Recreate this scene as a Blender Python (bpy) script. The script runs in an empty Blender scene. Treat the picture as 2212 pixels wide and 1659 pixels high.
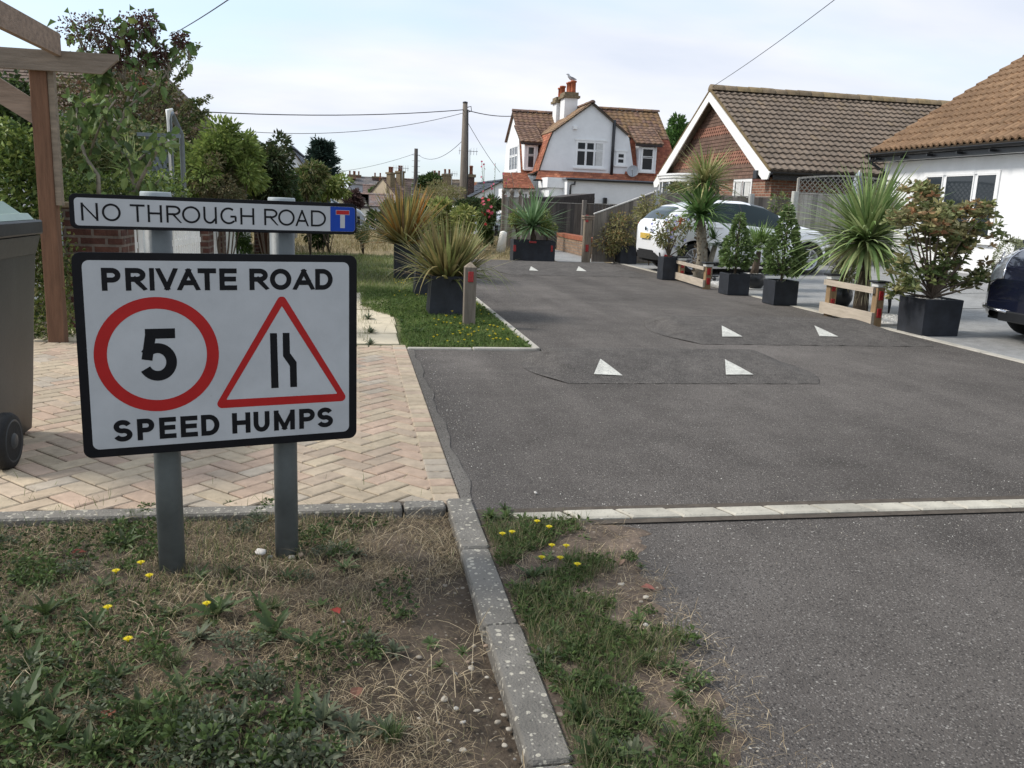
import bpy, math, random
import numpy as np
from mathutils import Vector, Matrix
random.seed(7); RG = np.random.default_rng(7)
SC = bpy.context.scene; COL = SC.collection; R = math.radians

# ---------------------------------------------------------------- camera
CH = 1.25                                   # camera height
YAW, PITCH, ROLL = 0.187301, 0.206130, 0.04
FPX, CX, CY = 1853.0, 1106.0, 829.5         # focal length in pixels of a 2212 x 1659 view
Fv = Vector((math.sin(YAW)*math.cos(PITCH), math.cos(YAW)*math.cos(PITCH), -math.sin(PITCH)))
R0 = Vector((math.cos(YAW), -math.sin(YAW), 0)); U0 = R0.cross(Fv)
Rv = R0*math.cos(ROLL) + U0*math.sin(ROLL); Uv = U0*math.cos(ROLL) - R0*math.sin(ROLL)
cd = bpy.data.cameras.new('camera'); cam = bpy.data.objects.new('camera', cd); COL.objects.link(cam)
m3 = Matrix((Rv, Uv, -Fv)).transposed().to_4x4(); m3.translation = Vector((0, 0, CH)); cam.matrix_world = m3
cd.sensor_width = 36; cd.lens = FPX/2212*36; cd.clip_end = 3000; cd.clip_start = 0.05
SC.camera = cam
# a point of the photograph as a real place: on the ground height z, or on a wall plane x = c / y = c
def ray(px, py): return Fv + Rv*((px-CX)/FPX) - Uv*((py-CY)/FPX)
def G(px, py, z=0.0): r = ray(px, py); return Vector((0, 0, CH)) + r*((z-CH)/r.z)
def PX(px, py, c): r = ray(px, py); return Vector((0, 0, CH)) + r*(c/r.x)
def PY(px, py, c): r = ray(px, py); return Vector((0, 0, CH)) + r*(c/r.y)
def c4(x, y): return 1016.5+x*.2083, 149.1+y*.2083
def c5(x, y): return 1355.4+x*.2451, 101.7+y*.2451
def c6(x, y): return 1762+x*.2043, 101.7+y*.2043
def c8(x, y): return 1694.3+x*.2341, 372.7+y*.2341
def c2(x, y): return 135.5+x*.3759, 393.1+y*.3759
def c1(x, y): return x*.2451, y*.2451

# ---------------------------------------------------------------- light
SUN_EL, SUN_AZ = R(42), R(-76)              # bright haze, sun to the left and a little beyond the view
sd = Vector((math.sin(SUN_AZ)*math.cos(SUN_EL), math.cos(SUN_AZ)*math.cos(SUN_EL), math.sin(SUN_EL)))
sl = bpy.data.lights.new('sun', 'SUN'); sl.energy = 3.4; sl.angle = R(12); sl.color = (1, .95, .88)
so = bpy.data.objects.new('sun', sl); COL.objects.link(so); so.rotation_euler = sd.to_track_quat('Z', 'Y').to_euler()
W = bpy.data.worlds.new('World'); SC.world = W; W.use_nodes = True
nt = W.node_tree; nt.nodes.clear(); N = nt.nodes.new; L = nt.links.new
out = N('ShaderNodeOutputWorld'); bg = N('ShaderNodeBackground'); bg.inputs[1].default_value = .1
sky = N('ShaderNodeTexSky'); sky.sky_type = 'NISHITA'; sky.sun_disc = False; sky.sun_elevation = SUN_EL; sky.sun_rotation = SUN_AZ
sky.air_density = 1.0; sky.dust_density = 1.5; sky.ozone_density = 1.0
tc = N('ShaderNodeTexCoord'); sep = N('ShaderNodeSeparateXYZ'); L(tc.outputs['Generated'], sep.inputs[0])
zz = N('ShaderNodeMath'); zz.operation = 'MAXIMUM'; zz.inputs[1].default_value = 0.0; L(sep.outputs[2], zz.inputs[0])
za = N('ShaderNodeMath'); za.operation = 'ADD'; za.inputs[1].default_value = .22; L(zz.outputs[0], za.inputs[0])
dx = N('ShaderNodeMath'); dx.operation = 'DIVIDE'; L(sep.outputs[0], dx.inputs[0]); L(za.outputs[0], dx.inputs[1])
dy = N('ShaderNodeMath'); dy.operation = 'DIVIDE'; L(sep.outputs[1], dy.inputs[0]); L(za.outputs[0], dy.inputs[1])
cmb = N('ShaderNodeCombineXYZ'); L(dx.outputs[0], cmb.inputs[0]); L(dy.outputs[0], cmb.inputs[1])
mp = N('ShaderNodeMapping'); mp.inputs['Location'].default_value = (3.1, 1.7, 0); mp.inputs['Scale'].default_value = (.55, 1.0, 1); L(cmb.outputs[0], mp.inputs[0])
n1 = N('ShaderNodeTexNoise'); n1.inputs['Scale'].default_value = .95; n1.inputs['Detail'].default_value = 5; n1.inputs['Roughness'].default_value = .5; L(mp.outputs[0], n1.inputs['Vector'])
rp = N('ShaderNodeValToRGB'); rp.color_ramp.elements[0].position = .40; rp.color_ramp.elements[0].color = (.22, .22, .22, 1); rp.color_ramp.elements[1].position = .60; rp.color_ramp.elements[1].color = (1, 1, 1, 1)
L(n1.outputs[0], rp.inputs[0])
n2 = N('ShaderNodeTexNoise'); n2.inputs['Scale'].default_value = 2.1; n2.inputs['Detail'].default_value = 6; L(mp.outputs[0], n2.inputs['Vector'])
cr = N('ShaderNodeValToRGB'); cr.color_ramp.elements[0].position = .3; cr.color_ramp.elements[0].color = (7.2, 7.8, 9.0, 1); cr.color_ramp.elements[1].position = .72; cr.color_ramp.elements[1].color = (9.4, 9.5, 10.0, 1)
L(n2.outputs[0], cr.inputs[0])
sk = N('ShaderNodeVectorMath'); sk.operation = 'MULTIPLY_ADD'; sk.inputs[1].default_value = (1.0, 1.0, 1.0); sk.inputs[2].default_value = (3.7, 4.7, 5.6); L(sky.outputs[0], sk.inputs[0])
mx = N('ShaderNodeMix'); mx.data_type = 'RGBA'; L(rp.outputs[0], mx.inputs[0]); L(sk.outputs[0], mx.inputs[6]); L(cr.outputs[0], mx.inputs[7])
L(mx.outputs[2], bg.inputs[0]); L(bg.outputs[0], out.inputs[0])
SC.view_settings.view_transform = 'Standard'; SC.view_settings.look = 'None'; SC.view_settings.gamma = 1
SC.view_settings.exposure = 0.12

# ---------------------------------------------------------------- materials
MATS = {}
def mat(name, color=(1, 1, 1), rough=.8, var=.12, scale=6, bump=0, bscale=None, spec=.3, metal=0, col=True, emit=None,
        spots=None, spotscale=40, spotmax=.2, brick=None, trans=0, coat=0, var2=0, scale2=.7, stretch=None, alpha=1, tint=None, streak=0):
    """principled material: face colour attribute x base colour, noise mottling, optional spots, bricks, bump"""
    m = bpy.data.materials.new(name); m.use_nodes = True; t = m.node_tree; t.nodes.clear(); n = t.nodes.new; l = t.links.new
    o = n('ShaderNodeOutputMaterial'); p = n('ShaderNodeBsdfPrincipled'); l(p.outputs[0], o.inputs[0])
    p.inputs['Roughness'].default_value = rough; p.inputs['Metallic'].default_value = metal
    p.inputs['Specular IOR Level'].default_value = spec; p.inputs['Coat Weight'].default_value = coat; p.inputs['Coat Roughness'].default_value = .05
    tx = n('ShaderNodeTexCoord'); vec = tx.outputs['Object']
    if stretch:
        mm = n('ShaderNodeMapping'); mm.inputs['Scale'].default_value = stretch; l(vec, mm.inputs[0]); vec = mm.outputs[0]
    rgb = n('ShaderNodeRGB'); rgb.outputs[0].default_value = (*color, 1); cur = rgb.outputs[0]
    def mul(a, b, f=1.0, mode='MULTIPLY'):
        k = n('ShaderNodeMix'); k.data_type = 'RGBA'; k.blend_type = mode
        if isinstance(f, (int, float)): k.inputs[0].default_value = f
        else: l(f, k.inputs[0])
        l(a, k.inputs[6])
        if isinstance(b, tuple): k.inputs[7].default_value = b
        else: l(b, k.inputs[7])
        return k.outputs[2]
    hgt = None
    if brick:
        bw, bh, mort, c1_, c2_, cm = brick
        s = n('ShaderNodeSeparateXYZ'); l(tx.outputs['Object'], s.inputs[0]); a = n('ShaderNodeMath'); a.operation = 'ADD'; l(s.outputs[0], a.inputs[0]); l(s.outputs[1], a.inputs[1])
        c = n('ShaderNodeCombineXYZ'); l(a.outputs[0], c.inputs[0]); l(s.outputs[2], c.inputs[1])
        b = n('ShaderNodeTexBrick'); l(c.outputs[0], b.inputs['Vector']); b.inputs['Scale'].default_value = 1; b.inputs['Mortar Size'].default_value = mort
        b.inputs['Brick Width'].default_value = bw; b.inputs['Row Height'].default_value = bh; b.inputs['Color1'].default_value = (*c1_, 1); b.inputs['Color2'].default_value = (*c2_, 1); b.inputs['Mortar'].default_value = (*cm, 1)
        cur = b.outputs[0]; hgt = b.outputs['Fac']
    if col:
        at = n('ShaderNodeAttribute'); at.attribute_name = 'Col'; cur = mul(cur, at.outputs['Color'])
    nz = n('ShaderNodeTexNoise'); nz.inputs['Scale'].default_value = scale; nz.inputs['Detail'].default_value = 6; nz.inputs['Roughness'].default_value = .65; l(vec, nz.inputs['Vector'])
    if var:
        mr = n('ShaderNodeMapRange'); mr.inputs[1].default_value = .3; mr.inputs[2].default_value = .7; mr.inputs[3].default_value = 1-var*1.6; mr.inputs[4].default_value = 1+var; l(nz.outputs[0], mr.inputs[0]); cur = mul(cur, mr.outputs[0])
    if var2:
        n3 = n('ShaderNodeTexNoise'); n3.inputs['Scale'].default_value = scale2; n3.inputs['Detail'].default_value = 4; l(vec, n3.inputs['Vector'])
        mr = n('ShaderNodeMapRange'); mr.inputs[1].default_value = .3; mr.inputs[2].default_value = .7; mr.inputs[3].default_value = 1-var2*1.5; mr.inputs[4].default_value = 1+var2; l(n3.outputs[0], mr.inputs[0])
        if tint:
            mr.inputs[3].default_value = 0; mr.inputs[4].default_value = var2; cur = mul(cur, (*tint, 1), mr.outputs[0], 'MIX')
        else: cur = mul(cur, mr.outputs[0])
    if streak:
        mm2 = n('ShaderNodeMapping'); mm2.inputs['Scale'].default_value = (1.5, .13, 1); l(tx.outputs['Object'], mm2.inputs[0]); n4 = n('ShaderNodeTexNoise'); n4.inputs['Scale'].default_value = 1.6; n4.inputs['Detail'].default_value = 5; l(mm2.outputs[0], n4.inputs['Vector'])
        mr = n('ShaderNodeMapRange'); mr.inputs[1].default_value = .35; mr.inputs[2].default_value = .65; mr.inputs[3].default_value = 1-streak; mr.inputs[4].default_value = 1+streak*.8; l(n4.outputs[0], mr.inputs[0]); cur = mul(cur, mr.outputs[0])
    for sp in (spots or []):
        scl, thr, cc, amt = sp
        v = n('ShaderNodeTexVoronoi'); v.inputs['Scale'].default_value = scl; l(tx.outputs['Object'], v.inputs['Vector'])
        w = n('ShaderNodeTexNoise'); w.inputs['Scale'].default_value = scl*.8; w.inputs['Detail'].default_value = 4; l(tx.outputs['Object'], w.inputs['Vector'])
        q = n('ShaderNodeMath'); q.operation = 'MULTIPLY_ADD'; l(w.outputs[0], q.inputs[0]); q.inputs[1].default_value = .9; l(v.outputs['Distance'], q.inputs[2])
        g = n('ShaderNodeMapRange'); g.inputs[1].default_value = thr; g.inputs[2].default_value = thr+.06; g.inputs[3].default_value = amt; g.inputs[4].default_value = 0; l(q.outputs[0], g.inputs[0])
        cur = mul(cur, (*cc, 1), g.outputs[0], 'MIX')
    l(cur, p.inputs['Base Color'])
    if bump:
        bp = n('ShaderNodeBump'); bp.inputs['Strength'].default_value = min(1, bump); bp.inputs['Distance'].default_value = .01
        nb = n('ShaderNodeTexNoise'); nb.inputs['Scale'].default_value = bscale or scale*4; nb.inputs['Detail'].default_value = 4; l(vec, nb.inputs['Vector'])
        h = nb.outputs[0]
        if hgt is not None:
            q = n('ShaderNodeMath'); q.operation = 'MULTIPLY_ADD'; l(hgt, q.inputs[0]); q.inputs[1].default_value = -1.2; l(h, q.inputs[2]); h = q.outputs[0]
        l(h, bp.inputs['Height']); l(bp.outputs[0], p.inputs['Normal'])
    if emit: p.inputs['Emission Color'].default_value = (*emit, 1); p.inputs['Emission Strength'].default_value = 1
    if trans:
        tr = n('ShaderNodeBsdfTranslucent'); l(cur, tr.inputs[0]); ms = n('ShaderNodeMixShader'); ms.inputs[0].default_value = trans
        l(p.outputs[0], ms.inputs[1]); l(tr.outputs[0], ms.inputs[2]); l(ms.outputs[0], o.inputs[0])
    if alpha < 1:
        tp = n('ShaderNodeBsdfTransparent'); ms = n('ShaderNodeMixShader'); ms.inputs[0].default_value = alpha
        l(tp.outputs[0], ms.inputs[1]); l(p.outputs[0], ms.inputs[2]); l(ms.outputs[0], o.inputs[0])
    MATS[name] = m; return m

mat('asphalt', (.128, .115, .104), .9, .12, 3, 1.0, 180, streak=.16, spots=[(.9, .43, (.085, .078, .07), .55), (2.7, .40, (.075, .068, .06), .5), (110, .68, (.28, .26, .235), .65), (45, .50, (.40, .38, .34), .75), (85, .69, (.04, .037, .035), .7)], var2=.2, scale2=.42, spec=.1)
mat('asphalt_hump', (.104, .094, .085), .9, .2, 9, 1.0, 120, spots=[(100, .66, (.28, .26, .23), .6), (70, .69, (.03, .028, .026), .75)], var2=.12, scale2=1.5, spec=.2)
mat('road_paint', (.58, .57, .51), .7, .15, 12, .8, 160, spots=[(60, .67, (.2, .19, .18), .75)])
mat('paver', (1, 1, 1), .85, .13, 14, .35, 120, spots=[(35, .46, (.2, .17, .14), .5), (3.1, .37, (.26, .21, .16), .4)], var2=.12, scale2=1.0)
mat('joint', (.085, .07, .055), .95, .25, 18, .5)
mat('slab', (.60, .52, .38), .85, .1, 5, .3, 90, var2=.08, scale2=1.0)
mat('kerb', (.20, .185, .16), .9, .16, 9, .7, 130, spots=[(34, .63, (.50, .46, .37), .85), (62, .60, (.48, .45, .37), .7), (40, .52, (.07, .07, .06), .6)], var2=.15, scale2=2)
mat('kerb_pale', (.45, .42, .36), .9, .12, 9, .4, 90, spots=[(45, .52, (.16, .14, .12), .6)], var2=.12, scale2=2)
mat('soil', (.088, .066, .046), .95, .4, 9, 1.0, 60, spots=[(60, .56, (.26, .22, .16), .6), (25, .47, (.34, .3, .24), .6)], var2=.3, scale2=2.5)
mat('earth', (.16, .14, .075), .95, .3, 1.2, .5, 20, var2=.25, scale2=.2)
mat('lawn', (.085, .115, .04), .95, .35, 2.2, .5, 40, var2=.5, scale2=.35, tint=(.22, .18, .09))
mat('dry_grass', (.25, .19, .10), .95, .3, 2, .5, 40, var2=.3, scale2=.4, tint=(.14, .14, .06))
mat('resin', (.27, .27, .262), .8, .14, 8, .6, 150, spots=[(90, .62, (.5, .5, .5), .6)], var2=.12, scale2=.8)
mat('far_road', (.26, .25, .24), .85, .1, 1, 0, var2=.1, scale2=.2)
mat('leaf', (1.3, 1.3, 1.22), .5, .15, 30, 0, spec=.22, trans=.28)
mat('leaf_matt', (1.1, 1.1, 1.1), .75, .2, 20, 0, spec=.15, trans=.25)
mat('straw', (1, 1, 1), .8, .1, 30, 0, spec=.15, trans=.15)
mat('bark', (.13, .10, .075), .9, .3, 14, .9, 40, stretch=(1, 1, .4))
mat('bark_pale', (.26, .23, .18), .9, .25, 14, .7, 40)
mat('petal', (1, 1, 1), .6, .05, 30, 0, trans=.3)
mat('stone', (1, 1, 1), .7, .15, 40, .3, 60)
mat('post_grey', (.14, .155, .157), .5, .16, 7, .12, 60, spec=.3, var2=.12, scale2=3)
mat('sign_white', (.46, .47, .485), .42, .06, 7, .05, 300, var2=.04, scale2=3, spec=.45, spots=[(16, .27, (.22, .22, .2), .4)])
mat('sign_black', (.008, .008, .010), .5, .15, 20, .05, 200, spec=.15)
mat('sign_red', (.40, .018, .018), .4, .06, 20, 0, spec=.2)
mat('sign_blue', (.008, .05, .33), .4, .06, 20, 0, spec=.2)
mat('bin_grey', (.046, .048, .046), .42, .16, 5, .15, 200, spec=.4, var2=.25, scale2=2, stretch=(1, 1, .35))
mat('bin_dark', (.03, .033, .035), .4, .15, 8, .1)
mat('bin_green', (.26, .35, .28), .3, .12, 6, .05, spec=.5)
mat('rubber', (.018, .018, .018), .75, .2, 20, .3)
mat('timber_brown', (.16, .085, .05), .8, .22, 5, .5, 30, stretch=(6, 6, .6))
mat('timber_pale', (.27, .20, .15), .8, .2, 5, .5, 30, stretch=(.6, 4, 6))
mat('timber_new', (.44, .375, .295), .75, .14, 5, .35, 30, stretch=(5, .6, 5), spots=[(7, .36, (.3, .16, .08), .7)])
mat('timber_post', (.27, .18, .095), .75, .2, 6, .3, 30, stretch=(6, 6, .7))
mat('timber_grey', (.19, .16, .13), .85, .25, 5, .5, 30, stretch=(7, 7, .5))
mat('timber_dark', (.07, .06, .055), .85, .35, 5, .5, 30, stretch=(7, 7, .6))
mat('fence_board', (1, 1, 1), .85, .22, 5, .45, 30, stretch=(8, 8, .5), var2=.15, scale2=1)
mat('brick_old', (1, 1, 1), .9, .3, 9, .8, 60, brick=(.225, .075, .012, (.07, .03, .025), (.11, .05, .035), (.16, .13, .11)), spots=[(14, .44, (.42, .38, .33), .7)])
mat('brick_red', (1, 1, 1), .9, .2, 9, .8, 60, brick=(.225, .075, .01, (.19, .078, .05), (.26, .12, .075), (.30, .26, .21)))
mat('brick_low', (1, 1, 1), .9, .2, 9, .8, 60, brick=(.225, .075, .01, (.22, .14, .09), (.30, .20, .13), (.2, .17, .14)))
mat('render_white', (.76, .765, .765), .85, .04, 3, .25, 60, var2=.06, scale2=.5)
mat('paint_white', (.78, .78, .76), .45, .04, 6, 0)
mat('plastic_white', (.8, .8, .79), .3, .03, 6, 0, spec=.5)
mat('plastic_black', (.015, .016, .018), .35, .1, 8, 0, spec=.5)
mat('metal_grey', (.33, .34, .35), .5, .1, 8, 0, metal=.3)
mat('glass', (.025, .032, .038), .06, 0, 4, 0, spec=.5, col=True)
mat('car_glass', (.018, .03, .034), .08, 0, 4, 0, spec=.22, col=True)
mat('curtain', (.55, .55, .53), .8, .1, 8, 0)
mat('tile', (1, 1, 1), .85, .2, 7, .4, 60, var2=.12, scale2=.7)
mat('lead', (.2, .21, .23), .6, .1, 5, 0)
mat('planter', (.021, .024, .031), .6, .25, 7, .25, 120, spec=.4, var2=.25, scale2=2, spots=[(12, .36, (.06, .06, .06), .5)])
mat('planter_round', (.014, .015, .017), .3, .15, 7, .1, spec=.5)
mat('pebble_white', (1, 1, 1), .8, .1, 40, .3)
mat('reflector', (.33, .015, .015), .25, .15, 60, .3, 200, spec=.6)
mat('car_white', (.86, .87, .88), .25, .01, 3, 0, spec=.5, coat=1)
mat('car_blue', (.005, .007, .018), .2, .03, 3, 0, spec=.5, coat=1)
mat('car_grey', (.22, .25, .28), .25, .03, 3, 0, spec=.5, coat=1)
mat('lamp_red', (.5, .025, .02), .15, .2, 25, 0, spec=.6, coat=1)
mat('lamp_clear', (.42, .44, .46), .1, .25, 30, 0, spec=.8, metal=.35, coat=1)
mat('chrome', (.6, .6, .62), .18, .05, 20, 0, metal=1)
mat('alloy', (.52, .53, .55), .35, .05, 20, 0, metal=.6)
mat('plate_yellow', (.62, .42, .09), .4, .05, 20, 0)
mat('pot_red', (.36, .105, .05), .8, .2, 9, .2)
mat('stack_cap', (.20, .155, .095), .9, .3, 9, .5)
mat('cloth_grey', (.33, .37, .40), .8, .1, 5, 0)
mat('cable', (.03, .03, .035), .6, 0, 1, 0)

# ---------------------------------------------------------------- mesh builder and object helpers
class MB:
    def __init__(s): s.v = []; s.f = []; s.n = 0
    def add(s, V, F, C=(1, 1, 1), mi=0, sm=False):
        """V (n,3); F list of index tuples or int array (m,k); C one colour or (m,3)"""
        V = np.asarray(V, float).reshape(-1, 3); s.v.append(V)
        if isinstance(F, np.ndarray): F = F.astype(np.int64); s.f.append((F+s.n, C, mi, sm))
        else:
            by = {}
            for i, f in enumerate(F): by.setdefault(len(f), []).append((i, f))
            for k, fs in by.items():
                cc = C
                if np.ndim(C) == 2: cc = np.asarray(C)[[i for i, _ in fs]]
                s.f.append((np.array([f for _, f in fs], dtype=np.int64)+s.n, cc, mi, sm))
        s.n += len(V); return s
    def quad(s, a, b, c, d, C=(1, 1, 1), mi=0): return s.add([a, b, c, d], [(0, 1, 2, 3)], C, mi)
    def poly(s, pts, C=(1, 1, 1), mi=0): return s.add(pts, [tuple(range(len(pts)))], C, mi)
    def box(s, x0, x1, y0, y1, z0, z1, C=(1, 1, 1), mi=0):
        V = [(x0, y0, z0), (x1, y0, z0), (x1, y1, z0), (x0, y1, z0), (x0, y0, z1), (x1, y0, z1), (x1, y1, z1), (x0, y1, z1)]
        return s.add(V, [(0, 3, 2, 1), (4, 5, 6, 7), (0, 1, 5, 4), (1, 2, 6, 5), (2, 3, 7, 6), (3, 0, 4, 7)], C, mi)
    def bbox(s, x0, x1, y0, y1, z0, z1, b=.01, C=(1, 1, 1), mi=0):
        """box with bevelled edges all round"""
        b = min(b, (x1-x0)/2.01, (y1-y0)/2.01, (z1-z0)/2.01)
        def ring(z, i): return [(x0+i, y0, z), (x1-i, y0, z), (x1, y0+i, z), (x1, y1-i, z), (x1-i, y1, z), (x0+i, y1, z), (x0, y1-i, z), (x0, y0+i, z)]
        def inn(z): return [(x0+b, y0+b, z)]*0+[(x0+b, y0+b*.5, z), (x1-b, y0+b*.5, z), (x1-b*.5, y0+b, z), (x1-b*.5, y1-b, z), (x1-b, y1-b*.5, z), (x0+b, y1-b*.5, z), (x0+b*.5, y1-b, z), (x0+b*.5, y0+b, z)]
        V = inn(z0)+ring(z0+b*.7, b)+ring(z1-b*.7, b)+inn(z1); F = []
        for k in range(3):
            for i in range(8): j = (i+1) % 8; F.append((k*8+i, k*8+j, k*8+8+j, k*8+8+i))
        F += [tuple(range(7, -1, -1)), tuple(range(24, 32))]
        return s.add(V, F, C, mi)
    def beam(s, a, b, w, h, up=(0, 0, 1), C=(1, 1, 1), mi=0):
        a = Vector(a); b = Vector(b); d = (b-a).normalized(); sd_ = d.cross(Vector(up)).normalized()*(w/2); u = sd_.cross(d).normalized()*(h/2)
        V = [a-sd_-u, a+sd_-u, a+sd_+u, a-sd_+u, b-sd_-u, b+sd_-u, b+sd_+u, b-sd_+u]
        return s.add(V, [(0, 1, 2, 3), (7, 6, 5, 4), (0, 4, 5, 1), (1, 5, 6, 2), (2, 6, 7, 3), (3, 7, 4, 0)], C, mi)
    def prism(s, pts, d, C=(1, 1, 1), mi=0):
        """polygon (3d points) pushed along vector d"""
        n = len(pts); V = [Vector(p) for p in pts]+[Vector(p)+Vector(d) for p in pts]
        F = [tuple(range(n)), tuple(range(2*n-1, n-1, -1))]+[(i, i+n, (i+1) % n+n, (i+1) % n) for i in range(n)]
        return s.add(V, F, C, mi)
    def tube(s, P, r, n=8, C=(1, 1, 1), mi=0, cap=True):
        P = [Vector(p) for p in P]; m = len(P); rr = r if hasattr(r, '__len__') else [r]*m; V = []; F = []; ref = Vector((0, 0, 1))
        for i, p in enumerate(P):
            d = (P[min(i+1, m-1)]-P[max(i-1, 0)]).normalized()
            if i == 0: ref = Vector((1, 0, 0)) if abs(d.x) < .9 else Vector((0, 1, 0))
            u = (ref-d*ref.dot(d)).normalized(); w = d.cross(u); ref = u
            for k in range(n): a = 2*math.pi*k/n; V.append(p+(u*math.cos(a)+w*math.sin(a))*rr[i])
        for i in range(m-1):
            for k in range(n): j = (k+1) % n; F.append((i*n+k, i*n+j, (i+1)*n+j, (i+1)*n+k))
        if cap: F += [tuple(range(n-1, -1, -1)), tuple(range((m-1)*n, m*n))]
        return s.add(V, F, C, mi, True)
    def lathe(s, c, prof, n=20, axis='z', C=(1, 1, 1), mi=0, a0=0):
        c = Vector(c); V = []; F = []
        for r_, h in prof:
            for k in range(n):
                a = a0+2*math.pi*k/n; x, y = math.cos(a)*r_, math.sin(a)*r_
                V.append(c+Vector((x, y, h) if axis == 'z' else ((h, x, y) if axis == 'x' else (y, h, x))))
        m = len(prof)
        for i in range(m-1):
            for k in range(n): j = (k+1) % n; F.append((i*n+k, i*n+j, (i+1)*n+j, (i+1)*n+k))
        F += [tuple(range(n-1, -1, -1)), tuple(range((m-1)*n, m*n))]
        return s.add(V, F, C, mi, True)
    def build(s, name, m, parent=None, label=None, **kw):
        me = bpy.data.meshes.new(name); V = np.concatenate(s.v) if s.v else np.zeros((0, 3)); off = np.zeros(3)
        q = parent
        while q is not None: off += np.array(q.location[:]); q = q.parent
        V = V-off; lt = []; li = []; cols = []; mis = []; sms = []
        for F, C, mi, sm in s.f:
            k = F.shape[1]; lt.append(np.full(len(F), k)); li.append(F.ravel()); C = np.asarray(C, float)
            if C.ndim == 1: C = np.tile(C, (len(F), 1))
            cols.append(np.repeat(C, k, axis=0)); mis.append(np.full(len(F), mi)); sms.append(np.full(len(F), sm))
        lt = np.concatenate(lt); li = np.concatenate(li); cols = np.concatenate(cols)
        me.vertices.add(len(V)); me.vertices.foreach_set('co', V.ravel()); me.loops.add(len(li)); me.loops.foreach_set('vertex_index', li.astype(np.int32))
        me.polygons.add(len(lt)); st = np.concatenate([[0], np.cumsum(lt)[:-1]]); me.polygons.foreach_set('loop_start', st.astype(np.int32))
        me.polygons.foreach_set('material_index', np.concatenate(mis).astype(np.int32)); me.polygons.foreach_set('use_smooth', np.concatenate(sms).astype(bool))
        at = me.color_attributes.new('Col', 'FLOAT_COLOR', 'CORNER'); at.data.foreach_set('color', np.hstack([cols, np.ones((len(cols), 1))]).ravel())
        for x in (m if isinstance(m, (list, tuple)) else [m]): me.materials.append(MATS[x])
        me.update(); me.validate()
        o = bpy.data.objects.new(name, me); COL.objects.link(o); o.parent = parent
        if label: o['label'] = label
        for k, v in kw.items(): o[k] = v
        return o
def thing(name, label, cat, loc=(0, 0, 0), group=None):
    o = bpy.data.objects.new(name, None); COL.objects.link(o); o.location = loc; o.empty_display_size = .1; o['label'] = label; o['category'] = cat
    if group: o['group'] = group
    return o
def tag(o, label, cat, group=None):
    o['label'] = label; o['category'] = cat
    if group: o['group'] = group
    return o
def struct(o, kind='structure'): o['kind'] = kind; return o
def dup(o, loc=None, rz=0, sc=1, label=None, parent=None):
    c = o.copy(); COL.objects.link(c); c.parent = parent
    if loc is not None: c.location = loc; c.rotation_euler = (0, 0, rz); c.scale = (sc, sc, sc) if not hasattr(sc, '__len__') else sc
    if label: c['label'] = label
    for ch in list(o.children): dup(ch, parent=c)
    return c

# ---------------------------------------------------------------- foliage generators (vectorised)
def nrm(a): return a/np.maximum(np.linalg.norm(a, axis=1, keepdims=True), 1e-9)
def pick(cols, n, jit=.25):
    c = np.asarray(cols, float); a = c[RG.integers(0, len(c), n)]; b = c[RG.integers(0, len(c), n)]; t = RG.random((n, 1))*.5
    return (a*(1-t)+b*t)*(1+jit*(RG.random((n, 1))*2-1))
def rdir(n): return nrm(RG.normal(size=(n, 3)))
def leaves(mb, P, D, Ln, Wd, C, droop=.25, mi=0, rnd=False):
    """folded pointed leaf at each P along D"""
    n = len(P); Ln = np.broadcast_to(np.asarray(Ln, float), (n,))[:, None]; Wd = np.broadcast_to(np.asarray(Wd, float), (n,))[:, None]
    S = nrm(np.cross(D, rdir(n))); Nn = np.cross(S, D); fold = RG.uniform(.1, .5, (n, 1))
    a = P; mid = P+D*Ln*.45+np.array([0, 0, -1])*Ln*droop*.15; t = P+D*Ln+np.array([0, 0, -1])*Ln*droop*.6
    if rnd:
        dn = np.array([0, 0, -1]); c1 = P+D*Ln*.3+dn*Ln*droop*.08; c2 = P+D*Ln*.7+dn*Ln*droop*.32; w1, w2 = Wd*.46, Wd*.44
        V = np.stack([a, c1-S*w1+Nn*w1*fold, c1, c1+S*w1+Nn*w1*fold, c2-S*w2+Nn*w2*fold, c2, c2+S*w2+Nn*w2*fold, t], 1).reshape(-1, 3); b = np.arange(n)[:, None]*8
        T = np.stack([b+[0, 2, 1], b+[0, 3, 2], b+[5, 7, 4], b+[5, 6, 7], b+[1, 2, 5], b+[1, 5, 4], b+[2, 3, 6], b+[2, 6, 5]], 1).reshape(-1, 3); mb.add(V, T, np.repeat(C, 8, axis=0), mi); return
    l = mid-S*Wd*.5+Nn*Wd*fold; r_ = mid+S*Wd*.5+Nn*Wd*fold
    V = np.stack([a, l, t, r_, mid], 1).reshape(-1, 3); b = np.arange(n)[:, None]*5
    F = np.stack([b+[0, 4, 1], b+[1, 4, 2], b+[0, 3, 4], b+[3, 2, 4]], 1).reshape(-1, 3)
    mb.add(V, F, np.repeat(C, 4, axis=0), mi)
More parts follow.
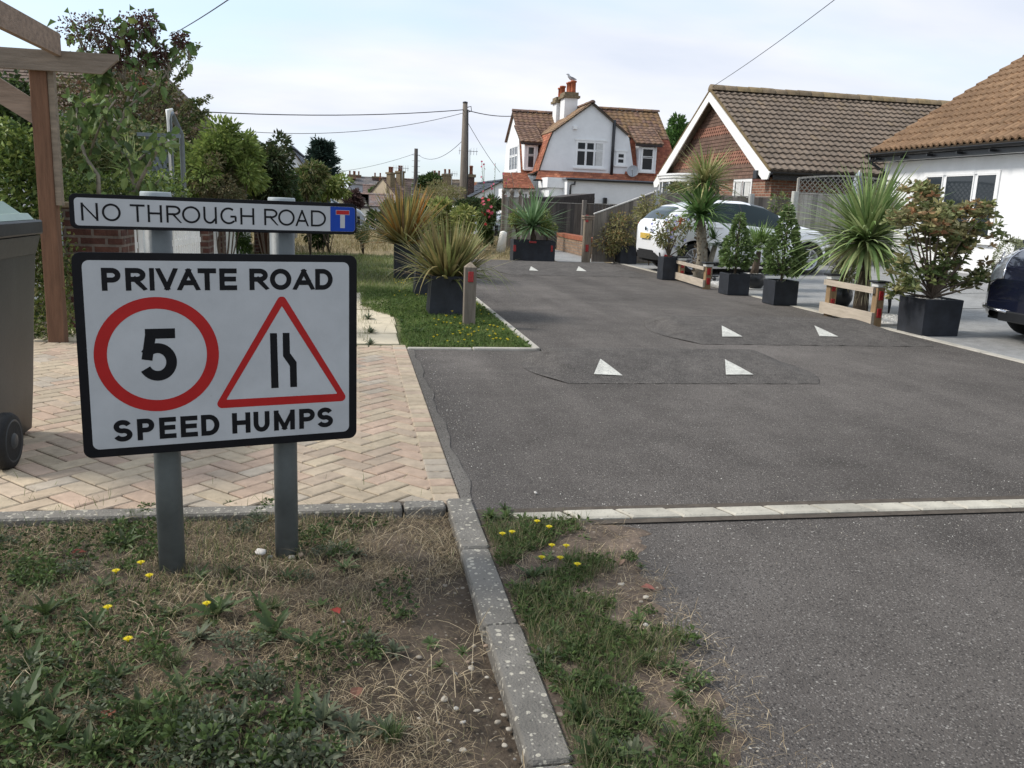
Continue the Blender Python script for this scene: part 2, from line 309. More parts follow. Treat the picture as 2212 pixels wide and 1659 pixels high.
def blades(mb, P, D, Ln, Wd, C, droop=.5, seg=5, fold=.0, mi=0, taper=.6, twist=0):
    """long strap leaves that arch over"""
    n = len(P); Ln = np.broadcast_to(np.asarray(Ln, float), (n,))[:, None]; Wd = np.broadcast_to(np.asarray(Wd, float), (n,))[:, None]
    dr = np.broadcast_to(np.asarray(droop, float), (n,))[:, None]; p = P.copy(); d = nrm(D.copy()); rows = []
    S = nrm(np.cross(d, np.array([0, 0, 1.])+rdir(n)*.25))
    for i in range(seg+1):
        t = i/seg; w = Wd*(1-t**2.2)*(taper+(1-taper)*min(1, t*4)) if i < seg else Wd*.02
        rows.append(np.stack([p-S*w/2, p+S*w/2], 1)); p = p+d*Ln/seg; d = nrm(d+np.array([0, 0, -1])*dr/seg*(.4+1.2*t))
    V = np.concatenate(rows, 1).reshape(-1, 3); b = np.arange(n)[:, None]*(2*(seg+1)); F = []
    for i in range(seg): F.append(b+[2*i, 2*i+1, 2*i+3, 2*i+2])
    F = np.stack(F, 1).reshape(-1, 4); mb.add(V, F, np.repeat(C, seg, axis=0), mi, True)
def ell(n, c, r, shell=.55):
    d = rdir(n); k = (shell+(1-shell)*RG.random((n, 1)))**1; k = np.where(RG.random((n, 1)) < .25, RG.random((n, 1))**.5, k); return np.array(c)+d*k*np.array(r), d
def clumps(n, c, r, nc=14, cr=.38, bottom=-1):
    """points grouped in clumps spread through an ellipsoid"""
    cc, _ = ell(nc, c, r, .45); cc = cc[cc[:, 2] > c[2]+bottom*r[2]]; k = RG.integers(0, len(cc), n); d = rdir(n)
    return cc[k]+d*(RG.random((n, 1))**.45)*np.array(r)*cr*RG.uniform(.7, 1.3, (len(cc), 1))[k], nrm(d+(cc[k]-np.array(c))/np.array(r)*.5), cc
GREEN = [(.055, .09, .025), (.08, .12, .035), (.04, .07, .022)]; DARK = [(.025, .045, .018), (.035, .06, .022), (.05, .06, .025)]; LIME = [(.15, .2, .045), (.11, .16, .04), (.2, .24, .07)]
def limbs(mb, base, tips, r0, r1=.006, n=5, sag=.15, seg=4):
    b = Vector(base)
    for t in tips:
        t = Vector(t); P = []; off = Vector(RG.normal(size=3)*.04*(t-b).length)
        for i in range(seg+1):
            k = i/seg; p = b.lerp(t, k)+off*math.sin(math.pi*k); p.z += sag*(t-b).length*(k-k*k)*1.2; P.append(p)
        mb.tube(P, [r0+(r1-r0)*i/seg for i in range(seg+1)], n)
def shrub(name, label, cat, base, c, r, n, leaf, cols, nc=14, cr=.38, matn='leaf', stems=7, sr=.012, group=None, droop=.3, trunk_name='stems', bark='bark', jit=.35, ratio=.45, bottom=-1):
    t = thing(name, label, cat, tuple(base), group); P, D, cc = clumps(n, c, r, nc, cr, bottom); mb = MB()
    leaves(mb, P, D, RG.uniform(.7, 1.3, n)*leaf, RG.uniform(.8, 1.2, n)*leaf*ratio, pick(cols, n, jit), droop); mb.build('foliage', matn, t)
    if stems: b = MB(); limbs(b, base, [tuple(x) for x in cc[:stems]], sr); b.build(trunk_name, bark, t)
    return t

# ================================================================ GROUND
def DZ(x): return .022*max(0., x-6.15)
def GS(px, py):
    z = 0.
    for _ in range(8): p = G(px, py, z); z = DZ(p.x)
    return p
def sheet(name, pts, z, m, C=(1, 1, 1)):
    return struct(MB().poly([(x, y, z) for x, y in pts], C).build(name, m))
def grid(name, xs, ys, zf, m, keep=None):
    mb = MB(); nx, ny = len(xs), len(ys); V = [(x, y, zf(x, y)) for y in ys for x in xs]
    F = [(j*nx+i, j*nx+i+1, (j+1)*nx+i+1, (j+1)*nx+i) for j in range(ny-1) for i in range(nx-1) if keep is None or keep((xs[i]+xs[i+1])/2, (ys[j]+ys[j+1])/2)]
    mb.add(V, F, (1, 1, 1), 0, True); return struct(mb.build(name, m))
sheet('ground', [(-500, -60), (600, -60), (600, 1100), (-500, 1100)], -.09, 'earth')
def wob(x, y, s=1., k=0.): return math.sin(x*3.1*s+k)*math.cos(y*2.7*s+1.3*k)+.6*math.sin(x*7.3*s+y*5.1*s+k)
# foreground bed of thin soil
grid('soil_bed', list(np.arange(-6, .41, .08)), list(np.arange(.3, 3.381, .07)), lambda x, y: -.025+.010*wob(x, y, 1.6)-.012*(x > .3), 'soil')
# kerb stones
def kerb_run(name, spans, axis, c0, c1, z0, z1, m):
    mb = MB()
    for a, b in spans:
        j = random.uniform(-.004, .004)
        if axis == 'y': mb.bbox(c0+j, c1+j, a, b, z0, z1+j, .012)
        else: mb.bbox(a, b, c0+j, c1+j, z0, z1+j, .012)
    return struct(mb.build(name, m))
ky = [.35, 1.0, 1.68, 2.34, 2.93, 3.47]
kerb_run('kerb', [(a+.004, b-.004) for a, b in zip(ky[:-1], ky[1:])], 'y', .39, .498, -.12, .014, 'kerb')
kx = list(np.arange(-6.2, .38, .915))+[.385]
kerb_run('kerb', [(a+.004, b-.004) for a, b in zip(kx[:-1], kx[1:])], 'x', 3.365, 3.455, -.12, .012, 'kerb')
# road: asphalt from the setts to the gate, and the public pavement before the setts
RL, RRr, YV, YG = .53, 6.1, 7.30, 19.6
def ryL(y): return RL if y < YV else 1.64
sheet('road', [(.47, 3.30), (RRr, 3.30), (RRr, YG), (1.64, YG), (1.64, YV), (.47, YV)], -.004, 'asphalt')
sheet('pavement', [(.49, .2), (9, .2), (9, 3.2), (.49, 3.2)], -.008, 'asphalt')
sheet('road', [(RRr, 3.30), (20, 3.30), (20, 6.3), (RRr, 6.3)], -.0045, 'asphalt')
# worn gritty line where the asphalt meets the paving
mb = MB(); ys = np.linspace(3.47, 7.28, 160); V = []
for y in ys: V += [(.457, y, .0015), (.515+.012*math.sin(y*7)+.005*math.sin(y*17+1), y, .0015)]
mb.add(V, [(2*i, 2*i+1, 2*i+3, 2*i+2) for i in range(159)], (1.3, 1.33, 1.3)); struct(mb.build('road_edge', 'asphalt'))
# row of pale setts across the entrance
mb = MB(); x = .66; yb = 3.205
while x < 9:
    w = .225+random.uniform(-.006, .006); sk_ = .022; z1 = .008+random.uniform(-.003, .003)
    P = [(x-sk_, yb+.098), (x+w-.012-sk_, yb+.098), (x+w-.012+sk_, yb), (x+sk_, yb)]; b = .008
    ctr = (sum(p[0] for p in P)/4, sum(p[1] for p in P)/4)
    top = [(p[0]+(ctr[0]-p[0])*b/.08, p[1]+(ctr[1]-p[1])*b/.04, z1) for p in P]; mid = [(p[0], p[1], z1-.006) for p in P]; bot = [(p[0], p[1], -.05) for p in P]
    c = np.array((1, 1, .97))*random.uniform(.88, 1.08)
    mb.add(top+mid+bot, [(3, 2, 1, 0)]+[(i, (i+1) % 4, (i+1) % 4+4, i+4) for i in range(4)]+[(i+4, (i+1) % 4+4, (i+1) % 4+8, i+8) for i in range(4)], c); x += w
struct(mb.build('sett_row', 'kerb_pale'))
sheet('joint_strip', [(.49, 3.16), (9, 3.16), (9, 3.36), (.49, 3.36)], -.001, 'joint')
# soil and grit creeping over the pavement edge beside the kerb
E = [(.50, .9), (.86, .9), (.90, 1.4), (.89, 1.63), (.93, 1.8), (.96, 2.0), (.93, 2.15), (.98, 2.3), (.96, 2.46), (1.02, 2.6), (1.0, 2.75), (1.08, 2.86), (1.10, 2.98), (1.16, 3.06), (1.05, 3.16), (.98, 3.2), (.50, 3.2)]
mb = MB(); V = [(.60, y, .004) for _, y in E[1:-1]]; Ed = [(x+.015*math.sin(i*5.), y) for i, (x, y) in enumerate(E)]
def edgex(y):
    for (xa, ya), (xb, yb_) in zip(Ed[1:-1], Ed[2:]):
        if ya <= y <= yb_ and yb_ > ya: return xa+(xb-xa)*(y-ya)/(yb_-ya)
    return .9
ysx = np.arange(.92, 3.2, .03); V = []
for y in ysx:
    ex = edgex(y)+.02*math.sin(y*37)+.012*math.sin(y*91); 
    for k in range(9): t = k/8; x = .495+(ex-.495)*t; V.append((x, y, -.004+.016*math.sin(math.pi*min(1, .12+t))*(1+.4*wob(x, y, 3))*(1 if t < 1 else 0)-.003*(t == 1)))
mb.add(V, [(i*9+k, i*9+k+1, (i+1)*9+k+1, (i+1)*9+k) for i in range(len(ysx)-1) for k in range(8)], (1.5, 1.5, 1.6), 0, True)
struct(mb.build('soil', 'soil'))

# herringbone block drive
PC = [(.43, .35, .25), (.46, .36, .26), (.45, .31, .24), (.46, .38, .27), (.40, .31, .24), (.37, .33, .28), (.47, .37, .28), (.46, .32, .245), (.43, .35, .26)]
def paver(mb, x0, y0, a, l, w, lift=False):
    """block with its corner at x0, y0 laid along angle a"""
    ca, sa = math.cos(a), math.sin(a); g = .0035; b = .006; z = .002+random.uniform(-.0016, .0016); V = []
    if lift: z = z*.5+.0045
    for zz, i in ((z-.03, g), (z-.004, g), (z, g+b)):
        for u, v in ((i, i), (l-i, i), (l-i, w-i), (i, w-i)):
            X_, Y_ = x0+ca*u-sa*v, y0+sa*u+ca*v
            if not lift: X_, Y_ = min(X_, .446), min(max(Y_, 3.43), 7.452)
            V.append((X_, Y_, zz))
    c = (np.array(random.choice(PC))*.6+np.array((.445, .355, .245))*.4)*random.uniform(.88, 1.08)
    mb.add(V, [(8, 9, 10, 11)]+[(i+4, (i+1) % 4+4, (i+1) % 4+8, i+8) for i in range(4)]+[(i, (i+1) % 4, (i+1) % 4+4, i+4) for i in range(4)], c)
sheet('joint_bed', [(-7, 3.45), (.46, 3.45), (.46, 7.5), (-7, 7.5)], -.006, 'joint')
mb = MB(); w = .1; s2 = math.sqrt(.5)
xb0, xb1, yb0, yb1 = -6.4, .44, 3.40, 7.44
for i in range(-90, 90):
    for j in range(-90, 90):
        # herringbone lattice rotated 45 degrees
        for kind in (0, 1):
            u = (i+2*j)*w*1.0; v = (i-2*j)*w*1.0
            if kind == 0: uu, vv, l1, w1, a = u, v, 2*w, w, 0
            else: uu, vv, l1, w1, a = u, v+w, w, 2*w, 0
            cx_, cy_ = uu+l1/2, vv+w1/2; px = (cx_-cy_)*s2-3; py = (cx_+cy_)*s2+5.4
            if xb0 < px < xb1-.0 and yb0 < py < yb1:
                gx, gy = (uu-vv)*s2-3, (uu+vv)*s2+5.4; paver(mb, gx, gy, R(45), l1, w1)
struct(mb.build('block_paving', 'paver'))
mb = MB(); y = 3.458
while y < 7.4: paver(mb, .457, y, R(90), .1, .122, True); y += .1035
x = .24
while x > -6.3: paver(mb, x, 7.355, 0, .1, .11, True); x -= .1035
struct(mb.build('paving_border', 'paver'))
# pale slab footpath
mb = MB()
y = 7.57
for row in range(7):
    x = .42+random.uniform(-.02, .02)
    while x > -2.0:
        c = np.array((1, 1, 1))*random.uniform(.93, 1.06); z = .004+random.uniform(-.005, .005); mb.bbox(x-.592, x, y, y+.592, -.05, z, .006, c); x -= .60
    y += .60
struct(mb.build('footpath', 'slab'))
# grass verges and further ground
sheet('lawn', [(.0, 7.42), (1.57, 7.42), (1.57, 20), (.0, 20)], -.0105, 'lawn')
sheet('lawn', [(-12, 11.6), (.02, 11.6), (.02, 20), (-12, 20)], -.02, 'lawn')
sheet('dry_lawn', [(-12, 20), (1.7, 20), (1.7, 36), (-12, 36)], -.024, 'dry_grass')
sheet('track', [(1.7, 19.6), (6.2, 19.6), (8.5, 36), (1.7, 36)], -.028, 'dry_grass')
sheet('road', [(-40, 36), (60, 36), (60, 44), (-40, 44)], -.03, 'far_road')
sheet('road', [(-2.5, 43), (3.5, 43), (3.5, 400), (-2.5, 400)], -.034, 'far_road')
sheet('garden_bed', [(-8, 7.5), (-1.2, 7.5), (-1.2, 11.7), (-8, 11.7)], -.03, 'soil')
kerb_run('verge_edging', [(.46, 1.02), (1.025, 1.60)], 'x', 7.30, 7.35, -.1, .016, 'kerb_pale')
mb = MB()
for k in range(14): mb.bbox(1.575, 1.635, 7.352+k*.9, 7.352+k*.9+.892, -.1, .014, .008)
struct(mb.build('verge_edging', 'kerb_pale'))
# resin bound driveway on the right, rising gently to the bungalow
struct(MB().poly([(RRr+.11, 5.6, -.002), (RRr+.11, 19.6, -.002), (22, 19.6, DZ(22)), (22, 5.6, DZ(22))]).build('driveway', 'resin'))
struct(MB().poly([(RRr+.11, 19.6, -.01), (6.3, 30, -.01), (22, 30, DZ(22)), (22, 19.6, DZ(22))]).build('garden', 'earth'))
mb = MB()
for k in range(16): mb.bbox(6.1, 6.208, 5.6+k*.9, 5.6+k*.9+.893, -.1, .006+random.uniform(-.002, .002), .006)
struct(mb.build('driveway_edging', 'kerb_pale'))
mb = MB()
for y in (11.6, 13.3): mb.poly([(8.5, y-.8, DZ(8.5)+.004), (8.5, y-.74, DZ(8.5)+.004), (13, y+.1, DZ(13)+.004), (13, y+.04, DZ(13)+.004)], (1.3, 1.3, 1.3))
struct(mb.build('driveway_marking', 'resin'))

# ---------------------------------------------------------------- speed humps with white arrowheads
def hump(label, x0, x1, y0, y1, h, tris, loc, rw=.8):
    t = thing('speed_hump', label, 'speed hump', loc, 'speed humps across the asphalt')
    def H(x, y):
        def e(d, w): q = max(0, min(1, d/w)); return q*.6+.4*math.sin(q*math.pi/2) if w > .6 else q*q*(3-2*q)
        c = .30
        d = min(x-x0, x1-x)
        k = e(min(x-x0, x1-x), .36)*e(y-y0, rw)*e(y1-y, .40)
        return -.003+h*k
    def inset(y): t_ = (y-y0)/(y1-y0); return .34*(1-math.sin(math.pi*min(1, max(0, .12+t_*.8))))
    xs = np.linspace(0, 1, 60); ys = np.linspace(y0, y1, 34); V = []
    for y in ys:
        for q in xs: x = x0+inset(y)+(x1-x0-2*inset(y))*q; V.append((x, y, H(x, y)+.0022*wob(x, y, 6)*(.05 < q < .95)*(h > 0)+.002))
    nx = len(xs); mb = MB(); mb.add(V, [(j*nx+i, j*nx+i+1, (j+1)*nx+i+1, (j+1)*nx+i) for j in range(len(ys)-1) for i in range(nx-1)], (1, 1, 1), 0, True); mb.build('hump_surface', 'asphalt_hump', t)
    for pts3 in tris:
        P3_ = []
        for px, py in pts3:
            z = .03
            for _ in range(25): q_ = G(px, py, z); z = z*.5+.5*(H(q_.x, q_.y)+.008)
            P3_.append((q_.x, q_.y))
        (ax, ay), (bx, by), (cx_, cy_) = P3_
        mb = MB(); n = 9; V = []; idx = {}
        for i in range(n+1):
            for j in range(n+1-i):
                u, v = i/n, j/n; x = ax+(bx-ax)*u+(cx_-ax)*v; y = ay+(by-ay)*u+(cy_-ay)*v; idx[i, j] = len(V); V.append((x, y, H(x, y)+.0085))
        F = []
        for i in range(n):
            for j in range(n-i):
                F.append((idx[i, j], idx[i+1, j], idx[i, j+1]))
                if i+j < n-1: F.append((idx[i+1, j], idx[i+1, j+1], idx[i, j+1]))
        mb.add(V, F, (1, 1, 1), 0, True); mb.build('arrow_marking', 'road_paint', t)
def tri(pts, z): return pts
hump('nearest speed hump, wide dark patch of asphalt with two white arrowheads', 1.32, 3.72, 5.90, 7.22, .105,
     [tri([(1283, 808), (1345, 811), (1297, 775)], .04), tri([(1568, 809), (1628, 809), (1566, 776)], .04)], (2.6, 6.6, 0), .86)
hump('middle speed hump beside the wooden rail and the palm', 3.1, 6.05, 7.74, 9.45, .11,
     [tri([(1560, 727), (1604, 727), (1559, 703)], .04), tri([(1770, 726), (1811, 727), (1759, 703)], .04)], (4.5, 8.4, 0), 1.25)
hump('far speed hump in front of the trough planter', 2.6, 5.7, 15.5, 18.3, .10,
     [tri([(1143, 584), (1163, 585), (1147, 575)], .04), tri([(1245, 585), (1267, 586), (1250, 575)], .04)], (4, 16.7, 0), 2.2)

# ================================================================ THE SIGNS
def plane_pt(px, py, O, n_):
    r = ray(px, py); o = Vector((0, 0, CH)); return o+r*((O-o).dot(n_)/r.dot(n_))
class Board:
    """a sign board as a real vertical panel: u to the right, v up, origin at its bottom left corner"""
    def __init__(s, O, U, w, h): s.O = Vector(O); s.U = Vector(U).normalized(); s.V = Vector((0, 0, 1)); s.N = s.U.cross(s.V); s.w = w; s.h = h
    def uv(s, px, py): p = plane_pt(*c2(px, py), s.O, s.N)-s.O; return p.dot(s.U), p.dot(s.V)
    def P(s, u, v, d=0): return s.O+s.U*u+s.V*v+s.N*d
def rrect(x0, x1, y0, y1, r, n=6):
    P = []
    for cx_, cy_, a in ((x1-r, y0+r, -90), (x1-r, y1-r, 0), (x0+r, y1-r, 90), (x0+r, y0+r, 180)):
        for k in range(n+1): b = R(a+90*k/n); P.append((cx_+r*math.cos(b), cy_+r*math.sin(b)))
    return P
def flat(mb, bd, pts, d, C=(1, 1, 1)): mb.poly([bd.P(u, v, d) for u, v in pts], C)
def arc(cx_, cy_, rx, ry, a0, a1, n=16): return [(cx_+rx*math.cos(R(a0+(a1-a0)*k/n)), cy_+ry*math.sin(R(a0+(a1-a0)*k/n))) for k in range(n+1)]
GL = {
 'N': [[(0, 0), (0, 1)], [(0, 1), (1, 0)], [(1, 0), (1, 1)]], 'O': [arc(.5, .5, .5, .5, 0, 360, 40)], 'T': [[(0, 1), (1, 1)], [(.5, .0), (.5, 1)]],
 'H': [[(0, 0), (0, 1)], [(1, 0), (1, 1)], [(0, .52), (1, .52)]],
 'R': [[(0, 0), (0, 1)], [(0, 1), (.5, 1)]+arc(.52, .75, .42, .25, 90, -90, 14)+[(0, .5)], [(.42, .5), (.98, -.05)]],
 'U': [[(0, 1), (0, .4)]+arc(.5, .4, .5, .4, 180, 360, 18)+[(1, 1)]],
 'u': [[(0, 1), (0, .38)]+arc(.46, .38, .46, .38, 180, 300, 14)+[(1, .3)], [(1, 0), (1, 1)]],
 'G': [arc(.5, .5, .5, .5, 52, 318, 30), [(.98, .46), (.98, .12)], [(1, .46), (.62, .46)]],
 'D': [[(0, 0), (0, 1)], [(0, 1), (.4, 1)]+arc(.4, .5, .6, .5, 90, -90, 22)+[(0, 0)]],
 'A': [[(0, -.05), (.5, 1)], [(1, -.05), (.5, 1)], [(.2, .3), (.8, .3)]], 'V': [[(0, 1.05), (.5, 0)], [(1, 1.05), (.5, 0)]],
 'P': [[(0, 0), (0, 1)], [(0, 1), (.5, 1)]+arc(.55, .73, .45, .27, 90, -90, 14)+[(0, .46)]],
 'I': [[(.5, 0), (.5, 1)]], 'E': [[(0, 0), (0, 1)], [(0, 1), (1, 1)], [(0, .52), (.93, .52)], [(0, 0), (1, 0)]],
 'S': [arc(.5, .745, .46, .255, 18, 262, 18)+arc(.5, .255, .5, .255, 82, -162, 20)],
 'M': [[(0, 0), (0, 1)], [(1, 0), (1, 1)], [(.0, 1), (.5, 0)], [(1, 1), (.5, 0)]],
 '5': [[(.95, 1), (.24, 1)], [(.24, .98), (.10, .50)], arc(.46, .33, .52, .33, 146, -152, 30)]}
def stroke(pts, s, close=False, cap=True):
    P = [Vector(p) for p in pts]; n = len(P); Lf = []; Rt = []
    if not close and cap: P[0] = P[0]+(P[0]-P[1]).normalized()*s/2; P[-1] = P[-1]+(P[-1]-P[-2]).normalized()*s/2
    for i in range(n):
        if close: a, b = P[(i-1) % (n-1)], P[(i+1) % (n-1)] if i < n-1 else P[1]
        else: a, b = P[max(i-1, 0)], P[min(i+1, n-1)]
        d1 = (P[i]-a).normalized() if (P[i]-a).length > 1e-7 else (b-P[i]).normalized(); d2 = (b-P[i]).normalized() if (b-P[i]).length > 1e-7 else d1
        t = d1+d2; t = t.normalized() if t.length > 1e-5 else d1; nn = Vector((-t.y, t.x)); k = 1/max(.45, abs(nn.dot(Vector((-d1.y, d1.x))))); Lf.append(P[i]+nn*s/2*k); Rt.append(P[i]-nn*s/2*k)
    return Lf, Rt
def letter(mb, bd, ch, x0, x1, y0, y1, s, d):
    w, h = x1-x0-s, y1-y0-s; dd = d
    for st in GL[ch]:
        pts = [(x0+s/2+u*w, y0+s/2+v*h) for u, v in st]; close = ch == 'O'
        Lf, Rt = stroke(pts, s, close, ch not in 'SG' and not (ch == '5' and len(st) > 4)); dd += .00006
        cl = lambda p: (min(max(p.x, x0-(s*.3 if ch in 'RAV' else 0)), x1+(s*.3 if ch in 'RAV' else 0)), min(max(p.y, y0), y1))
        V = []
        for a, b in zip(Lf, Rt): V += [bd.P(*cl(a), dd), bd.P(*cl(b), dd)]
        mb.add(V, [(2*i, 2*i+1, 2*i+3, 2*i+2) for i in range(len(Lf)-1)])
def text(bd, word, boxes, y0, y1, s, d, parent, name='lettering', label=None):
    if ' ' in word:
        for w_ in word.split(' '): text(bd, w_, boxes[:len(w_)], y0, y1, s, d, parent, name, 'the word '+w_.upper()); boxes = boxes[len(w_):]
        return
    mb = MB(); k = 0
    for ch, (a, b) in zip(word, boxes):
        k += 1; u0 = bd.uv(a, (y0+y1)/2)[0] if False else a; letter(mb, bd, ch, a, b, y0, y1, s, d)
    return mb.build(name, 'sign_black', parent, label)
UD = (.837, .2132, 0)
def board(bd, inner, r, ri, t, border=True):
    mb = MB(); P = rrect(0, bd.w, 0, bd.h, r); n = len(P); V = []
    for d, i in ((-.004, 0), (.001, 0), (.0018, .0012)):
        Q = rrect(i, bd.w-i, i, bd.h-i, r); V += [bd.P(u, v, d) for u, v in Q]
    F = [(k*n+i, k*n+(i+1) % n, (k+1)*n+(i+1) % n, (k+1)*n+i) for k in range(2) for i in range(n)]+[tuple(range(n-1, -1, -1)), tuple(range(2*n, 3*n))]
    mb.add(V, F); mb.build('backing_plate', 'sign_black', t)
    mb = MB(); flat(mb, bd, rrect(*inner, ri), .0026); return mb.build('face_panel', 'sign_white', t)
# lower board
bd = Board((-.8245, 2.7635, .422), UD, .8635, .639)
t = thing('warning_sign', 'large white and black board reading PRIVATE ROAD SPEED HUMPS on two grey posts', 'sign', tuple(bd.O))
a = bd.uv(107, 449); b = bd.uv(1645, 1430); c = bd.uv(175, 1540); e = bd.uv(1643, 461)
inn = ((a[0]+c[0])/2, (b[0]+e[0])/2, (c[1]+b[1])/2, (a[1]+e[1])/2)
board(bd, inn, .026, .020, t)
def U_(x, y): return bd.uv(x, y)[0]
def line(word, xs, ytop, ybot):
    """letter boxes measured at the word's own rows"""
    bx = []; (xa, ya0), (xb, yb0_) = ytop; (xc, yc0), (xd, yd0) = ybot
    for x0, x1 in xs:
        xm = (x0+x1)/2; ym = (ya0+(yb0_-ya0)*(xm-xa)/(xb-xa)+yc0+(yd0-yc0)*(xm-xc)/(xd-xc))/2; bx.append((U_(x0, ym), U_(x1, ym)))
    v1 = (bd.uv(*ytop[0])[1]+bd.uv(*ytop[1])[1])/2; v0 = (bd.uv(*ybot[0])[1]+bd.uv(*ybot[1])[1])/2; return bx, v0, v1
bx, v0, v1 = line('', [(222, 333), (360, 482), (498, 526), (537, 660), (658, 787), (776, 882), (900, 1000), (1072, 1183), (1190, 1313), (1323, 1445), (1450, 1550)], ((222, 493), (1550, 499)), ((228, 623), (1550, 620)))
text(bd, 'PRIVATE ROAD', bx, v0, v1, (v1-v0)*.225, .0032, t)
bx, v0, v1 = line('', [(290, 400), (428, 527), (555, 652), (677, 775), (795, 900), (973, 1078), (1096, 1188), (1213, 1333), (1358, 1448), (1460, 1552)], ((345, 1366), (1505, 1295)), ((345, 1489), (1505, 1409)))
text(bd, 'SPEED HUMPS', bx, v0, v1, (v1-v0)*.225, .0032, t)
def ring_flat(name, m, outer, inner, d, parent):
    mb = MB(); n = len(outer); V = [bd.P(u, v, d) for u, v in outer]+[bd.P(u, v, d) for u, v in inner]
    mb.add(V, [(i, (i+1) % n, n+(i+1) % n, n+i) for i in range(n)]); return mb.build(name, m, parent)
lx, ry_ = bd.uv(176, 988), bd.uv(898, 988); tp, bt = bd.uv(537, 661), bd.uv(540, 1316)
cu, cv = (lx[0]+ry_[0])/2, (tp[1]+bt[1])/2; ro = ((ry_[0]-lx[0])+(tp[1]-bt[1]))/4; ri = ((bd.uv(828, 988)[0]-bd.uv(250, 988)[0])+(bd.uv(538, 728)[1]-bd.uv(538, 1250)[1]))/4
ring_flat('speed_limit_ring', 'sign_red', arc(cu, cv, ro, ro, 0, 360, 72)[:-1], arc(cu, cv, ri, ri, 0, 360, 72)[:-1], .0032, t)
q0, q1 = bd.uv(441, 1000)[0], bd.uv(658, 1000)[0]; w0, w1 = bd.uv(548, 1141)[1], bd.uv(548, 842)[1]
text(bd, '5', [(q0, q1)], w0, w1, (w1-w0)*.19, .0032, t, 'numeral')
# warning triangle
def rtri(A, B_, C_, r, n=6):
    P = []; T = [Vector(A), Vector(B_), Vector(C_)]; cen = (T[0]+T[1]+T[2])/3
    for i in range(3):
        p, a_, b_ = T[i], T[i-1], T[(i+1) % 3]; d1 = (a_-p).normalized(); d2 = (b_-p).normalized(); ha = d1.angle(d2)/2; bis = (d1+d2).normalized(); c_ = p+bis*r/math.sin(ha)
        s0 = c_+(p+d1*(r/math.tan(ha))-c_); s1 = p+d2*(r/math.tan(ha)); a0 = math.atan2(*(s0-c_).yx); a1 = math.atan2(*(s1-c_).yx)
        while a1-a0 > math.pi: a1 -= 2*math.pi
        while a1-a0 < -math.pi: a1 += 2*math.pi
        for k in range(n+1): a_k = a0+(a1-a0)*k/n; P.append(tuple(c_+Vector((math.cos(a_k), math.sin(a_k)))*r))
    return P
A, Bq, Cq = bd.uv(1256, 632), bd.uv(868, 1300), bd.uv(1642, 1257); yb = (Bq[1]+Cq[1])/2; Bq = (Bq[0], yb); Cq = (Cq[0], yb); A = ((Bq[0]+Cq[0])/2, A[1])
ia = bd.uv(1257, 712)[1]; ib = (bd.uv(948, 1252)[1]+bd.uv(1565, 1214)[1])/2; du = (bd.uv(948, 1252)[0]-Bq[0]+Cq[0]-bd.uv(1565, 1214)[0])/2-.006
ring_flat('warning_triangle', 'sign_red', rtri(A, Bq, Cq, .015), rtri((A[0], ia), (Bq[0]+du, ib), (Cq[0]-du, ib), .002), .0032, t)
mb = MB(); q = [bd.uv(*p) for p in ((1190, 868), (1230, 868), (1240, 1182), (1198, 1184))]; flat(mb, bd, q[::-1], .0032)
q = [bd.uv(*p) for p in ((1263, 866), (1302, 866), (1305, 982), (1343, 1034), (1346, 1176), (1307, 1178), (1304, 1056), (1265, 1000))]
mb.add([bd.P(u, v, .0032) for u, v in q], [(0, 1, 2, 7), (7, 2, 3, 6), (6, 3, 4, 5)][::1]); mb.build('road_narrows_symbol', 'sign_black', t)
for u, v in ((.24, .615), (.66, .03)): pass
# upper board
bd = Board((-.824, 2.7745, 1.1295), UD, .8615, .1025)
t = thing('street_sign', 'long narrow white plate reading NO THROUGH ROAD with blue dead-end symbol', 'sign', tuple(bd.O))
a = bd.uv(62, 88); b = bd.uv(1678, 287); c = bd.uv(72, 248); e = bd.uv(1680, 145); inn = ((a[0]+c[0])/2, (b[0]+e[0])/2, (c[1]+b[1])/2, (a[1]+e[1])/2)
board(bd, inn, .018, .011, t)
bx, v0, v1 = line('', [(105, 203), (225, 333), (387, 472), (488, 570), (595, 682), (685, 790), (808, 885), (905, 1000), (1020, 1100), (1157, 1238), (1237, 1332), (1337, 1412), (1425, 1512)], ((154, 119), (1470, 164)), ((154, 222), (1470, 256)))
text(bd, 'NO THROuGH ROAD', bx, v0, v1, (v1-v0)*.118, .0032, t)
x0, x1 = bd.uv(1537, 215)[0], inn[1]-.0005; P = rrect(x0, x1, inn[2]+.0005, inn[3]-.0005, .011); h = len(P)//2
P = [(x0, inn[2]+.0005)]+[p for p in P if p[0] > x0+.012]+[(x0, inn[3]-.0005)]
pn = MB(); flat(pn, bd, P, .0032); sy = pn.build('dead_end_panel', 'sign_blue', t)
a, b = bd.uv(1570, 163), bd.uv(1644, 190); g = .0012
pn = MB(); flat(pn, bd, [(a[0]-g, b[1]), (b[0]+g, b[1]), (b[0]+g, a[1]+g), (a[0]-g, a[1]+g)], .0036)
c, e = bd.uv(1593, 190), bd.uv(1620, 265); flat(pn, bd, [(c[0], e[1]), (e[0], e[1]), (e[0], b[1]-.0002), (c[0], b[1]-.0002)], .0036); pn.build('dead_end_stem', 'sign_white', sy)
pn = MB(); flat(pn, bd, [(a[0], b[1]+g), (b[0], b[1]+g), (b[0], a[1]), (a[0], a[1])], .004); pn.build('dead_end_bar', 'sign_red', sy)
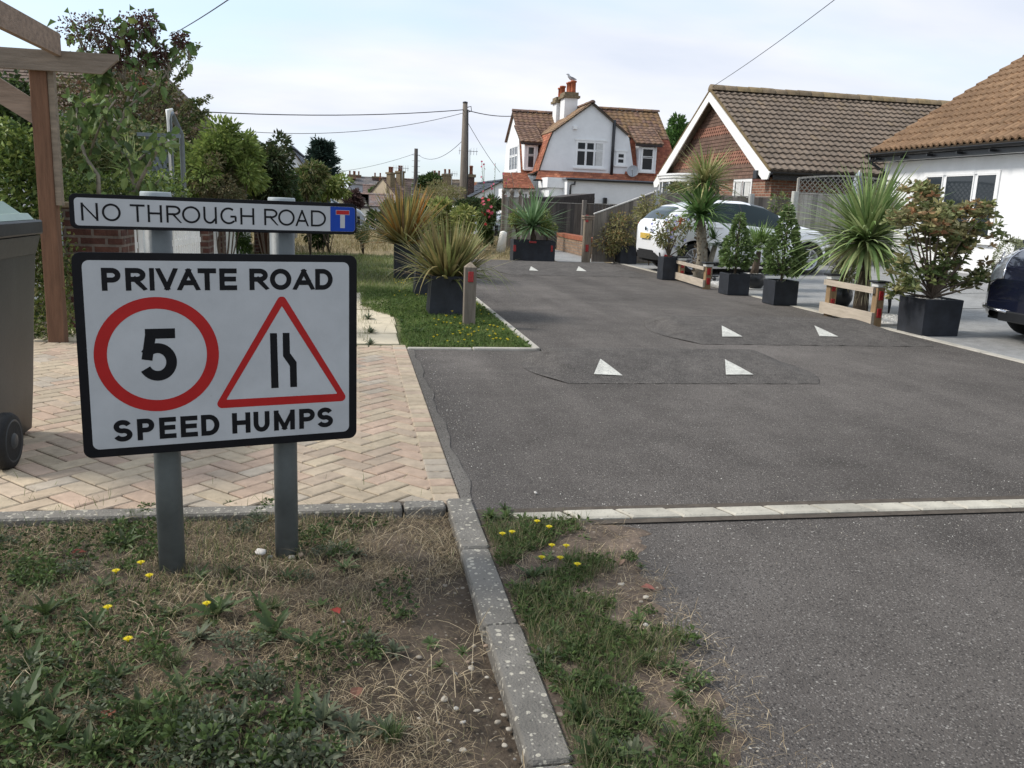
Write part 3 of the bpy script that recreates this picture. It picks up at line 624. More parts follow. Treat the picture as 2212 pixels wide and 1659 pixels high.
# posts with caps
for (px, py, y, lab) in ((372, 1218, 2.905, 'left grey round sign post standing in dry grass'), (620, 1200, 3.00, 'right grey round sign post with pebbles at its foot')):
    p = G(px, py); p = Vector((p.x*y/p.y, y, 0)); t = thing('sign_post', lab, 'post', (p.x, p.y, -.03), 'posts holding the signs'); r = .0425
    if px > 500: r = .0405
    top = 1.243 if px < 500 else 1.240
    MB().lathe((p.x, p.y, -.12), [(r, 0), (r, top+.1)], 32).build('pole', 'post_grey', t)
    MB().lathe((p.x, p.y, top-.035), [(r+.003, 0), (r+.004, .002), (r+.004, .034), (r+.001, .0375), (.004, .038)], 32, C=(2.3, 2.3, 2.3)).build('cap', 'post_grey', t)
    for z in (.55, .93, 1.18):
        MB().lathe((p.x, p.y, z-.012), [(r+.002, 0), (r+.0025, .002), (r+.0025, .022), (r+.002, .024)], 24).build('clamp', 'metal_grey', t)

# ================================================================ HOUSES
TB = [(.18, .14, .105), (.205, .155, .115), (.16, .125, .095), (.19, .15, .115), (.175, .14, .11)]      # brown concrete tiles
TO = [(.235, .145, .082), (.26, .16, .09), (.215, .13, .075), (.28, .18, .105)]                      # orange brown roman tiles
TR = [(.36, .13, .07), (.31, .11, .06), (.40, .16, .09), (.28, .10, .06)]                          # red clay tiles
TD = [(.17, .10, .07), (.20, .12, .08), (.14, .09, .07), (.22, .14, .08)]                          # dark weathered tiles
def tiles(mb, A, B, Cc, D, course=.3, tile=.2, wave=0, cols=TB, lift=.025, moss=None, edge=None):
    """tile courses on the slope A,B (eave) - D,C (top); wave = roll height for roman tiles"""
    A, B, Cc, D = map(Vector, (A, B, Cc, D)); vl = ((D-A).length+(Cc-B).length)/2; n = max(2, round(vl/course)); Nn = (B-A).cross(D-A).normalized()
    if Nn.z < 0: Nn = -Nn
    U = (B-A).normalized(); o = A.dot(U)
    for k in range(n):
        t0, t1 = k/n, min(1, (k+1.12)/n); L0, R0_ = A.lerp(D, t0), B.lerp(Cc, t0); L1, R1 = A.lerp(D, t1), B.lerp(Cc, t1)
        u0, u1 = L0.dot(U), R0_.dot(U); w = u1-u0
        if w < .02: continue
        q0 = math.floor((u0-o)/tile-(k % 2)*.5*(wave == 0))+(k % 2)*.5*(wave == 0); edges = [u0]; x = o+(q0+1)*tile
        while x < u1-.01:
            if x > u0+.01: edges.append(x)
            x += tile
        edges.append(u1)
        for a, b in zip(edges[:-1], edges[1:]):
            fa, fb = (a-u0)/w, (b-u0)/w; c = np.array(random.choice(cols))*random.uniform(.82, 1.15)
            if moss is not None and random.random() < moss[1]*(.4+.6*t0): c = c*.5+np.array(moss[0])*.5
            if wave:
                S = 5; V = []; ju = random.uniform(-.003, .003)
                for s_ in range(S+1):
                    f = fa+(fb-fa)*s_/S; hgt = wave*(.5-.5*math.cos(2*math.pi*min(1, s_/S*1.15)))+ju
                    p0 = L0.lerp(R0_, f)+Nn*(lift+hgt); p1 = L1.lerp(R1, f)+Nn*(.004+hgt*.9); V += [p0-Nn*(lift+.01), p0, p1]
                F = []
                for s_ in range(S): F += [(3*s_, 3*s_+3, 3*s_+4, 3*s_+1), (3*s_+1, 3*s_+4, 3*s_+5, 3*s_+2)]
                mb.add(V, F, c*.5+np.array(cols[0])*.5)
            else:
                g = .004/w; p = [L0.lerp(R0_, fa+g), L0.lerp(R0_, fb-g), L1.lerp(R1, fb-g), L1.lerp(R1, fa+g)]; j = lift+random.uniform(-.005, .006)
                mb.add([p[0]-Nn*.01, p[1]-Nn*.01, p[0]+Nn*j, p[1]+Nn*j, p[2]+Nn*.003, p[3]+Nn*.003], [(0, 1, 3, 2), (2, 3, 4, 5)], c)
def roof_under(mb, A, B, Cc, D, th=.05, C=(.1, .08, .06)):
    A, B, Cc, D = map(Vector, (A, B, Cc, D)); Nn = (B-A).cross(D-A).normalized()
    if Nn.z < 0: Nn = -Nn
    mb.prism([A-Nn*.004, B-Nn*.004, Cc-Nn*.004, D-Nn*.004], -Nn*th, C)
def ridge_line(mb, a, b, r=.11, cols=TB, seg=.42):
    a, b = Vector(a), Vector(b); n = max(1, round((b-a).length/seg)); d = (b-a).normalized(); s = d.cross(Vector((0, 0, 1))).normalized()
    for k in range(n):
        p, q = a.lerp(b, k/n), a.lerp(b, (k+.985)/n); V = []; rr = r*random.uniform(.96, 1.05)
        for e, rr_ in ((p, rr*1.04), (q, rr)):
            for i in range(7): an = math.pi*i/6; V.append(e+s*math.cos(an)*rr_+Vector((0, 0, math.sin(an)*rr_*.9-.03)))
        mb.add(V, [(i, i+1, i+8, i+7) for i in range(6)]+[tuple(range(6, -1, -1))], np.array(random.choice(cols))*random.uniform(.85, 1.15), 0, True)
def window(parent, x0, x1, z0, z1, y, axis, cells, sill=True, fr=.055, label=None, head=False, matf='plastic_white', sgn=-1, curtain=None, name='window'):
    """framed window on a wall: axis 'y' faces sgn*Y with the wall plane at y, axis 'x' faces sgn*X; cells = [(x0,x1,z0,z1) fractions]"""
    def bx(mb, a, b, d0, d1, c, e, C=(1, 1, 1)):
        lo, hi = sorted((y+sgn*d0, y+sgn*d1))
        if axis == 'y': mb.box(a, b, lo, hi, c, e, C)
        else: mb.box(lo, hi, a, b, c, e, C)
    f = MB(); w, h = x1-x0, z1-z0
    bx(f, x0, x1, -.03, .028, z0, z0+fr); bx(f, x0, x1, -.03, .028, z1-fr, z1); bx(f, x0, x0+fr, -.03, .028, z0+fr, z1-fr); bx(f, x1-fr, x1, -.03, .028, z0+fr, z1-fr)
    iw, ih = w-2*fr, h-2*fr; g = MB(); cu = MB(); k = .38*fr
    for a, b, c, e in cells:
        xa, xb, za, zb = x0+fr+iw*a, x0+fr+iw*b, z0+fr+ih*c, z0+fr+ih*e
        for q in ((xa, xb, za, za+k), (xa, xb, zb-k, zb), (xa, xa+k, za+k, zb-k), (xb-k, xb, za+k, zb-k)): bx(f, q[0], q[1], -.02, .022, q[2], q[3])
        bx(g, xa+k, xb-k, -.004, .006, za+k, zb-k)
    fo = f.build(name, matf, parent, label); g.build('pane', 'glass', fo)
    if curtain:
        for a, b in curtain: bx(cu, x0+w*a, x0+w*b, .0065, .0085, z0+fr, z1-fr)
    if curtain: cu.build('curtain', 'curtain', fo)
    if sill: s = MB(); bx(s, x0-.08, x1+.08, -.02, .09, z0-.07, z0-.003); s.build('sill', 'paint_white', fo)
    if head: s = MB(); bx(s, x0-.06, x1+.06, -.02, .05, z1+.003, z1+.07); s.build('lintel', 'paint_white', fo)
    return fo
def gutter(parent, a, b, m='plastic_black', r=.06, name='gutter'):
    a, b = Vector(a), Vector(b); d = (b-a).normalized(); s = d.cross(Vector((0, 0, 1))); mb = MB(); V = []
    for e in (a, b):
        for i in range(7): an = math.pi*i/6; V.append(e+s*math.cos(an)*r-Vector((0, 0, math.sin(an)*r)))
    mb.add(V, [(i, i+1, i+8, i+7) for i in range(6)], (1, 1, 1), 0, True)
    mb.beam(a+s*r-Vector((0, 0, .0)), b+s*r, .012, .018); mb.beam(a-s*r, b-s*r, .012, .018)
    return mb.build(name, m, parent)

# ---------------------------------------------------------------- white gambrel house
YG_ = 40.0
def g4(x, y, Y=YG_): return PY(*c4(x, y), Y)
t = thing('gambrel_house', 'white rendered house with steep red tiled gambrel roof and two white chimneys', 'house', (12, 42, 0)); H1 = t
apx = g4(1260, 352); P = [g4(*p) for p in ((708, 1052), (725, 1000), (745, 940), (775, 850), (812, 740), (850, 655))]
PR = [g4(*p) for p in ((1700, 1095), (1685, 1000), (1665, 860), (1645, 720), (1622, 680))]
zt = min(P[0].z, PR[0].z)
out_ = P+[g4(990, 560), apx]+[g4(1480, 545)]+PR[::-1]
wl = MB(); base_z = 2.55
wl.prism([(p.x, YG_, p.z) for p in out_]+[(PR[0].x, YG_, base_z), (P[0].x, YG_, base_z)], (0, .25, 0))
Xc = 8.0; k_ = Xc/14.
ca = PX(*c4(455, 442), Xc); ckl = PX(*c4(375, 755), Xc); cfl = PX(*c4(345, 1095), Xc); ckr = PX(*c4(525, 715), Xc); cfr = PX(*c4(535, 1070), Xc)
wl.prism([(Xc, p.y, p.z) for p in (cfl, ckl, ca, ckr, cfr)], (.25, 0, 0))
wl.box(Xc+.05, 16.6, YG_+.35, 46.5, 0, 2.6); wl.box(Xc+.25, 14, cfr.y, 46.2, 2.6, 4.3)
wl.build('wall', 'render_white', t)
rf = MB()
# left cross block C: ridge along x from the gable
xC1 = 12.6
A_, B_, C_, D_ = (Xc-.12, ckr.y, ckr.z), (xC1, ckr.y, ckr.z), (xC1, ca.y, ca.z), (Xc-.12, ca.y, ca.z)
tiles(rf, A_, B_, C_, D_, .26, .27, .03, TD, moss=((.25, .17, .07), .25)); roof_under(rf, A_, B_, C_, D_)
A_, B_ = (Xc-.1, cfr.y-.25, cfr.z-.05), (xC1, cfr.y-.25, cfr.z-.05)
tiles(rf, A_, B_, (xC1, ckr.y, ckr.z), (Xc-.1, ckr.y, ckr.z), .14, .17, 0, TR, lift=.012); roof_under(rf, A_, B_, (xC1, ckr.y, ckr.z), (Xc-.1, ckr.y, ckr.z))
A_, B_ = (Xc-.12, ckl.y, ckl.z), (xC1, ckl.y, ckl.z); roof_under(rf, B_, A_, (Xc-.12, ca.y, ca.z), (xC1, ca.y, ca.z), C=(.17, .1, .07))
ridge_line(rf, (Xc-.12, ca.y, ca.z+.05), (xC1, ca.y, ca.z+.05), .12, TD)
# right block A: ridge along x
yA = 42.7; a0, a1 = PY(*c4(1200, 405), yA), PY(*c4(1945, 455), yA); zr = (a0.z+a1.z)/2; xA0, xA1 = 11.2, a1.x
kA = PY(*c4(2060, 737), 40.75); xk0 = 13.0
tiles(rf, (xA0, 40.75, kA.z), (kA.x, 40.75, kA.z), (xA1, yA, zr), (xA0, yA, zr), .26, .27, .03, TD+[(.25, .17, .09)], moss=((.36, .22, .06), .5)); roof_under(rf, (xA0, 40.75, kA.z), (kA.x, 40.75, kA.z), (xA1, yA, zr), (xA0, yA, zr))
roof_under(rf, (xA1+.3, 44.8, kA.z), (xA0, 44.8, kA.z), (xA0, yA, zr), (xA1, yA, zr), C=(.17, .1, .07))
eA = PR[0].z; lo = [(PR[0].x-.5, YG_-.05, eA), (kA.x+.35, YG_-.05, eA), (kA.x, 40.75, kA.z), (13., 40.75, kA.z)]
tiles(rf, *lo, .14, .17, 0, [(.30, .10, .06), (.26, .085, .055), (.33, .12, .07)], lift=.012); roof_under(rf, *lo)
ridge_line(rf, (xA0, yA, zr+.05), (xA1+.05, yA, zr+.05), .12, TD+[(.3, .2, .08)])
rf.poly([(kA.x+.3, YG_, eA), (kA.x+.3, 45.5, eA), (kA.x, 44.8, kA.z), (xA1, yA, zr-.02), (kA.x, 40.75, kA.z)], (.17, .1, .07))
# front gable wing B: ridge along y, slopes fall to the left and the right
kl, kr = P[-1], PR[-1]; yb = 45.2
A_, B_, C_, D_ = (kl.x-.05, YG_-.12, kl.z), (kl.x-.05, yb, kl.z), (apx.x, yb, apx.z), (apx.x, YG_-.12, apx.z)
tiles(rf, A_, B_, C_, D_, .26, .27, .03, [(.25, .16, .10), (.22, .14, .09), (.28, .19, .11)], moss=((.36, .24, .08), .3)); roof_under(rf, A_, B_, C_, D_)
A_, B_, C_, D_ = (kr.x+.05, YG_-.12, kr.z), (kr.x+.05, 42.6, kr.z), (apx.x, 43.6, apx.z), (apx.x, YG_-.12, apx.z)
tiles(rf, A_, B_, C_, D_, .26, .27, .03, TD); roof_under(rf, A_, B_, C_, D_)
ridge_line(rf, (apx.x, YG_-.14, apx.z+.04), (apx.x, 45, apx.z+.04), .12, TD)
prof = [(P[0].x-.25, P[0].z-.12)]+[(p.x, p.z) for p in P]
for (xa, za), (xb, zb) in zip(prof[:-1], prof[1:]):
    q = [(xa-.03, YG_-.1, za), (xa-.03, 42.6, za), (xb-.03, 42.6, zb), (xb-.03, YG_-.1, zb)]; tiles(rf, *q, .14, .17, 0, TR, lift=.012); roof_under(rf, *q)
# skirt roof below the gable
zs = P[0].z; q = [(P[0].x-.3, YG_-.75, zs-.42), (kA.x+.6, YG_-.75, zs-.42), (kA.x+.5, YG_+.0, zs+.02), (P[0].x-.02, YG_+.0, zs+.02)]
tiles(rf, *q, .14, .17, 0, TR, lift=.012); roof_under(rf, *q)
rf.build('roof', 'tile', t)
# verge lines, eaves board
vb = MB()
vb.beam(g4(1262, 340), g4(1485, 540), .05, .05, (0, 1, 0)); vb.beam(g4(1262, 340), g4(850, 640), .05, .05, (0, 1, 0)); vb.build('verge', 'timber_dark', t)
gutter(t, (P[0].x-.4, YG_-.82, zs-.44), (kA.x+.6, YG_-.82, zs-.44), name='gutter')
# first floor windows
a, b = g4(1095, 738), g4(1380, 1030)
window(t, a.x, b.x, b.z, a.z, YG_, 'y', [(0, .32, .68, 1), (.35, .65, .68, 1), (.68, 1, .68, 1), (0, .32, 0, .64), (.35, .65, 0, .64), (.68, 1, 0, .64)], head=True, fr=.07, label='three-light casement window in the front gable', curtain=[(.70, .93)])
a, b = g4(1512, 855), g4(1605, 1000)
window(t, a.x, b.x, b.z, a.z, YG_, 'y', [(0, 1, .52, 1), (0, 1, 0, .48)], head=True, fr=.08, label='small two-pane bathroom window')
a, b = PX(*c4(410, 800), Xc), PX(*c4(485, 1050), Xc); ya, yb_ = sorted((a.y, b.y))
window(t, ya, yb_, b.z-.02, PX(*c4(485, 785), Xc).z, Xc, 'x', [(0, .3, .64, 1), (.34, .64, .64, 1), (.68, 1, .64, 1), (0, .3, 0, .6), (.34, .64, 0, .6), (.68, 1, 0, .6)], fr=.07, label='casement window in the left gable end')
# dormers
def dormer(x0, x1, z0, z1, yf, yb_, lab):
    d = MB(); d.box(x0, x0+.09, yf, yb_, z0, z1); d.box(x1-.09, x1, yf, yb_, z0, z1); d.box(x0+.09, x1-.09, yf+.35, yf+.4, z0, z1)
    o = d.build('dormer', 'render_white', t, lab); r_ = MB(); q = [(x0-.25, yf-.22, z1), (x1+.25, yf-.22, z1), (x1+.3, yb_+.7, z1+.9), (x0-.2, yb_+.7, z1+.9)]
    tiles(r_, *q, .26, .27, .03, TD+[(.3, .2, .14)]); roof_under(r_, *q); r_.box(x0-.2, x1+.2, yf-.2, yf, z1-.12, z1-.03, (.05, .04, .04)); r_.build('dormer_roof', 'tile', o)
    window(t, x0+.1, x1-.1, z0+.03, z1-.14, yf+.02, 'y', [(0, 1, .62, 1), (0, 1, 0, .58)], fr=.07, label=lab.replace('dormer', 'dormer window'))
a, b = PY(*c4(1775, 775), 39.95), PY(*c4(1905, 1075), 39.95); dormer(a.x-.1, b.x+.05, b.z, a.z, 39.95, 40.7, 'dormer over the right eaves')
a, b = PY(*c4(563, 755), 41.35), PY(*c4(615, 1045), 41.35); dormer(a.x, b.x+.35, b.z, a.z, 41.35, 42.6, 'dormer beside the front gable')
# chimneys with pots
def stack(x0, x1, zb, zc, zt_, Y, w, pots, lab):
    a = PY(*c4(x0, zb), Y); b = PY(*c4(x1, zc), Y); c = PY(*c4(x0, zt_), Y); m = MB(); m.box(a.x, b.x, Y, Y+w, a.z-1.2, b.z); o = m.build('chimney', 'render_white', t, lab)
    m = MB(); e = .1; hh = c.z-b.z; m.box(a.x-e, b.x+e, Y-e, Y+w+e, b.z+.003, b.z+hh*.42); m.box(a.x-e*.3, b.x+e*.3, Y-e*.3, Y+w+e*.3, b.z+hh*.42, b.z+hh); m.build('chimney_cap', 'stack_cap', o)
    for px, top, dy in pots:
        p = PY(*c4(px, top), Y+dy); r = .135; z0 = c.z-.05
        MB().lathe((p.x, Y+dy, z0), [(r*1.05, 0), (r*.92, .15), (r*.88, (p.z-z0)*.85), (r*1.15, (p.z-z0)*.87), (r*1.15, (p.z-z0)*.98), (r*.8, p.z-z0)], 14).build('chimney_pot', 'pot_red', o)
    return c.z
stack(885, 968, 500, 355, 288, 43.4, .8, [(958, 175, .25), (936, 195, .6)], 'left chimney stack with two clay pots')
stack(970, 1112, 470, 305, 235, 42.3, .9, [(1070, 120, .25), (1042, 132, .5), (1024, 140, .75)], 'right chimney stack with three clay pots')
# pipes, alarm box, dish
m = MB(); a = g4(1490, 530); b = g4(1452, 1115); m.tube([(a.x, YG_-.07, a.z), (a.x, YG_-.07, b.z-.05)], .075, 10); m.build('soil_pipe', 'plastic_black', t)
a, b = g4(1062, 590), g4(1100, 628); MB().bbox(a.x, b.x, YG_-.14, YG_-.003, b.z, a.z, .02).build('alarm_box', 'plastic_white', t)
p = g4(1652, 1060); d = MB(); n_ = Vector((-.35, -.85, .35)).normalized(); q_ = n_.to_track_quat('Z', 'Y'); V = []; F = []
for i in range(6):
    for k in range(20):
        r = .27*i/5; an = 2*math.pi*k/20; V.append(Vector((p.x, YG_-.45, p.z))+q_@Vector((math.cos(an)*r, math.sin(an)*r*1.05, .35*r*r/.36-.08)))
for i in range(5):
    for k in range(20): F.append((i*20+k, i*20+(k+1) % 20, i*20+20+(k+1) % 20, i*20+20+k))
d.add(V, F, (1, 1, 1), 0, True); c_ = Vector((p.x, YG_-.45, p.z)); d.tube([c_-n_*.08, (p.x+.1, YG_-.02, p.z-.2)], .025, 6); d.tube([c_+Vector((0, 0, -.27)), c_+n_*.4-Vector((0, 0, .12))], .014, 5); d.lathe(c_+n_*.38-Vector((0, 0, .15)), [(.03, 0), (.04, .05), (.03, .09)], 8)
d.build('satellite_dish', 'metal_grey', t)
# single storey extension in front
a, b = PY(*c4(1005, 1135), 37.5), PY(*c4(1985, 1185), 37.5); z1 = (a.z+b.z)/2
m = MB(); m.box(a.x, b.x+.5, 37.5, 39.4, 0, z1-.04); m.build('extension_wall', 'render_white', t)
m = MB(); m.box(a.x-.1, b.x+.6, 37.4, 39.3, z1-.03, z1+.05); ex = m.build('extension_roof', 'lead', t); gutter(t, (a.x-.05, 37.36, z1-.01), (b.x+.5, 37.36, z1-.01))
c, d = PY(*c4(800, 1125), 38.6), PY(*c4(1003, 1190), 38.6); m = MB(); m.box(c.x, a.x+.3, 38.2, 40, 0, c.z-.45); m.box(c.x-.12, a.x+.02, 38.05, 40, c.z-.44, c.z); m.build('porch_wall', 'render_white', t)
p = PY(*c4(1080, 1165), 37.4); q = PY(*c4(1038, 1200), 37.4); r_ = PY(*c4(1036, 1285), 37.4)
MB().tube([(p.x, 37.36, p.z), (p.x, 37.36, p.z-.12), (q.x, 37.43, q.z), (q.x, 37.43, r_.z-1)], .045, 8).build('downpipe', 'plastic_black', t)
p = PY(*c4(1392, 1368), 37.4); MB().bbox(p.x-.08, p.x+.08, 37.28, 37.495, p.z-.14, p.z+.14, .03).build('wall_lamp', 'plastic_black', t)
# low bays at the left front
for x0, x1, yy, lab in ((355, 455, 39.2, 'left bay canopy'), (465, 650, 38.8, 'right bay canopy')):
    a, b = PY(*c4(x0-30, 1232), yy), PY(*c4(x1, 1195), yy); m = MB(); q = [(a.x, yy-.4, a.z), (b.x, yy-.4, a.z), (b.x+.1, 41, a.z+.75), (a.x+.3, 41, a.z+.75)]; tiles(m, *q, .2, .2, 0, TR); roof_under(m, *q); m.build('bay_roof', 'tile', t, lab)
    m = MB(); m.box(a.x+.15, b.x-.1, yy, 41, 0, a.z-.02); m.build('bay_wall', 'render_white', t)
    window(t, a.x+.25, b.x-.2, 1.0, a.z-.15, yy, 'y', [(0, .3, 0, 1), (.35, .65, 0, 1), (.7, 1, 0, 1)], fr=.06, label='bay window under the '+lab)
# gull on the pot
def bird(name, label, p, s, group=None, c=(.62, .63, .64)):
    t_ = thing(name, label, 'gull', p); m = MB(); x, y, z = p
    P_ = [(x+.2*s, y, z+.10*s), (x+.08*s, y, z+.12*s), (x-.04*s, y, z+.15*s), (x-.12*s, y, z+.22*s), (x-.15*s, y, z+.30*s), (x-.2*s, y, z+.31*s), (x-.25*s, y, z+.30*s)]
    m.tube(P_, [.012*s, .055*s, .075*s, .06*s, .042*s, .035*s, .008*s], 10, c); m.build('body', 'petal', t_)
    w = MB()
    for sy in (-1, 1): w.add([(x-.1*s, y+sy*.07*s, z+.22*s), (x+.05*s, y+sy*.085*s, z+.19*s), (x+.26*s, y+sy*.03*s, z+.10*s), (x+.02*s, y+sy*.075*s, z+.11*s)], [(0, 1, 2, 3)], (.3, .31, .33))
    w.build('wings', 'petal', t_); l = MB()
    for sy in (-1, 1): l.tube([(x-.01*s, y+sy*.03*s, z), (x, y+sy*.03*s, z+.1*s)], .007*s, 5, (.7, .4, .2))
    l.build('legs', 'petal', t_); return t_
pp = PY(*c4(1045, 128), 42.75); bird('gull', 'grey and white gull perched on the tallest chimney pots', (pp.x, 42.75, pp.z-.02), 1.1)

# ---------------------------------------------------------------- brown tiled bungalow
XB = 11.1; t = thing('brown_roof_bungalow', 'red brick bungalow with brown tiled roof and tile-hung gable with white bargeboards', 'bungalow', (XB, 27, .1)); H2 = t
ap, fr_, fl = PX(*c5(738, 380), XB), PX(*c5(1262, 1085), XB), PX(*c5(245, 1178), XB); za = ap.z; ze = (fr_.z+fl.z)/2; yr, yl, ym = fr_.y, fl.y, (fr_.y+fl.y)/2; XE = 22.5
m = MB(); A_, B_, C_, D_ = (XB, yr, fr_.z), (XE, yr, fr_.z), (XE, ap.y, za), (XB, ap.y, za)
tiles(m, A_, B_, C_, D_, .33, .21, .034, TB, lift=.05, moss=((.20, .14, .06), .06)); roof_under(m, A_, B_, C_, D_, .08)
A2, B2 = (XE, yl, fl.z), (XB, yl, fl.z); roof_under(m, A2, B2, D_, C_, .08, (.2, .15, .11)); ridge_line(m, (XB-.03, ap.y, za+.03), (XE, ap.y, za+.03), .19, [(.2, .15, .09), (.17, .13, .085), (.22, .165, .09)]); m.build('roof', 'tile', t)
m = MB()
for (y0, z0), s in (((yr, fr_.z), 1), ((yl, fl.z), -1)):
    a = Vector((XB-.05, y0-s*.05, z0-.08)); b = Vector((XB-.05, ap.y, za-.06)); m.prism([a+Vector((0, 0, .02)), a+Vector((0, s*.1, -.16)), a+Vector((0, s*.42, -.16)), Vector((XB-.05, ap.y, za-.34)), b], (.035, 0, 0))
m.build('bargeboard', 'paint_white', t)
m = MB(); d = .0
for (y0, z0) in ((yr, fr_.z), (yl, fl.z)): m.beam((XB-.02, y0, z0-.0), (XB-.02, ap.y, za+.02), .06, .05, (1, 0, 0), (.8, .75, .6))
m.build('verge', 'stack_cap', t)
XW = XB+.28; s = (za-fr_.z)/(ap.y-yr)
m = MB(); m.box(XW, XE-.3, yr+.42, yl-.42, -.1, ze-.12); m.build('wall', 'brick_red', t)
# tile hanging in the gable
m = MB(); z = ze-.1; k = 0; hz = za-.35
m.prism([(XW-.02, yr+.55, ze-.2), (XW-.02, yl-.5, ze-.2), (XW-.02, ap.y, hz-.0)], (.2, 0, 0), (.12, .05, .04))
zc = z
while zc < hz-.1:
    f = (hz-zc)/(hz-z); y0, y1 = ap.y-(ap.y-yr-.5)*f, ap.y+(yl-.5-ap.y)*f; fr2 = (zc-z)/(hz-z); fish = (.17 < fr2 < .33) or (.56 < fr2 < .68); k += 1
    w = .165; y = y0-((k % 2)*.08)
    while y < y1:
        a, b = max(y, y0), min(y+w-.006, y1)
        if b-a > .03:
            c = np.array((.20, .095, .065) if fish else (.145, .088, .065))*random.uniform(.9, 1.1); x = XW-.035
            if fish: mm_ = (a+b)/2; V = [(x+.012, a, zc+.13), (x+.012, b, zc+.13), (x-.012, b, zc+.04), (x-.014, mm_, zc-.02), (x-.012, a, zc+.04)]; m.add(V, [(0, 1, 2, 3, 4)], c*1.25)
            else: m.add([(x+.012, a, zc+.13), (x+.012, b, zc+.13), (x-.014, b, zc-.015), (x-.014, a, zc-.015), (x+.01, a, zc-.015), (x+.01, b, zc-.015)], [(0, 1, 2, 3), (3, 2, 5, 4)], c)
        y += w
    zc += .105
m.build('tile_hanging', 'tile', t)
gutter(t, (XB, yr-.08, fr_.z-.05), (XE, yr-.08, fr_.z-.05), r=.07); MB().box(XB+.1, XE, yr+.04, yr+.07, fr_.z-.24, fr_.z-.06).build('fascia', 'plastic_black', t)
p = PX(*c5(1150, 1120), XB); MB().bbox(XB-.1, XB+.15, p.y-.12, p.y+.12, p.z-.13, p.z+.1, .02).build('rain_hopper', 'plastic_black', t)
a, b = PX(*c5(945, 1165), XW), PX(*c5(1108, 1155), XW); window(t, min(a.y, b.y), max(a.y, b.y), .75, a.z, XW, 'x', [(0, .47, 0, 1), (.53, 1, 0, 1)], fr=.07, label='two-light window beside the brick corner', curtain=[(.12, .40), (.60, .88)])
p = PX(*c5(775, 1170), XW); q = PX(*c5(728, 1290), XW); hw = abs(PX(*c5(728, 1230), XW).y-p.y); m = MB(); V = [(XW-.01, p.y-hw, .1), (XW-.01, p.y+hw, .1)]+[(XW-.01, p.y+hw*math.cos(R(a_)), p.z-hw+hw*math.sin(R(a_))) for a_ in range(0, 181, 15)]
m.poly(V, (.25, .1, .1)); m.build('arched_doorway', 'timber_dark', t)
a, b = PX(*c5(345, 1140), XW), PX(*c5(620, 1135), XW); yc, hr = (a.y+b.y)/2, abs(a.y-b.y)/2; m = MB(); m2 = MB(); g = MB(); zb = a.z
for z0, z1, rr, mm_ in ((zb-.03, zb+.03, 1.05, m), (zb-.12, zb-.035, 1.0, m), (zb-.24, zb-.125, .93, m), (zb-1.4, zb-.245, .88, g), (0, zb-1.41, .92, m)):
    V = []; n = 12
    for z in (z0, z1):
        for k in range(n+1): an = math.pi*k/n; V.append((XW-.62*rr*math.sin(an)**.7, yc+hr*rr*math.cos(an), z))
    mm_.add(V, [(k, k+1, n+2+k, n+1+k) for k in range(n)]+[tuple(range(n, -1, -1)), tuple(range(n+1, 2*n+2))])
bw = m.build('bay_window', 'plastic_white', t); g.build('pane', 'glass', bw)
for k in range(1, 12, 2): an = math.pi*k/12; m2.box(XW-.62*.88*math.sin(an)**.7-.03, XW-.62*.88*math.sin(an)**.7+.01, yc+hr*.88*math.cos(an)-.035, yc+hr*.88*math.cos(an)+.035, zb-1.4, zb-.25)
m2.build('mullions', 'plastic_white', bw)

# ---------------------------------------------------------------- white bungalow on the right
XR = 13.0; t = thing('white_bungalow', 'white rendered bungalow with orange-brown tiled roof and black gutter at the right edge', 'bungalow', (XR+.3, 15, .15)); H3 = t
YF = 20.6; e0 = PX(*c6(690, 1140), XR); ez = 2.80; tp = PY(*c6(2203, 118), YF); sl_ = (tp.z-2.92)/(tp.x-XR); xr = 18.4; zr = 2.92+sl_*(xr-XR); y0 = 4.0
m = MB(); q = [(XR-.05, YF, 2.90), (XR-.05, y0, 2.90), (xr, y0, zr), (xr, YF, zr)]
tiles(m, q[0], q[1], q[2], q[3], .36, .20, .07, TO, lift=.04); roof_under(m, q[1], q[0], q[3], q[2], .08); roof_under(m, (xr+5, YF, 2.9), (xr+5, y0, 2.9), (xr, y0, zr), (xr, YF, zr), .08, (.3, .18, .1))
m.build('roof', 'tile', t)
m = MB(); m.beam((XR-.02, YF-.02, 2.86), (xr, YF-.02, zr-.04), .05, .10, (0, 1, 0), (1.6, .9, .6)); m.build('verge', 'timber_brown', t)
XWl = XR+.32
m = MB(); m.box(XWl, xr+5, y0, YF-.12, -.1, 2.66); m.prism([(XWl+.1, YF-.13, 2.66), (xr+4.8, YF-.13, 2.66), (xr, YF-.13, zr-.15)], (0, -.2, 0)); m.build('wall', 'render_white', t)
MB().box(XR-.0, XWl, y0, YF-.05, 2.68, 2.72).build('soffit', 'paint_white', t)
MB().box(XR-.03, XR-.005, y0, YF-.05, 2.66, 2.86).build('fascia', 'plastic_black', t)
gutter(t, (XR-.10, YF+.05, 2.84), (XR-.10, y0, 2.84), r=.065)
m = MB()
for k in range(14): yy = YF-.4-1.0*k; m.box(XR-.16, XR-.02, yy-.02, yy+.02, 2.70, 2.75)
m.build('gutter_brackets', 'plastic_black', t)
p = PX(*c6(790, 1230), XR); MB().tube([(XR-.1, YF-.1, 2.78), (XR-.1, YF-.1, 2.66), (XWl-.06, YF-.22, 2.42), (XWl-.06, YF-.22, .2)], .04, 10).build('downpipe', 'plastic_black', t)
a, b = PX(*c6(1163, 1330), XWl), PX(*c6(1968, 1295), XWl); s_ = PX(*c8(1935, 640), XWl); ya, yb_ = b.y, a.y; zs = s_.z; z1 = (a.z+b.z)/2
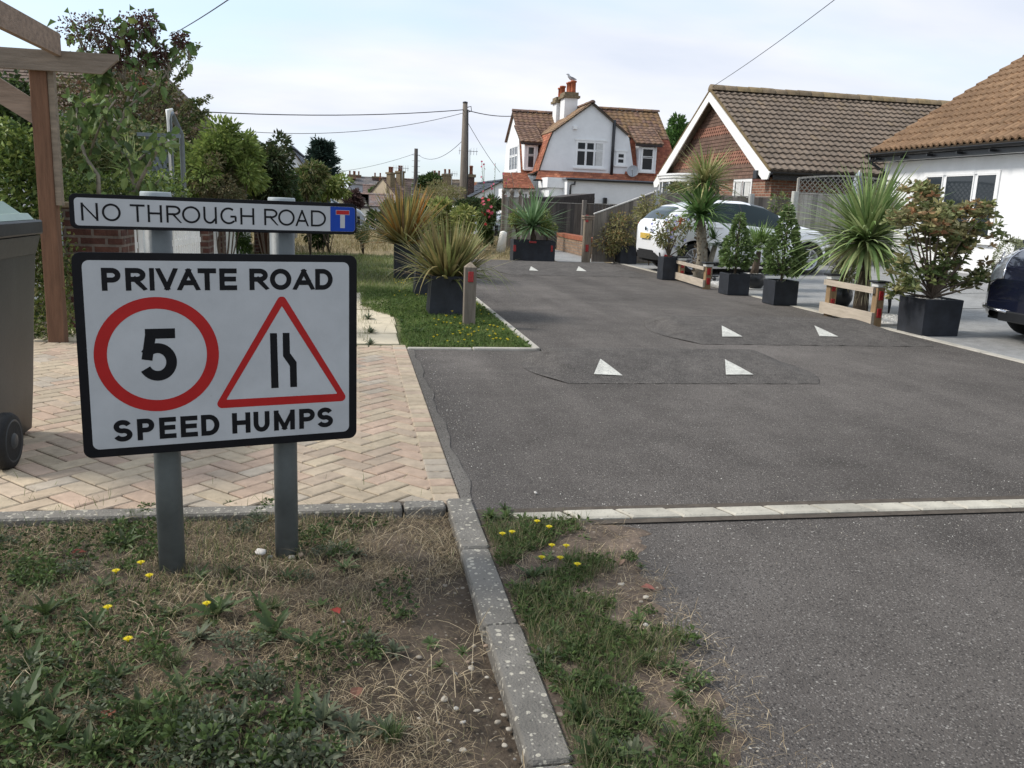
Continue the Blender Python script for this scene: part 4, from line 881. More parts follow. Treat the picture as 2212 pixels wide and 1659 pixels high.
window(t, ya, yb_, zs, z1, XWl, 'x', [(.0, .26, 0, 1), (.30, .70, .0, 1), (.74, 1, .0, 1)], fr=.075, label='wide three-light window with white sill')
MB().box(XWl-.025, XWl+.01, y0, YF-.2, DZ(XWl)-.05, DZ(XWl)+.08, (.75, .75, .75)).build('plinth', 'render_white', t)

# ---------------------------------------------------------------- other houses on the left and far away
def gable_house(name, label, x0, x1, y0, y1, ze, zr, axis, wallm='render_white', cols=TD, wc=(1, 1, 1), wins=(), chim=(), group=None, course=.3, tl=.3, timber=False, cat='house', ov=.25):
    t = thing(name, label, cat, ((x0+x1)/2, (y0+y1)/2, 0), group); m = MB(); m.box(x0, x1, y0, y1, -.2, ze, wc)
    if axis == 'x':
        ym_ = (y0+y1)/2; m.prism([(x0, y0, ze), (x0, y1, ze), (x0, ym_, zr)], (.2, 0, 0), wc); m.prism([(x1, y0, ze), (x1, y1, ze), (x1, ym_, zr)], (-.2, 0, 0), wc); m.build('wall', wallm, t); r_ = MB()
        s = (zr-ze)/(ym_-y0); q = [(x0-.1, y0-ov, ze-ov*s), (x1+.1, y0-ov, ze-ov*s), (x1+.1, ym_, zr+.02), (x0-.1, ym_, zr+.02)]; tiles(r_, *q, course, tl, 0, cols); roof_under(r_, *q)
        q = [(x1+.1, y1+ov, ze-ov*s), (x0-.1, y1+ov, ze-ov*s), (x0-.1, ym_, zr+.02), (x1+.1, ym_, zr+.02)]; tiles(r_, *q, course, tl, 0, cols); roof_under(r_, *q); ridge_line(r_, (x0-.1, ym_, zr+.05), (x1+.1, ym_, zr+.05), .13, cols)
    else:
        xm = (x0+x1)/2; m.prism([(x0, y0, ze), (x1, y0, ze), (xm, y0, zr)], (0, .2, 0), wc); m.prism([(x0, y1, ze), (x1, y1, ze), (xm, y1, zr)], (0, -.2, 0), wc); m.build('wall', wallm, t); r_ = MB()
        s = (zr-ze)/(xm-x0); q = [(x0-ov, y0-.15, ze-ov*s), (x0-ov, y1+.1, ze-ov*s), (xm, y1+.1, zr+.02), (xm, y0-.15, zr+.02)]; tiles(r_, *q, course, tl, 0, cols); roof_under(r_, *q)
        q = [(x1+ov, y1+.1, ze-ov*s), (x1+ov, y0-.15, ze-ov*s), (xm, y0-.15, zr+.02), (xm, y1+.1, zr+.02)]; tiles(r_, *q, course, tl, 0, cols); roof_under(r_, *q); ridge_line(r_, (xm, y0-.15, zr+.05), (xm, y1+.1, zr+.05), .13, cols)
    r_.build('roof', 'tile', t)
    for cx_, cy_, w, z0, z1, mt in chim:
        o = MB().box(cx_-w/2, cx_+w/2, cy_-w/2, cy_+w/2, z0, z1).build('chimney', mt, t); MB().box(cx_-w/2-.08, cx_+w/2+.08, cy_-w/2-.08, cy_+w/2+.08, z1+.002, z1+.18).build('chimney_cap', 'stack_cap', o)
        for dx_ in (-.22, .22):
            if w > .5: MB().lathe((cx_+dx_*w*1.1, cy_, z1+.17), [(.14, 0), (.11, .1), (.11, .45), (.14, .47), (.1, .55)], 10, C=(.5, .6, .7)).build('chimney_pot', 'pot_red', o)
    for ax, a, b, c, d, pl in wins: window(t, a, b, c, d, pl, ax, [(0, .46, 0, 1), (.54, 1, 0, 1)], fr=.09)
    if timber:
        m = MB(); ym_ = (y0+y1)/2; xm = (x0+x1)/2
        for k in range(-4, 5): xx = xm+k*(x1-x0)*.1; m.box(xx-.07, xx+.07, y0-.19, y0-.15, 1.6, ze+(zr-ze)*(1-abs(k)/5)-.15)
        m.box(x0, x1, y0-.2, y0-.16, ze-.2, ze); m.build('timbering', 'timber_dark', t)
    return t
def at(px, py, Y): p = PY(px, py, Y); return p.x, p.z
# slate-roofed house right of the tall pole
x0, z0 = at(1015, 440, 52); x1, z1 = at(1085, 388, 52)
gable_house('slate_roof_house', 'low house with dark slate roof and brick chimney behind the tall telegraph pole', x0-.3, at(1118, 400, 52)[0]+1.2, 52, 62, at(1015, 432, 52)[1], at(1062, 391, 52)[1], 'y', 'render_white', [(.07, .08, .10), (.06, .07, .085)], chim=((at(1011, 400, 55)[0], 55, .7, 0, at(1011, 383, 55)[1], 'brick_old'),), course=.3)
gable_house('orange_roof_house', 'distant house with orange tiled roof seen behind the slate roof', at(1020, 400, 66)[0], at(1060, 400, 66)[0], 66, 74, at(1030, 412, 66)[1], at(1030, 396, 69)[1], 'x', cols=TR+TO)
# sandy gable house with two stacks
xa, za_ = at(835, 425, 88); xb, zb = at(885, 385, 88); Y = 88; xg0, xg1 = at(822, 430, Y)[0], at(884, 430, Y)[0]; zr_ = at(862, 388, Y)[1]; ze_ = at(884, 427, Y)[1]
xc_ = at(868, 400, Y)[0]
t = gable_house('sandy_gable_house', 'distant house with sandy gable, brown roof and two chimney stacks', xc_-2.4, xc_+2.6, Y, Y+5.0, ze_-.1, zr_+.1, 'x', 'render_white', [(.17, .12, .10), (.20, .14, .11)], (.62, .5, .35), chim=((xc_-2.1, Y+1.6, .6, ze_, zr_+.5, 'stack_cap'), (xc_-.6, Y+1.9, .6, ze_, zr_+.7, 'stack_cap')), course=.35, tl=.35, ov=.1)
t.rotation_euler.z = R(38)
# more roofs
Y = 96; xa, za_ = at(932, 392, Y)
gable_house('brown_hipped_house', 'distant brown roofed house left of the tall telegraph pole', at(925, 400, Y)[0], at(1000, 400, Y)[0], Y, Y+8, at(960, 425, Y)[1], at(960, 387, Y)[1], 'x', cols=[(.20, .16, .12), (.18, .14, .10)], chim=((at(972, 380, Y)[0], Y+3, 1.0, 3, at(972, 378, Y)[1], 'stack_cap'), (at(950, 380, Y)[0], Y+3.4, 1.0, 3, at(950, 381, Y)[1], 'stack_cap')), course=.4, tl=.4)
Y = 130
gable_house('grey_terrace', 'distant tall grey terrace with chimneys at the end of the street', at(757, 380, Y)[0], at(820, 380, Y)[0], Y, Y+8, at(790, 398, Y)[1], at(790, 382, Y)[1], 'x', cols=[(.16, .15, .15), (.19, .17, .16)], wc=(.45, .46, .5), chim=((at(760, 378, Y)[0], Y+2, 1.2, 4, at(760, 379, Y)[1], 'brick_red'), (at(771, 378, Y)[0], Y+4, 1.2, 4, at(770, 379, Y)[1], 'brick_red'), (at(817, 380, Y)[0], Y+3, 1.6, 4, at(817, 383, Y)[1], 'brick_old')), course=.5, tl=.5)
Y = 104
gable_house('dark_tile_house', 'distant house with plain dark tiled roof and a white end below the terrace', at(786, 420, Y)[0], at(828, 420, Y)[0], Y, Y+7, at(800, 425, Y)[1], at(800, 400, Y)[1], 'x', cols=[(.15, .10, .09), (.17, .12, .10)], chim=((at(826, 400, Y)[0], Y+2, .9, 3, at(826, 396, Y)[1], 'render_white'),), course=.4, tl=.4)
Y = 72
gable_house('tudor_house', 'distant cottage with black and white timbered gable', at(778, 440, Y)[0], at(797, 440, Y)[0], Y, Y+6, at(790, 445, Y)[1], at(788, 424, Y)[1], 'y', cols=[(.16, .10, .08), (.2, .12, .09)], timber=True, course=.35, tl=.35, wc=(1, .95, .8))
gable_house('red_ridge_house', 'distant low roof with red ridge behind the timbered gable', at(780, 440, Y+4)[0], at(855, 440, Y+4)[0], Y+6.3, Y+12, at(800, 443, Y+6)[1], at(800, 420, Y+6)[1], 'x', cols=[(.22, .18, .17), (.25, .17, .14)], course=.35, tl=.35)
Y = 84
gable_house('white_gable_house', 'distant small house with white gable at the far left of the roofs', at(745, 440, Y)[0], at(765, 440, Y)[0], Y, Y+7, at(755, 420, Y)[1], at(757, 400, Y)[1], 'y', cols=[(.14, .15, .17)], course=.4, tl=.4)
# left side: ivy grown house and grey roof beyond the hedges
p = PY(*c1(1050, 480), 17); q = PY(*c1(1790, 1130), 17); ax_, az_ = p.x, p.z; bx_, bz_ = q.x, q.z
t = thing('ivy_house', 'old tiled house overgrown with creeper behind the left garden', 'house', (ax_-4, 18, 0)); sl2 = (az_-bz_)/(bx_-ax_)
m = MB(); m.box(ax_-5.5, bx_-1.0, 17.2, 24, -.1, bz_+.2, (.5, .5, .5)); m.build('wall', 'render_white', t)
m = MB(); q_ = [(ax_-7, 17.0, bz_-.2), (bx_, 17.0, bz_-.2), (ax_+.1, 20.5, az_+.1), (ax_-7, 20.5, az_+.1)]; tiles(m, *q_, .22, .2, 0, [(.14, .10, .075), (.17, .12, .09), (.12, .09, .07)]); roof_under(m, *q_)
m.poly([(bx_, 17.0, bz_-.2), (bx_, 24, bz_-.2), (ax_+.1, 20.5, az_+.1)], (.12, .09, .07)); ridge_line(m, (ax_-7, 20.5, az_+.12), (ax_+.1, 20.5, az_+.12), .12, TD); m.build('roof', 'tile', t)
p = PY(*c1(1230, 500), 19.4); MB().box(p.x-.22, p.x+.2, 19.3, 19.8, p.z-1.8, p.z-.75).build('chimney', 'brick_old', t); MB().lathe((p.x, 19.5, p.z-.75), [(.12, 0), (.10, .05), (.10, .42), (.12, .44), (.12, .49), (.08, .5)], 12).build('chimney_pot', 'pot_red', t)
x0, z0 = at(612, 325, 40); x1, z1 = at(700, 400, 40)
t = gable_house('grey_roof_house', 'house with grey slate roof peeping between the dark ivy and the conifer', at(560, 400, 40)[0], x1, 40, 50, z1-.3, z0+.1, 'y', cols=[(.30, .32, .36), (.27, .29, .33)], ov=.1)

# ================================================================ FENCES, WALLS, POSTS
def boards(mb, x0, x1, y0, y1, zb, zt, w=.11, cols=[(.20, .17, .14)], n=None, lap=.012):
    """vertical closeboards between two ends; zt is a number or a function of 0..1"""
    L_ = math.hypot(x1-x0, y1-y0); n = max(1, int(L_/w)); ux, uy = (x1-x0)/L_, (y1-y0)/L_; nx, ny = uy, -ux
    for k in range(n):
        a, b = k/n, (k+1)/n; za = zt(a) if callable(zt) else zt; zb2 = zt(b) if callable(zt) else zt; g = .004/L_
        p = [(x0+(x1-x0)*(a+g), y0+(y1-y0)*(a+g)), (x0+(x1-x0)*(b+.0*g), y0+(y1-y0)*b)]; t1, t2 = .004, .016; c = np.array(random.choice(cols))*random.uniform(.78, 1.18); j = random.uniform(-.008, .004)
        V = []
        for (x, y), tt in zip(p, (t1, t2)):
            for z in (zb, None):
                zz = zb if z is not None else (za if (x, y) == p[0] else zb2)+j
                V += [(x+nx*tt, y+ny*tt, zz), (x-nx*.004, y-ny*.004, zz)]
        mb.add(V, [(0, 4, 6, 2), (0, 1, 5, 4), (2, 6, 7, 3), (4, 5, 7, 6), (1, 3, 7, 5), (0, 2, 3, 1)], c)
GR = [(.23, .20, .17), (.20, .175, .15), (.26, .23, .19), (.18, .155, .13)]; DK = [(.085, .075, .07), (.11, .095, .085), (.07, .062, .058), (.13, .11, .095)]; LG = [(.36, .34, .30), (.40, .37, .32), (.32, .30, .27)]
def fence(name, label, p0, p1, zb, zt, cols, posts=(), w=.11, rail=True, gravel=None, group=None, ph=.08, pc=(1, 1, 1), pm='fence_board', capc=None):
    t = thing(name, label, 'fence', ((p0[0]+p1[0])/2, (p0[1]+p1[1])/2, 0), group); m = MB(); boards(m, p0[0], p0[1] if 0 else p1[0], p0[1], p1[1], zb, zt, w, cols) if 0 else boards(m, p0[0], p1[0], p0[1], p1[1], zb, zt, w, cols); m.build('board_panel', 'fence_board', t)
    if rail:
        m = MB(); za = zt(0) if callable(zt) else zt; zc = zt(1) if callable(zt) else zt; m.beam((p0[0], p0[1], za+.012), (p1[0], p1[1], zc+.012), .05, .025, C=capc or cols[0]); m.build('capping_rail', 'fence_board', t)
    if gravel: m = MB(); m.beam((p0[0], p0[1]-.01, gravel/2), (p1[0], p1[1]-.01, gravel/2), .04, gravel, C=cols[0]); m.build('gravel_board', 'fence_board', t)
    for x, y, zt_, s in posts: MB().bbox(x-s/2, x+s/2, y-s/2, y+s/2, -.1, zt_, .012, pc).build('fence_post', pm, t)
    return t
# light fence with ball finials, end-on beside the grey car
YL = 24.5; a, b = PY(1087, 427, YL), PY(1152, 424, YL-.2)
t = fence('finial_fence', 'weathered upright-board fence topped with ball finials behind the trough planter', (a.x, YL), (b.x, YL-.2), -.05, a.z, GR+LG, w=.13)
for px in (1088, 1105, 1124, 1146, 1153):
    p = PY(px, 426, YL-.1); m = MB(); m.bbox(p.x-.045, p.x+.045, YL-.14, YL-.06, -.1, a.z+.08, .01, (.2, .16, .13)); po = m.build('fence_post', 'fence_board', t)
    MB().lathe((p.x, YL-.1, a.z+.08), [(.02, 0), (.03, .02), (.055, .06), (.065, .10), (.055, .14), (.02, .17), (.004, .18)], 12, C=(.2, .17, .14)).build('finial', 'fence_board', po)
# dark closeboard behind the gate and its neighbour
a, b, c = PY(1163, 437, 26.0), PY(1262, 438, 25.8), PY(1340, 443, 25.4)
fence('dark_fence', 'dark weathered closeboard fence behind the low brick wall', (a.x, 26.1), (b.x+.05, 25.8), -.05, a.z, DK, posts=((b.x-.02, 25.7, b.z+.08, .12),), pc=(.2, .18, .16), capc=(.3, .28, .25))
fence('dark_fence', 'dark closeboard fence under the white extension, right of the gate', (b.x+.1, 25.8), (c.x+1.2, 25.4), -.05, c.z, DK, capc=(.3, .28, .25))
# dark low shed roof in front of the white house
p0, p1, p2 = PY(1160, 425, 27), PY(1283, 418, 27), PY(1280, 440, 27); t = thing('shed', 'low black tarred shed roof in front of the white gambrel house', 'shed', (p0.x+2, 27, 0)); m = MB(); m.box(p0.x, p2.x, 27, 29.5, -.1, p2.z-.2, (1, 1, 1)); m.prism([(p0.x-.1, 26.9, p0.z-.32), (p1.x, 26.9, p2.z-.15), (p1.x, 26.9, p1.z), (p0.x-.1, 26.9, p0.z-.1)], (0, 2.8, 0)); m.build('shed_body', 'timber_dark', t)
m = MB()
for k in range(4): z = p2.z-.1+k*.085; m.beam((p0.x-.1, 26.885, z-.02*k), (p1.x, 26.885, z+.005), .03, .07)
m.build('boarding', 'timber_dark', t)
# fence with sloping top behind the white car
YF1 = 19.75; a, b, c = PY(1283, 505/1.0*.0+463, YF1), PY(1412, 416, YF1+.4), PY(1428, 413, YF1+.4)
fence('sloping_fence', 'closeboard fence with white sloping top rail behind the potted shrub', (a.x, YF1), (b.x, YF1+.35), .17, lambda f: a.z+(b.z-a.z)*f, GR, posts=((b.x+.08, YF1+.35, b.z+.06, .12),), gravel=.17, capc=(.62, .6, .56), pc=(.42, .42, .4))
d, e, f_ = PY(1440, 420, YF1+.5), PY(1620, 425, YF1+.5), PY(1712, 429, YF1+.5)
fence('long_fence', 'long grey closeboard fence behind the white car', (b.x+.15, YF1+.5), (f_.x, YF1+.5), .15, (d.z+f_.z)/2, GR, posts=((e.x, YF1+.42, e.z+.07, .12),), capc=(.28, .26, .23), gravel=.15, pc=(.42, .42, .4))
# pale fence with arched trellis
YF2 = 19.3; a, b = PY(1722, 420, YF2), PY(1905, 420, YF2); zt_ = PY(1760, 417, YF2).z; xe = min(b.x+.6, 13.0)
t = fence('trellis_fence', 'pale grey upright-board fence with arched trellis top right of the long fence', (a.x, YF2), (xe, YF2), .05, zt_-.03, LG, posts=((a.x-.05, YF2, zt_+.02, .13),), w=.13, capc=(.42, .4, .36), pc=(.42, .42, .38))
za = PY(1718, 390, YF2).z; m = MB(); n = 24; top = lambda f: za+.16*math.sin(math.pi*(.12+.76*f))
for k in range(n): f0, f1 = k/n, (k+1)/n; m.beam((a.x+(xe-a.x)*f0, YF2, top(f0)), (a.x+(xe-a.x)*f1, YF2, top(f1)), .045, .04, C=(.36, .34, .3))
m.beam((a.x, YF2, zt_), (a.x, YF2, top(0)), .05, .05, (0, 1, 0), C=(.36, .34, .3)); o = m.build('trellis_frame', 'fence_board', t); m = MB(); W_ = xe-a.x
for k in range(-6, int(W_/.13)+2):
    for s in (1, -1):
        x0_ = a.x+k*.13
        hi = .6; xa_, xb_ = (x0_, x0_+hi) if s > 0 else (x0_+hi, x0_); pts = []
        for q in range(13):
            f = q/12; x = xa_+(xb_-xa_)*f; z = zt_+hi*f; fr2 = (x-a.x)/W_
            if 0 <= fr2 <= 1 and z < top(fr2): pts.append((x, YF2+.008*s, z))
        if len(pts) > 1: m.beam(pts[0], pts[-1], .018, .01, (0, 1, 0), C=(.25, .24, .21))
m.build('lattice', 'fence_board', o)
# folded grey parasol
p, q = PY(1857, 368, 21.2), PY(1857, 480, 21.2); t = thing('folded_parasol', 'folded grey parasol standing behind the trellis fence', 'parasol', (p.x, 21.2, 0)); m = MB(); m.tube([(p.x, 21.2, 0), (p.x, 21.2, p.z)], .02, 8); m.build('pole', 'paint_white', t)
m = MB(); V = []; n = 24; zs = [p.z-.02, p.z-.12, p.z-.5, q.z+.15, q.z+.1]; rs = [.01, .09, .13, .17, .15]
for z, r in zip(zs, rs):
    for k in range(n): an = 2*math.pi*k/n; rr = r*(1+.25*math.cos(6*an)); V.append((p.x+math.cos(an)*rr, 21.2+math.sin(an)*rr, z))
m.add(V, [(i*n+k, i*n+(k+1) % n, (i+1)*n+(k+1) % n, (i+1)*n+k) for i in range(4) for k in range(n)], (1, 1, 1), 0, True); m.build('canopy', 'cloth_grey', t)
# low brick wall along the path
a, b = G(1200, 541), G(1262, 551); xw = (a.x+b.x)/2; t = thing('low_brick_wall', 'low brick garden wall with red coping beside the gate post', 'wall', (xw, (a.y+b.y)/2, 0)); zc = PX(1262, 512, xw).z; zc2 = PX(1200, 505, xw).z
m = MB(); m.box(xw, xw+.22, b.y-1.0, a.y+.6, -.05, zc-.12); m.build('brickwork', 'brick_low', t); m = MB(); m.bbox(xw-.02, xw+.24, b.y-1.02, a.y+.6, zc-.117, zc, .01, (.75, .85, .9)); m.build('coping', 'pot_red', t)
sheet('path', [(4.7, 19.62), (xw-.02, 19.62), (xw-.02, 25.7), (4.9, 25.9)], -.012, 'resin')
# gate post with reflectors
def reflector(parent, p, w, h, ax='y', name='reflector'):
    x, y, z = p
    MB().bbox(x-w/2 if ax == 'y' else x-.014, x+w/2 if ax == 'y' else x+.001, y-.014 if ax == 'y' else y-w/2, y+.001 if ax == 'y' else y+w/2, z-h/2, z+h/2, .005).build(name, 'reflector', parent)
p = G(1267, 567); top = PY(1267, 463, p.y).z; t = thing('gate_post', 'tall square wooden gate post with two red reflectors', 'post', (p.x, p.y, 0)); w = .17
MB().bbox(p.x-w/2, p.x+w/2, p.y, p.y+w, -.1, top-.12, .01, (1.15, 1.1, 1)).build('post', 'timber_grey', t); m = MB(); m.bbox(p.x-w/2-.025, p.x+w/2+.025, p.y-.025, p.y+w+.025, top-.118, top-.07, .01, (1.4, 1.3, 1.2)); m.bbox(p.x-w/2-.045, p.x+w/2+.045, p.y-.045, p.y+w+.045, top-.068, top-.03, .01, (1.4, 1.3, 1.2)); m.build('post_cap', 'timber_grey', t)
for py in (472, 536): q = PY(1268, py, p.y); reflector(t, (q.x, p.y, q.z), .07, .16)
# bollard with a pointed top
p = G(1014, 706); top = PY(1016, 566, p.y).z; t = thing('wooden_bollard', 'square weathered wooden bollard with pointed top and red reflector in the verge', 'bollard', (p.x, p.y, 0)); w = .118; x0, x1, y0, y1 = p.x-w/2, p.x+w/2, p.y, p.y+w; zs = top-.055
m = MB(); V = [(x0, y0, -.1), (x1, y0, -.1), (x1, y1, -.1), (x0, y1, -.1), (x0, y0, zs), (x1, y0, zs), (x1, y1, zs), (x0, y1, zs), (p.x, p.y+w/2, top)]
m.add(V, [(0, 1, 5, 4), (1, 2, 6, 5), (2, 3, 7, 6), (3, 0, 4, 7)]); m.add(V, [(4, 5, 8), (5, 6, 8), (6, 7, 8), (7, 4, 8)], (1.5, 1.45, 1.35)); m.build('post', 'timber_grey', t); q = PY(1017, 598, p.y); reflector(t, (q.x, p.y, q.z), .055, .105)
# two white stones posts by the grass track
for px, py, tpy, tpx, lab in ((1055, 526, 495, 1054, 'short upright white painted stone post'), (1080, 545, 499, 1088, 'leaning white painted stone post')):
    p = G(px, py); q = PY(tpx, tpy, p.y); t = thing('white_post', lab, 'post', (p.x, p.y, 0), 'white painted posts'); V = []; m = MB()
    m.tube([(p.x, p.y, -.1), (q.x+(p.x-q.x)*.1, p.y, q.z*.85), (q.x, p.y, q.z-.03), (q.x, p.y, q.z)], [.13, .10, .09, .03], 8, (1, .97, .92)); m.build('stone', 'paint_white', t)
# pair of white ball finials
for px in (1002, 1009):
    q = PY(px, 444, 33); t = thing('white_ball_finial', 'white ball finial standing above the variegated shrubs by the tall pole', 'finial', (q.x, 33, 0), 'pair of white ball finials')
    MB().lathe((q.x, 33, 0), [(.05, -.05), (.05, q.z-.1), (.07, q.z-.08), (.07, q.z-.04), (.03, q.z), (.055, q.z+.03), (.075, q.z+.08), (.055, q.z+.13), (.01, q.z+.155)], 14).build('ball', 'paint_white', t)

# ---------------------------------------------------------------- telegraph poles, wires, aerials
def wire(label, a, b, sag, r=.012, n=16, name='overhead_wire'):
    a, b = Vector(a), Vector(b); P = [a.lerp(b, k/n)-Vector((0, 0, sag*4*(k/n)*(1-k/n))) for k in range(n+1)]; return tag(MB().tube(P, r, 5).build(name, 'cable'), label, 'cable', 'overhead wires')
p, q = PY(1000, 436, 38), PY(1005, 222, 38); t = thing('telegraph_pole', 'tall weathered wooden telegraph pole left of the white house', 'pole', (p.x, 38, 0))
MB().tube([(p.x-.0, 38, -.1), (p.x, 38, 2), (q.x, 38, q.z)], [.17, .165, .10], 14).build('pole', 'timber_grey', t); MB().lathe((q.x, 38, q.z-.02), [(.11, 0), (.115, .03), (.1, .06), (.01, .08)], 12).build('cap', 'plastic_black', t)
a_ = PY(1008, 237, 38); m = MB(); m.tube([(q.x+.1, 38, a_.z+.1), (q.x+.25, 38, a_.z+.15), (q.x+.28, 38, a_.z-.05), (q.x+.1, 38, a_.z-.1)], .02, 6); m.build('wire_bracket', 'plastic_black', t)
MB().tube([(q.x+.11, 37.9, a_.z), (p.x+.16, 37.84, 2.5), (p.x+.14, 37.84, 1)], .025, 6).build('pole_cable', 'plastic_black', t); poleT = Vector((q.x, 38, a_.z))
b_ = PY(450, 243, 30); wire('upper thick wire running left from the tall pole to the creeper', poleT, (b_.x-5, 29.0, b_.z+.05), .35, .018)
b_ = PY(590, 291, 34); wire('lower thin wire running left from the tall pole to the hedge', (poleT.x, 38, PY(1003, 243, 38).z), (b_.x-3, 33, b_.z+.12), .55, .011)
b_ = PX(*c4(447, 488), 8.0); wire('short thick wire from the tall pole to the gable of the white house', poleT, (8.0, b_.y, b_.z), .1, .02)
b_ = PY(1080, 372, 50); wire('thin wire falling from the tall pole to the right', (poleT.x+.1, 38, PY(1008, 262, 38).z), b_, .1, .012)
p, q = PY(896, 495, 60), PY(899, 321, 60); t = thing('telegraph_pole', 'slim distant telegraph pole with climbing pegs', 'pole', (p.x, 60, 0)); MB().tube([(p.x, 60, -.3), (q.x, 60, q.z)], [.17, .12], 10).build('pole', 'timber_dark', t)
m = MB()
for k in range(8): z = q.z*(.35+.08*k); m.tube([(q.x-.28, 60, z), (q.x+.28, 60, z)], .015, 4)
m.build('climbing_pegs', 'metal_grey', t)
wire('faint wire from the slim distant pole to the tall pole', (q.x, 60, q.z-.3), (poleT.x, 38, PY(1003, 300, 38).z), .6, .012)
wire('faint wire running left from the slim distant pole', (q.x, 60, q.z-.3), PY(620, 372, 70), .5, .012)
a_, b_ = PY(487, -5, 14), PY(365, 78, 19.4); wire('phone wire crossing the top left of the sky', PY(700, -150, 8), b_, .05, .008)
b_ = PX(*c5(738, 370), XB); wire('phone wire rising to the right from the brown bungalow', (XB, b_.y, b_.z+.05), PY(2000, -155, 14), .1, .008)
def aerial(name, label, px, py0, py1, Y, s=1.):
    a, b = PY(px, py0, Y), PY(px, py1, Y); m = MB(); m.tube([(a.x, Y, a.z-1.0), (b.x, Y, b.z)], .025*s, 5); m.tube([(b.x-.7*s, Y, b.z-.1), (b.x+.5*s, Y, b.z-.1)], .018*s, 5)
    for k in range(7): x = b.x-.65*s+k*.18*s; m.tube([(x, Y-.2*s, b.z-.1+.0), (x, Y+.2*s, b.z-.1)], .012*s, 4); m.tube([(x, Y, b.z-.22*s-.1), (x, Y, b.z+.22*s-.1)], .012*s, 4)
    return tag(m.build(name, 'metal_grey'), label, 'aerial')
aerial('tv_aerial', 'television aerial on the brick chimney beside the tall pole', 1015, 385, 323, 55, 1.0); aerial('tv_aerial', 'tall thin aerial left of the tall pole', 976, 410, 373, 96, 1.3)
aerial('tv_aerial', 'aerial above the sandy gabled house', 869, 388, 361, 89, 1.3); aerial('tv_aerial', 'aerial above the creeper-covered roof', 416/1.0, 182, 100, 26, .9) if 0 else None
p0, p1 = PY(100*1.0, 0, 10), None
p, q = PY(744, 435, 60), PY(744, 398, 60); t = thing('street_lamp', 'thin white street lamp far away beside the conifer', 'street lamp', (p.x, 60, 0)); MB().tube([(p.x, 60, -.1), (p.x, 60, q.z)], [.08, .05], 8).build('column', 'metal_grey', t); MB().bbox(p.x-.1, p.x+.5, 59.9, 60.1, q.z, q.z+.12, .03).build('lamp_head', 'metal_grey', t)

# ================================================================ LEFT GARDEN: PERGOLA, WALL, PICKETS, BIN
p = G(122, 741); t = thing('pergola', 'brown timber pergola with square post and diagonal brace at the left edge', 'pergola', (p.x, p.y, 0)); w = .118; y0 = p.y
tp = PY(92, 125, y0); MB().bbox(p.x-w/2-.005, p.x+w/2, y0, y0+w, -.05, tp.z, .006).build('post', 'timber_brown', t)
zb = PY(200, 160, y0).z; zt2 = PY(200, 116, y0).z; xe = PY(257, 120, y0).x; m = MB()
m.prism([(-6, y0-.045, zb), (PY(222, 160, y0).x, y0-.045, zb), (xe, y0-.045, zt2-.04), (xe, y0-.045, zt2), (-6, y0-.045, zt2)], (0, .042, 0), (.85, .95, 1)); m.build('cross_beam', 'timber_pale', t)
m = MB(); xb_ = PY(137, 115, y0).x; z0 = PX(145, 133, xb_).z+.02; za = PX(122, 98, xb_).z; m.box(xb_-.045, xb_+.0, .6, y0-.05, z0, za+.10); m.build('long_beam', 'timber_pale', t)
a, b = PY(-40, 150, y0), PY(94, 232, y0); m = MB(); m.beam((a.x, y0+.05, a.z), (b.x, y0+.05, b.z), .045, .115, (0, 1, 0)) if 0 else m.prism([(a.x, y0+.03, a.z+.02), (a.x, y0+.03, a.z-.18), (b.x-.02, y0+.03, b.z-.17), (b.x-.02, y0+.03, b.z+.02)], (0, .045, 0)); m.build('brace', 'timber_pale', t)
MB().box(p.x+w/2+.002, p.x+w/2+.045, y0+.02, y0+.09, PY(160, 445, y0).z, tp.z+.03, (.9, 1, 1)).build('upright_batten', 'timber_pale', t)
# brick piers
def pier(label, x0, x1, y0, y1, zt_, cap=False):
    t = thing('brick_pier', label, 'pier', ((x0+x1)/2, (y0+y1)/2, 0), 'brick piers of the garden fence'); MB().box(x0, x1, y0, y1, -.1, zt_).build('brickwork', 'brick_old', t); MB().bbox(x0-.02, x1+.02, y0-.02, y1+.02, zt_+.002, zt_+.05, .01, (.5, .45, .42)).build('pier_cap', 'slab', t); return t
ya = 8.25; a, b = PY(134, 480, ya), PY(262, 480, ya); zt_ = PY(160, 437, ya).z; pier('wide dark red brick pier directly behind the sign boards', a.x, b.x, ya, ya+.45, zt_-.05)
XF = b.x-.02
def yat(px, X, py=515): return PX(px, py, X).y
def pickets(label, xa, ya_, xb, yb_, zt_, n, w=.05, zb_=.12):
    t = thing('picket_fence', label, 'fence', ((xa+xb)/2, (ya_+yb_)/2, 0), 'white picket fences'); dx, dy = (xb-xa)/n, (yb_-ya_)/n; L_ = math.hypot(dx, dy); ux, uy = dx/L_, dy/L_
    for z in (zb_+.15, zt_-.22): m = MB(); m.beam((xa, ya_+.02, z), (xb, yb_+.02, z), .03, .06); m.build('rail', 'paint_white', t)
    for k in range(n):
        x, y = xa+dx*(k+.15), ya_+dy*(k+.15); m = MB(); e = Vector((ux*w, uy*w, 0)); P = [(x, y, zb_), (x+e.x, y+e.y, zb_), (x+e.x, y+e.y, zt_-.04), (x+e.x/2, y+e.y/2, zt_), (x, y, zt_-.04)]; m.prism(P, (uy*.016, -ux*.016, 0)); m.build('picket', 'paint_white', t)
def yx(px, X): return PX(px, 515, X).y
zf = .93; c = 10.4
P3 = lambda px, Y: PY(px, 515, Y).x
pickets('white picket fence between the wide brick pier and the left sign post', P3(267, 9.0), 9.0, P3(350, 9.3), 9.3, zf, 6)
pickets('white picket fence right of the left sign post', P3(372, 9.6), 9.6, P3(430, 10.6), 10.6, zf, 12)
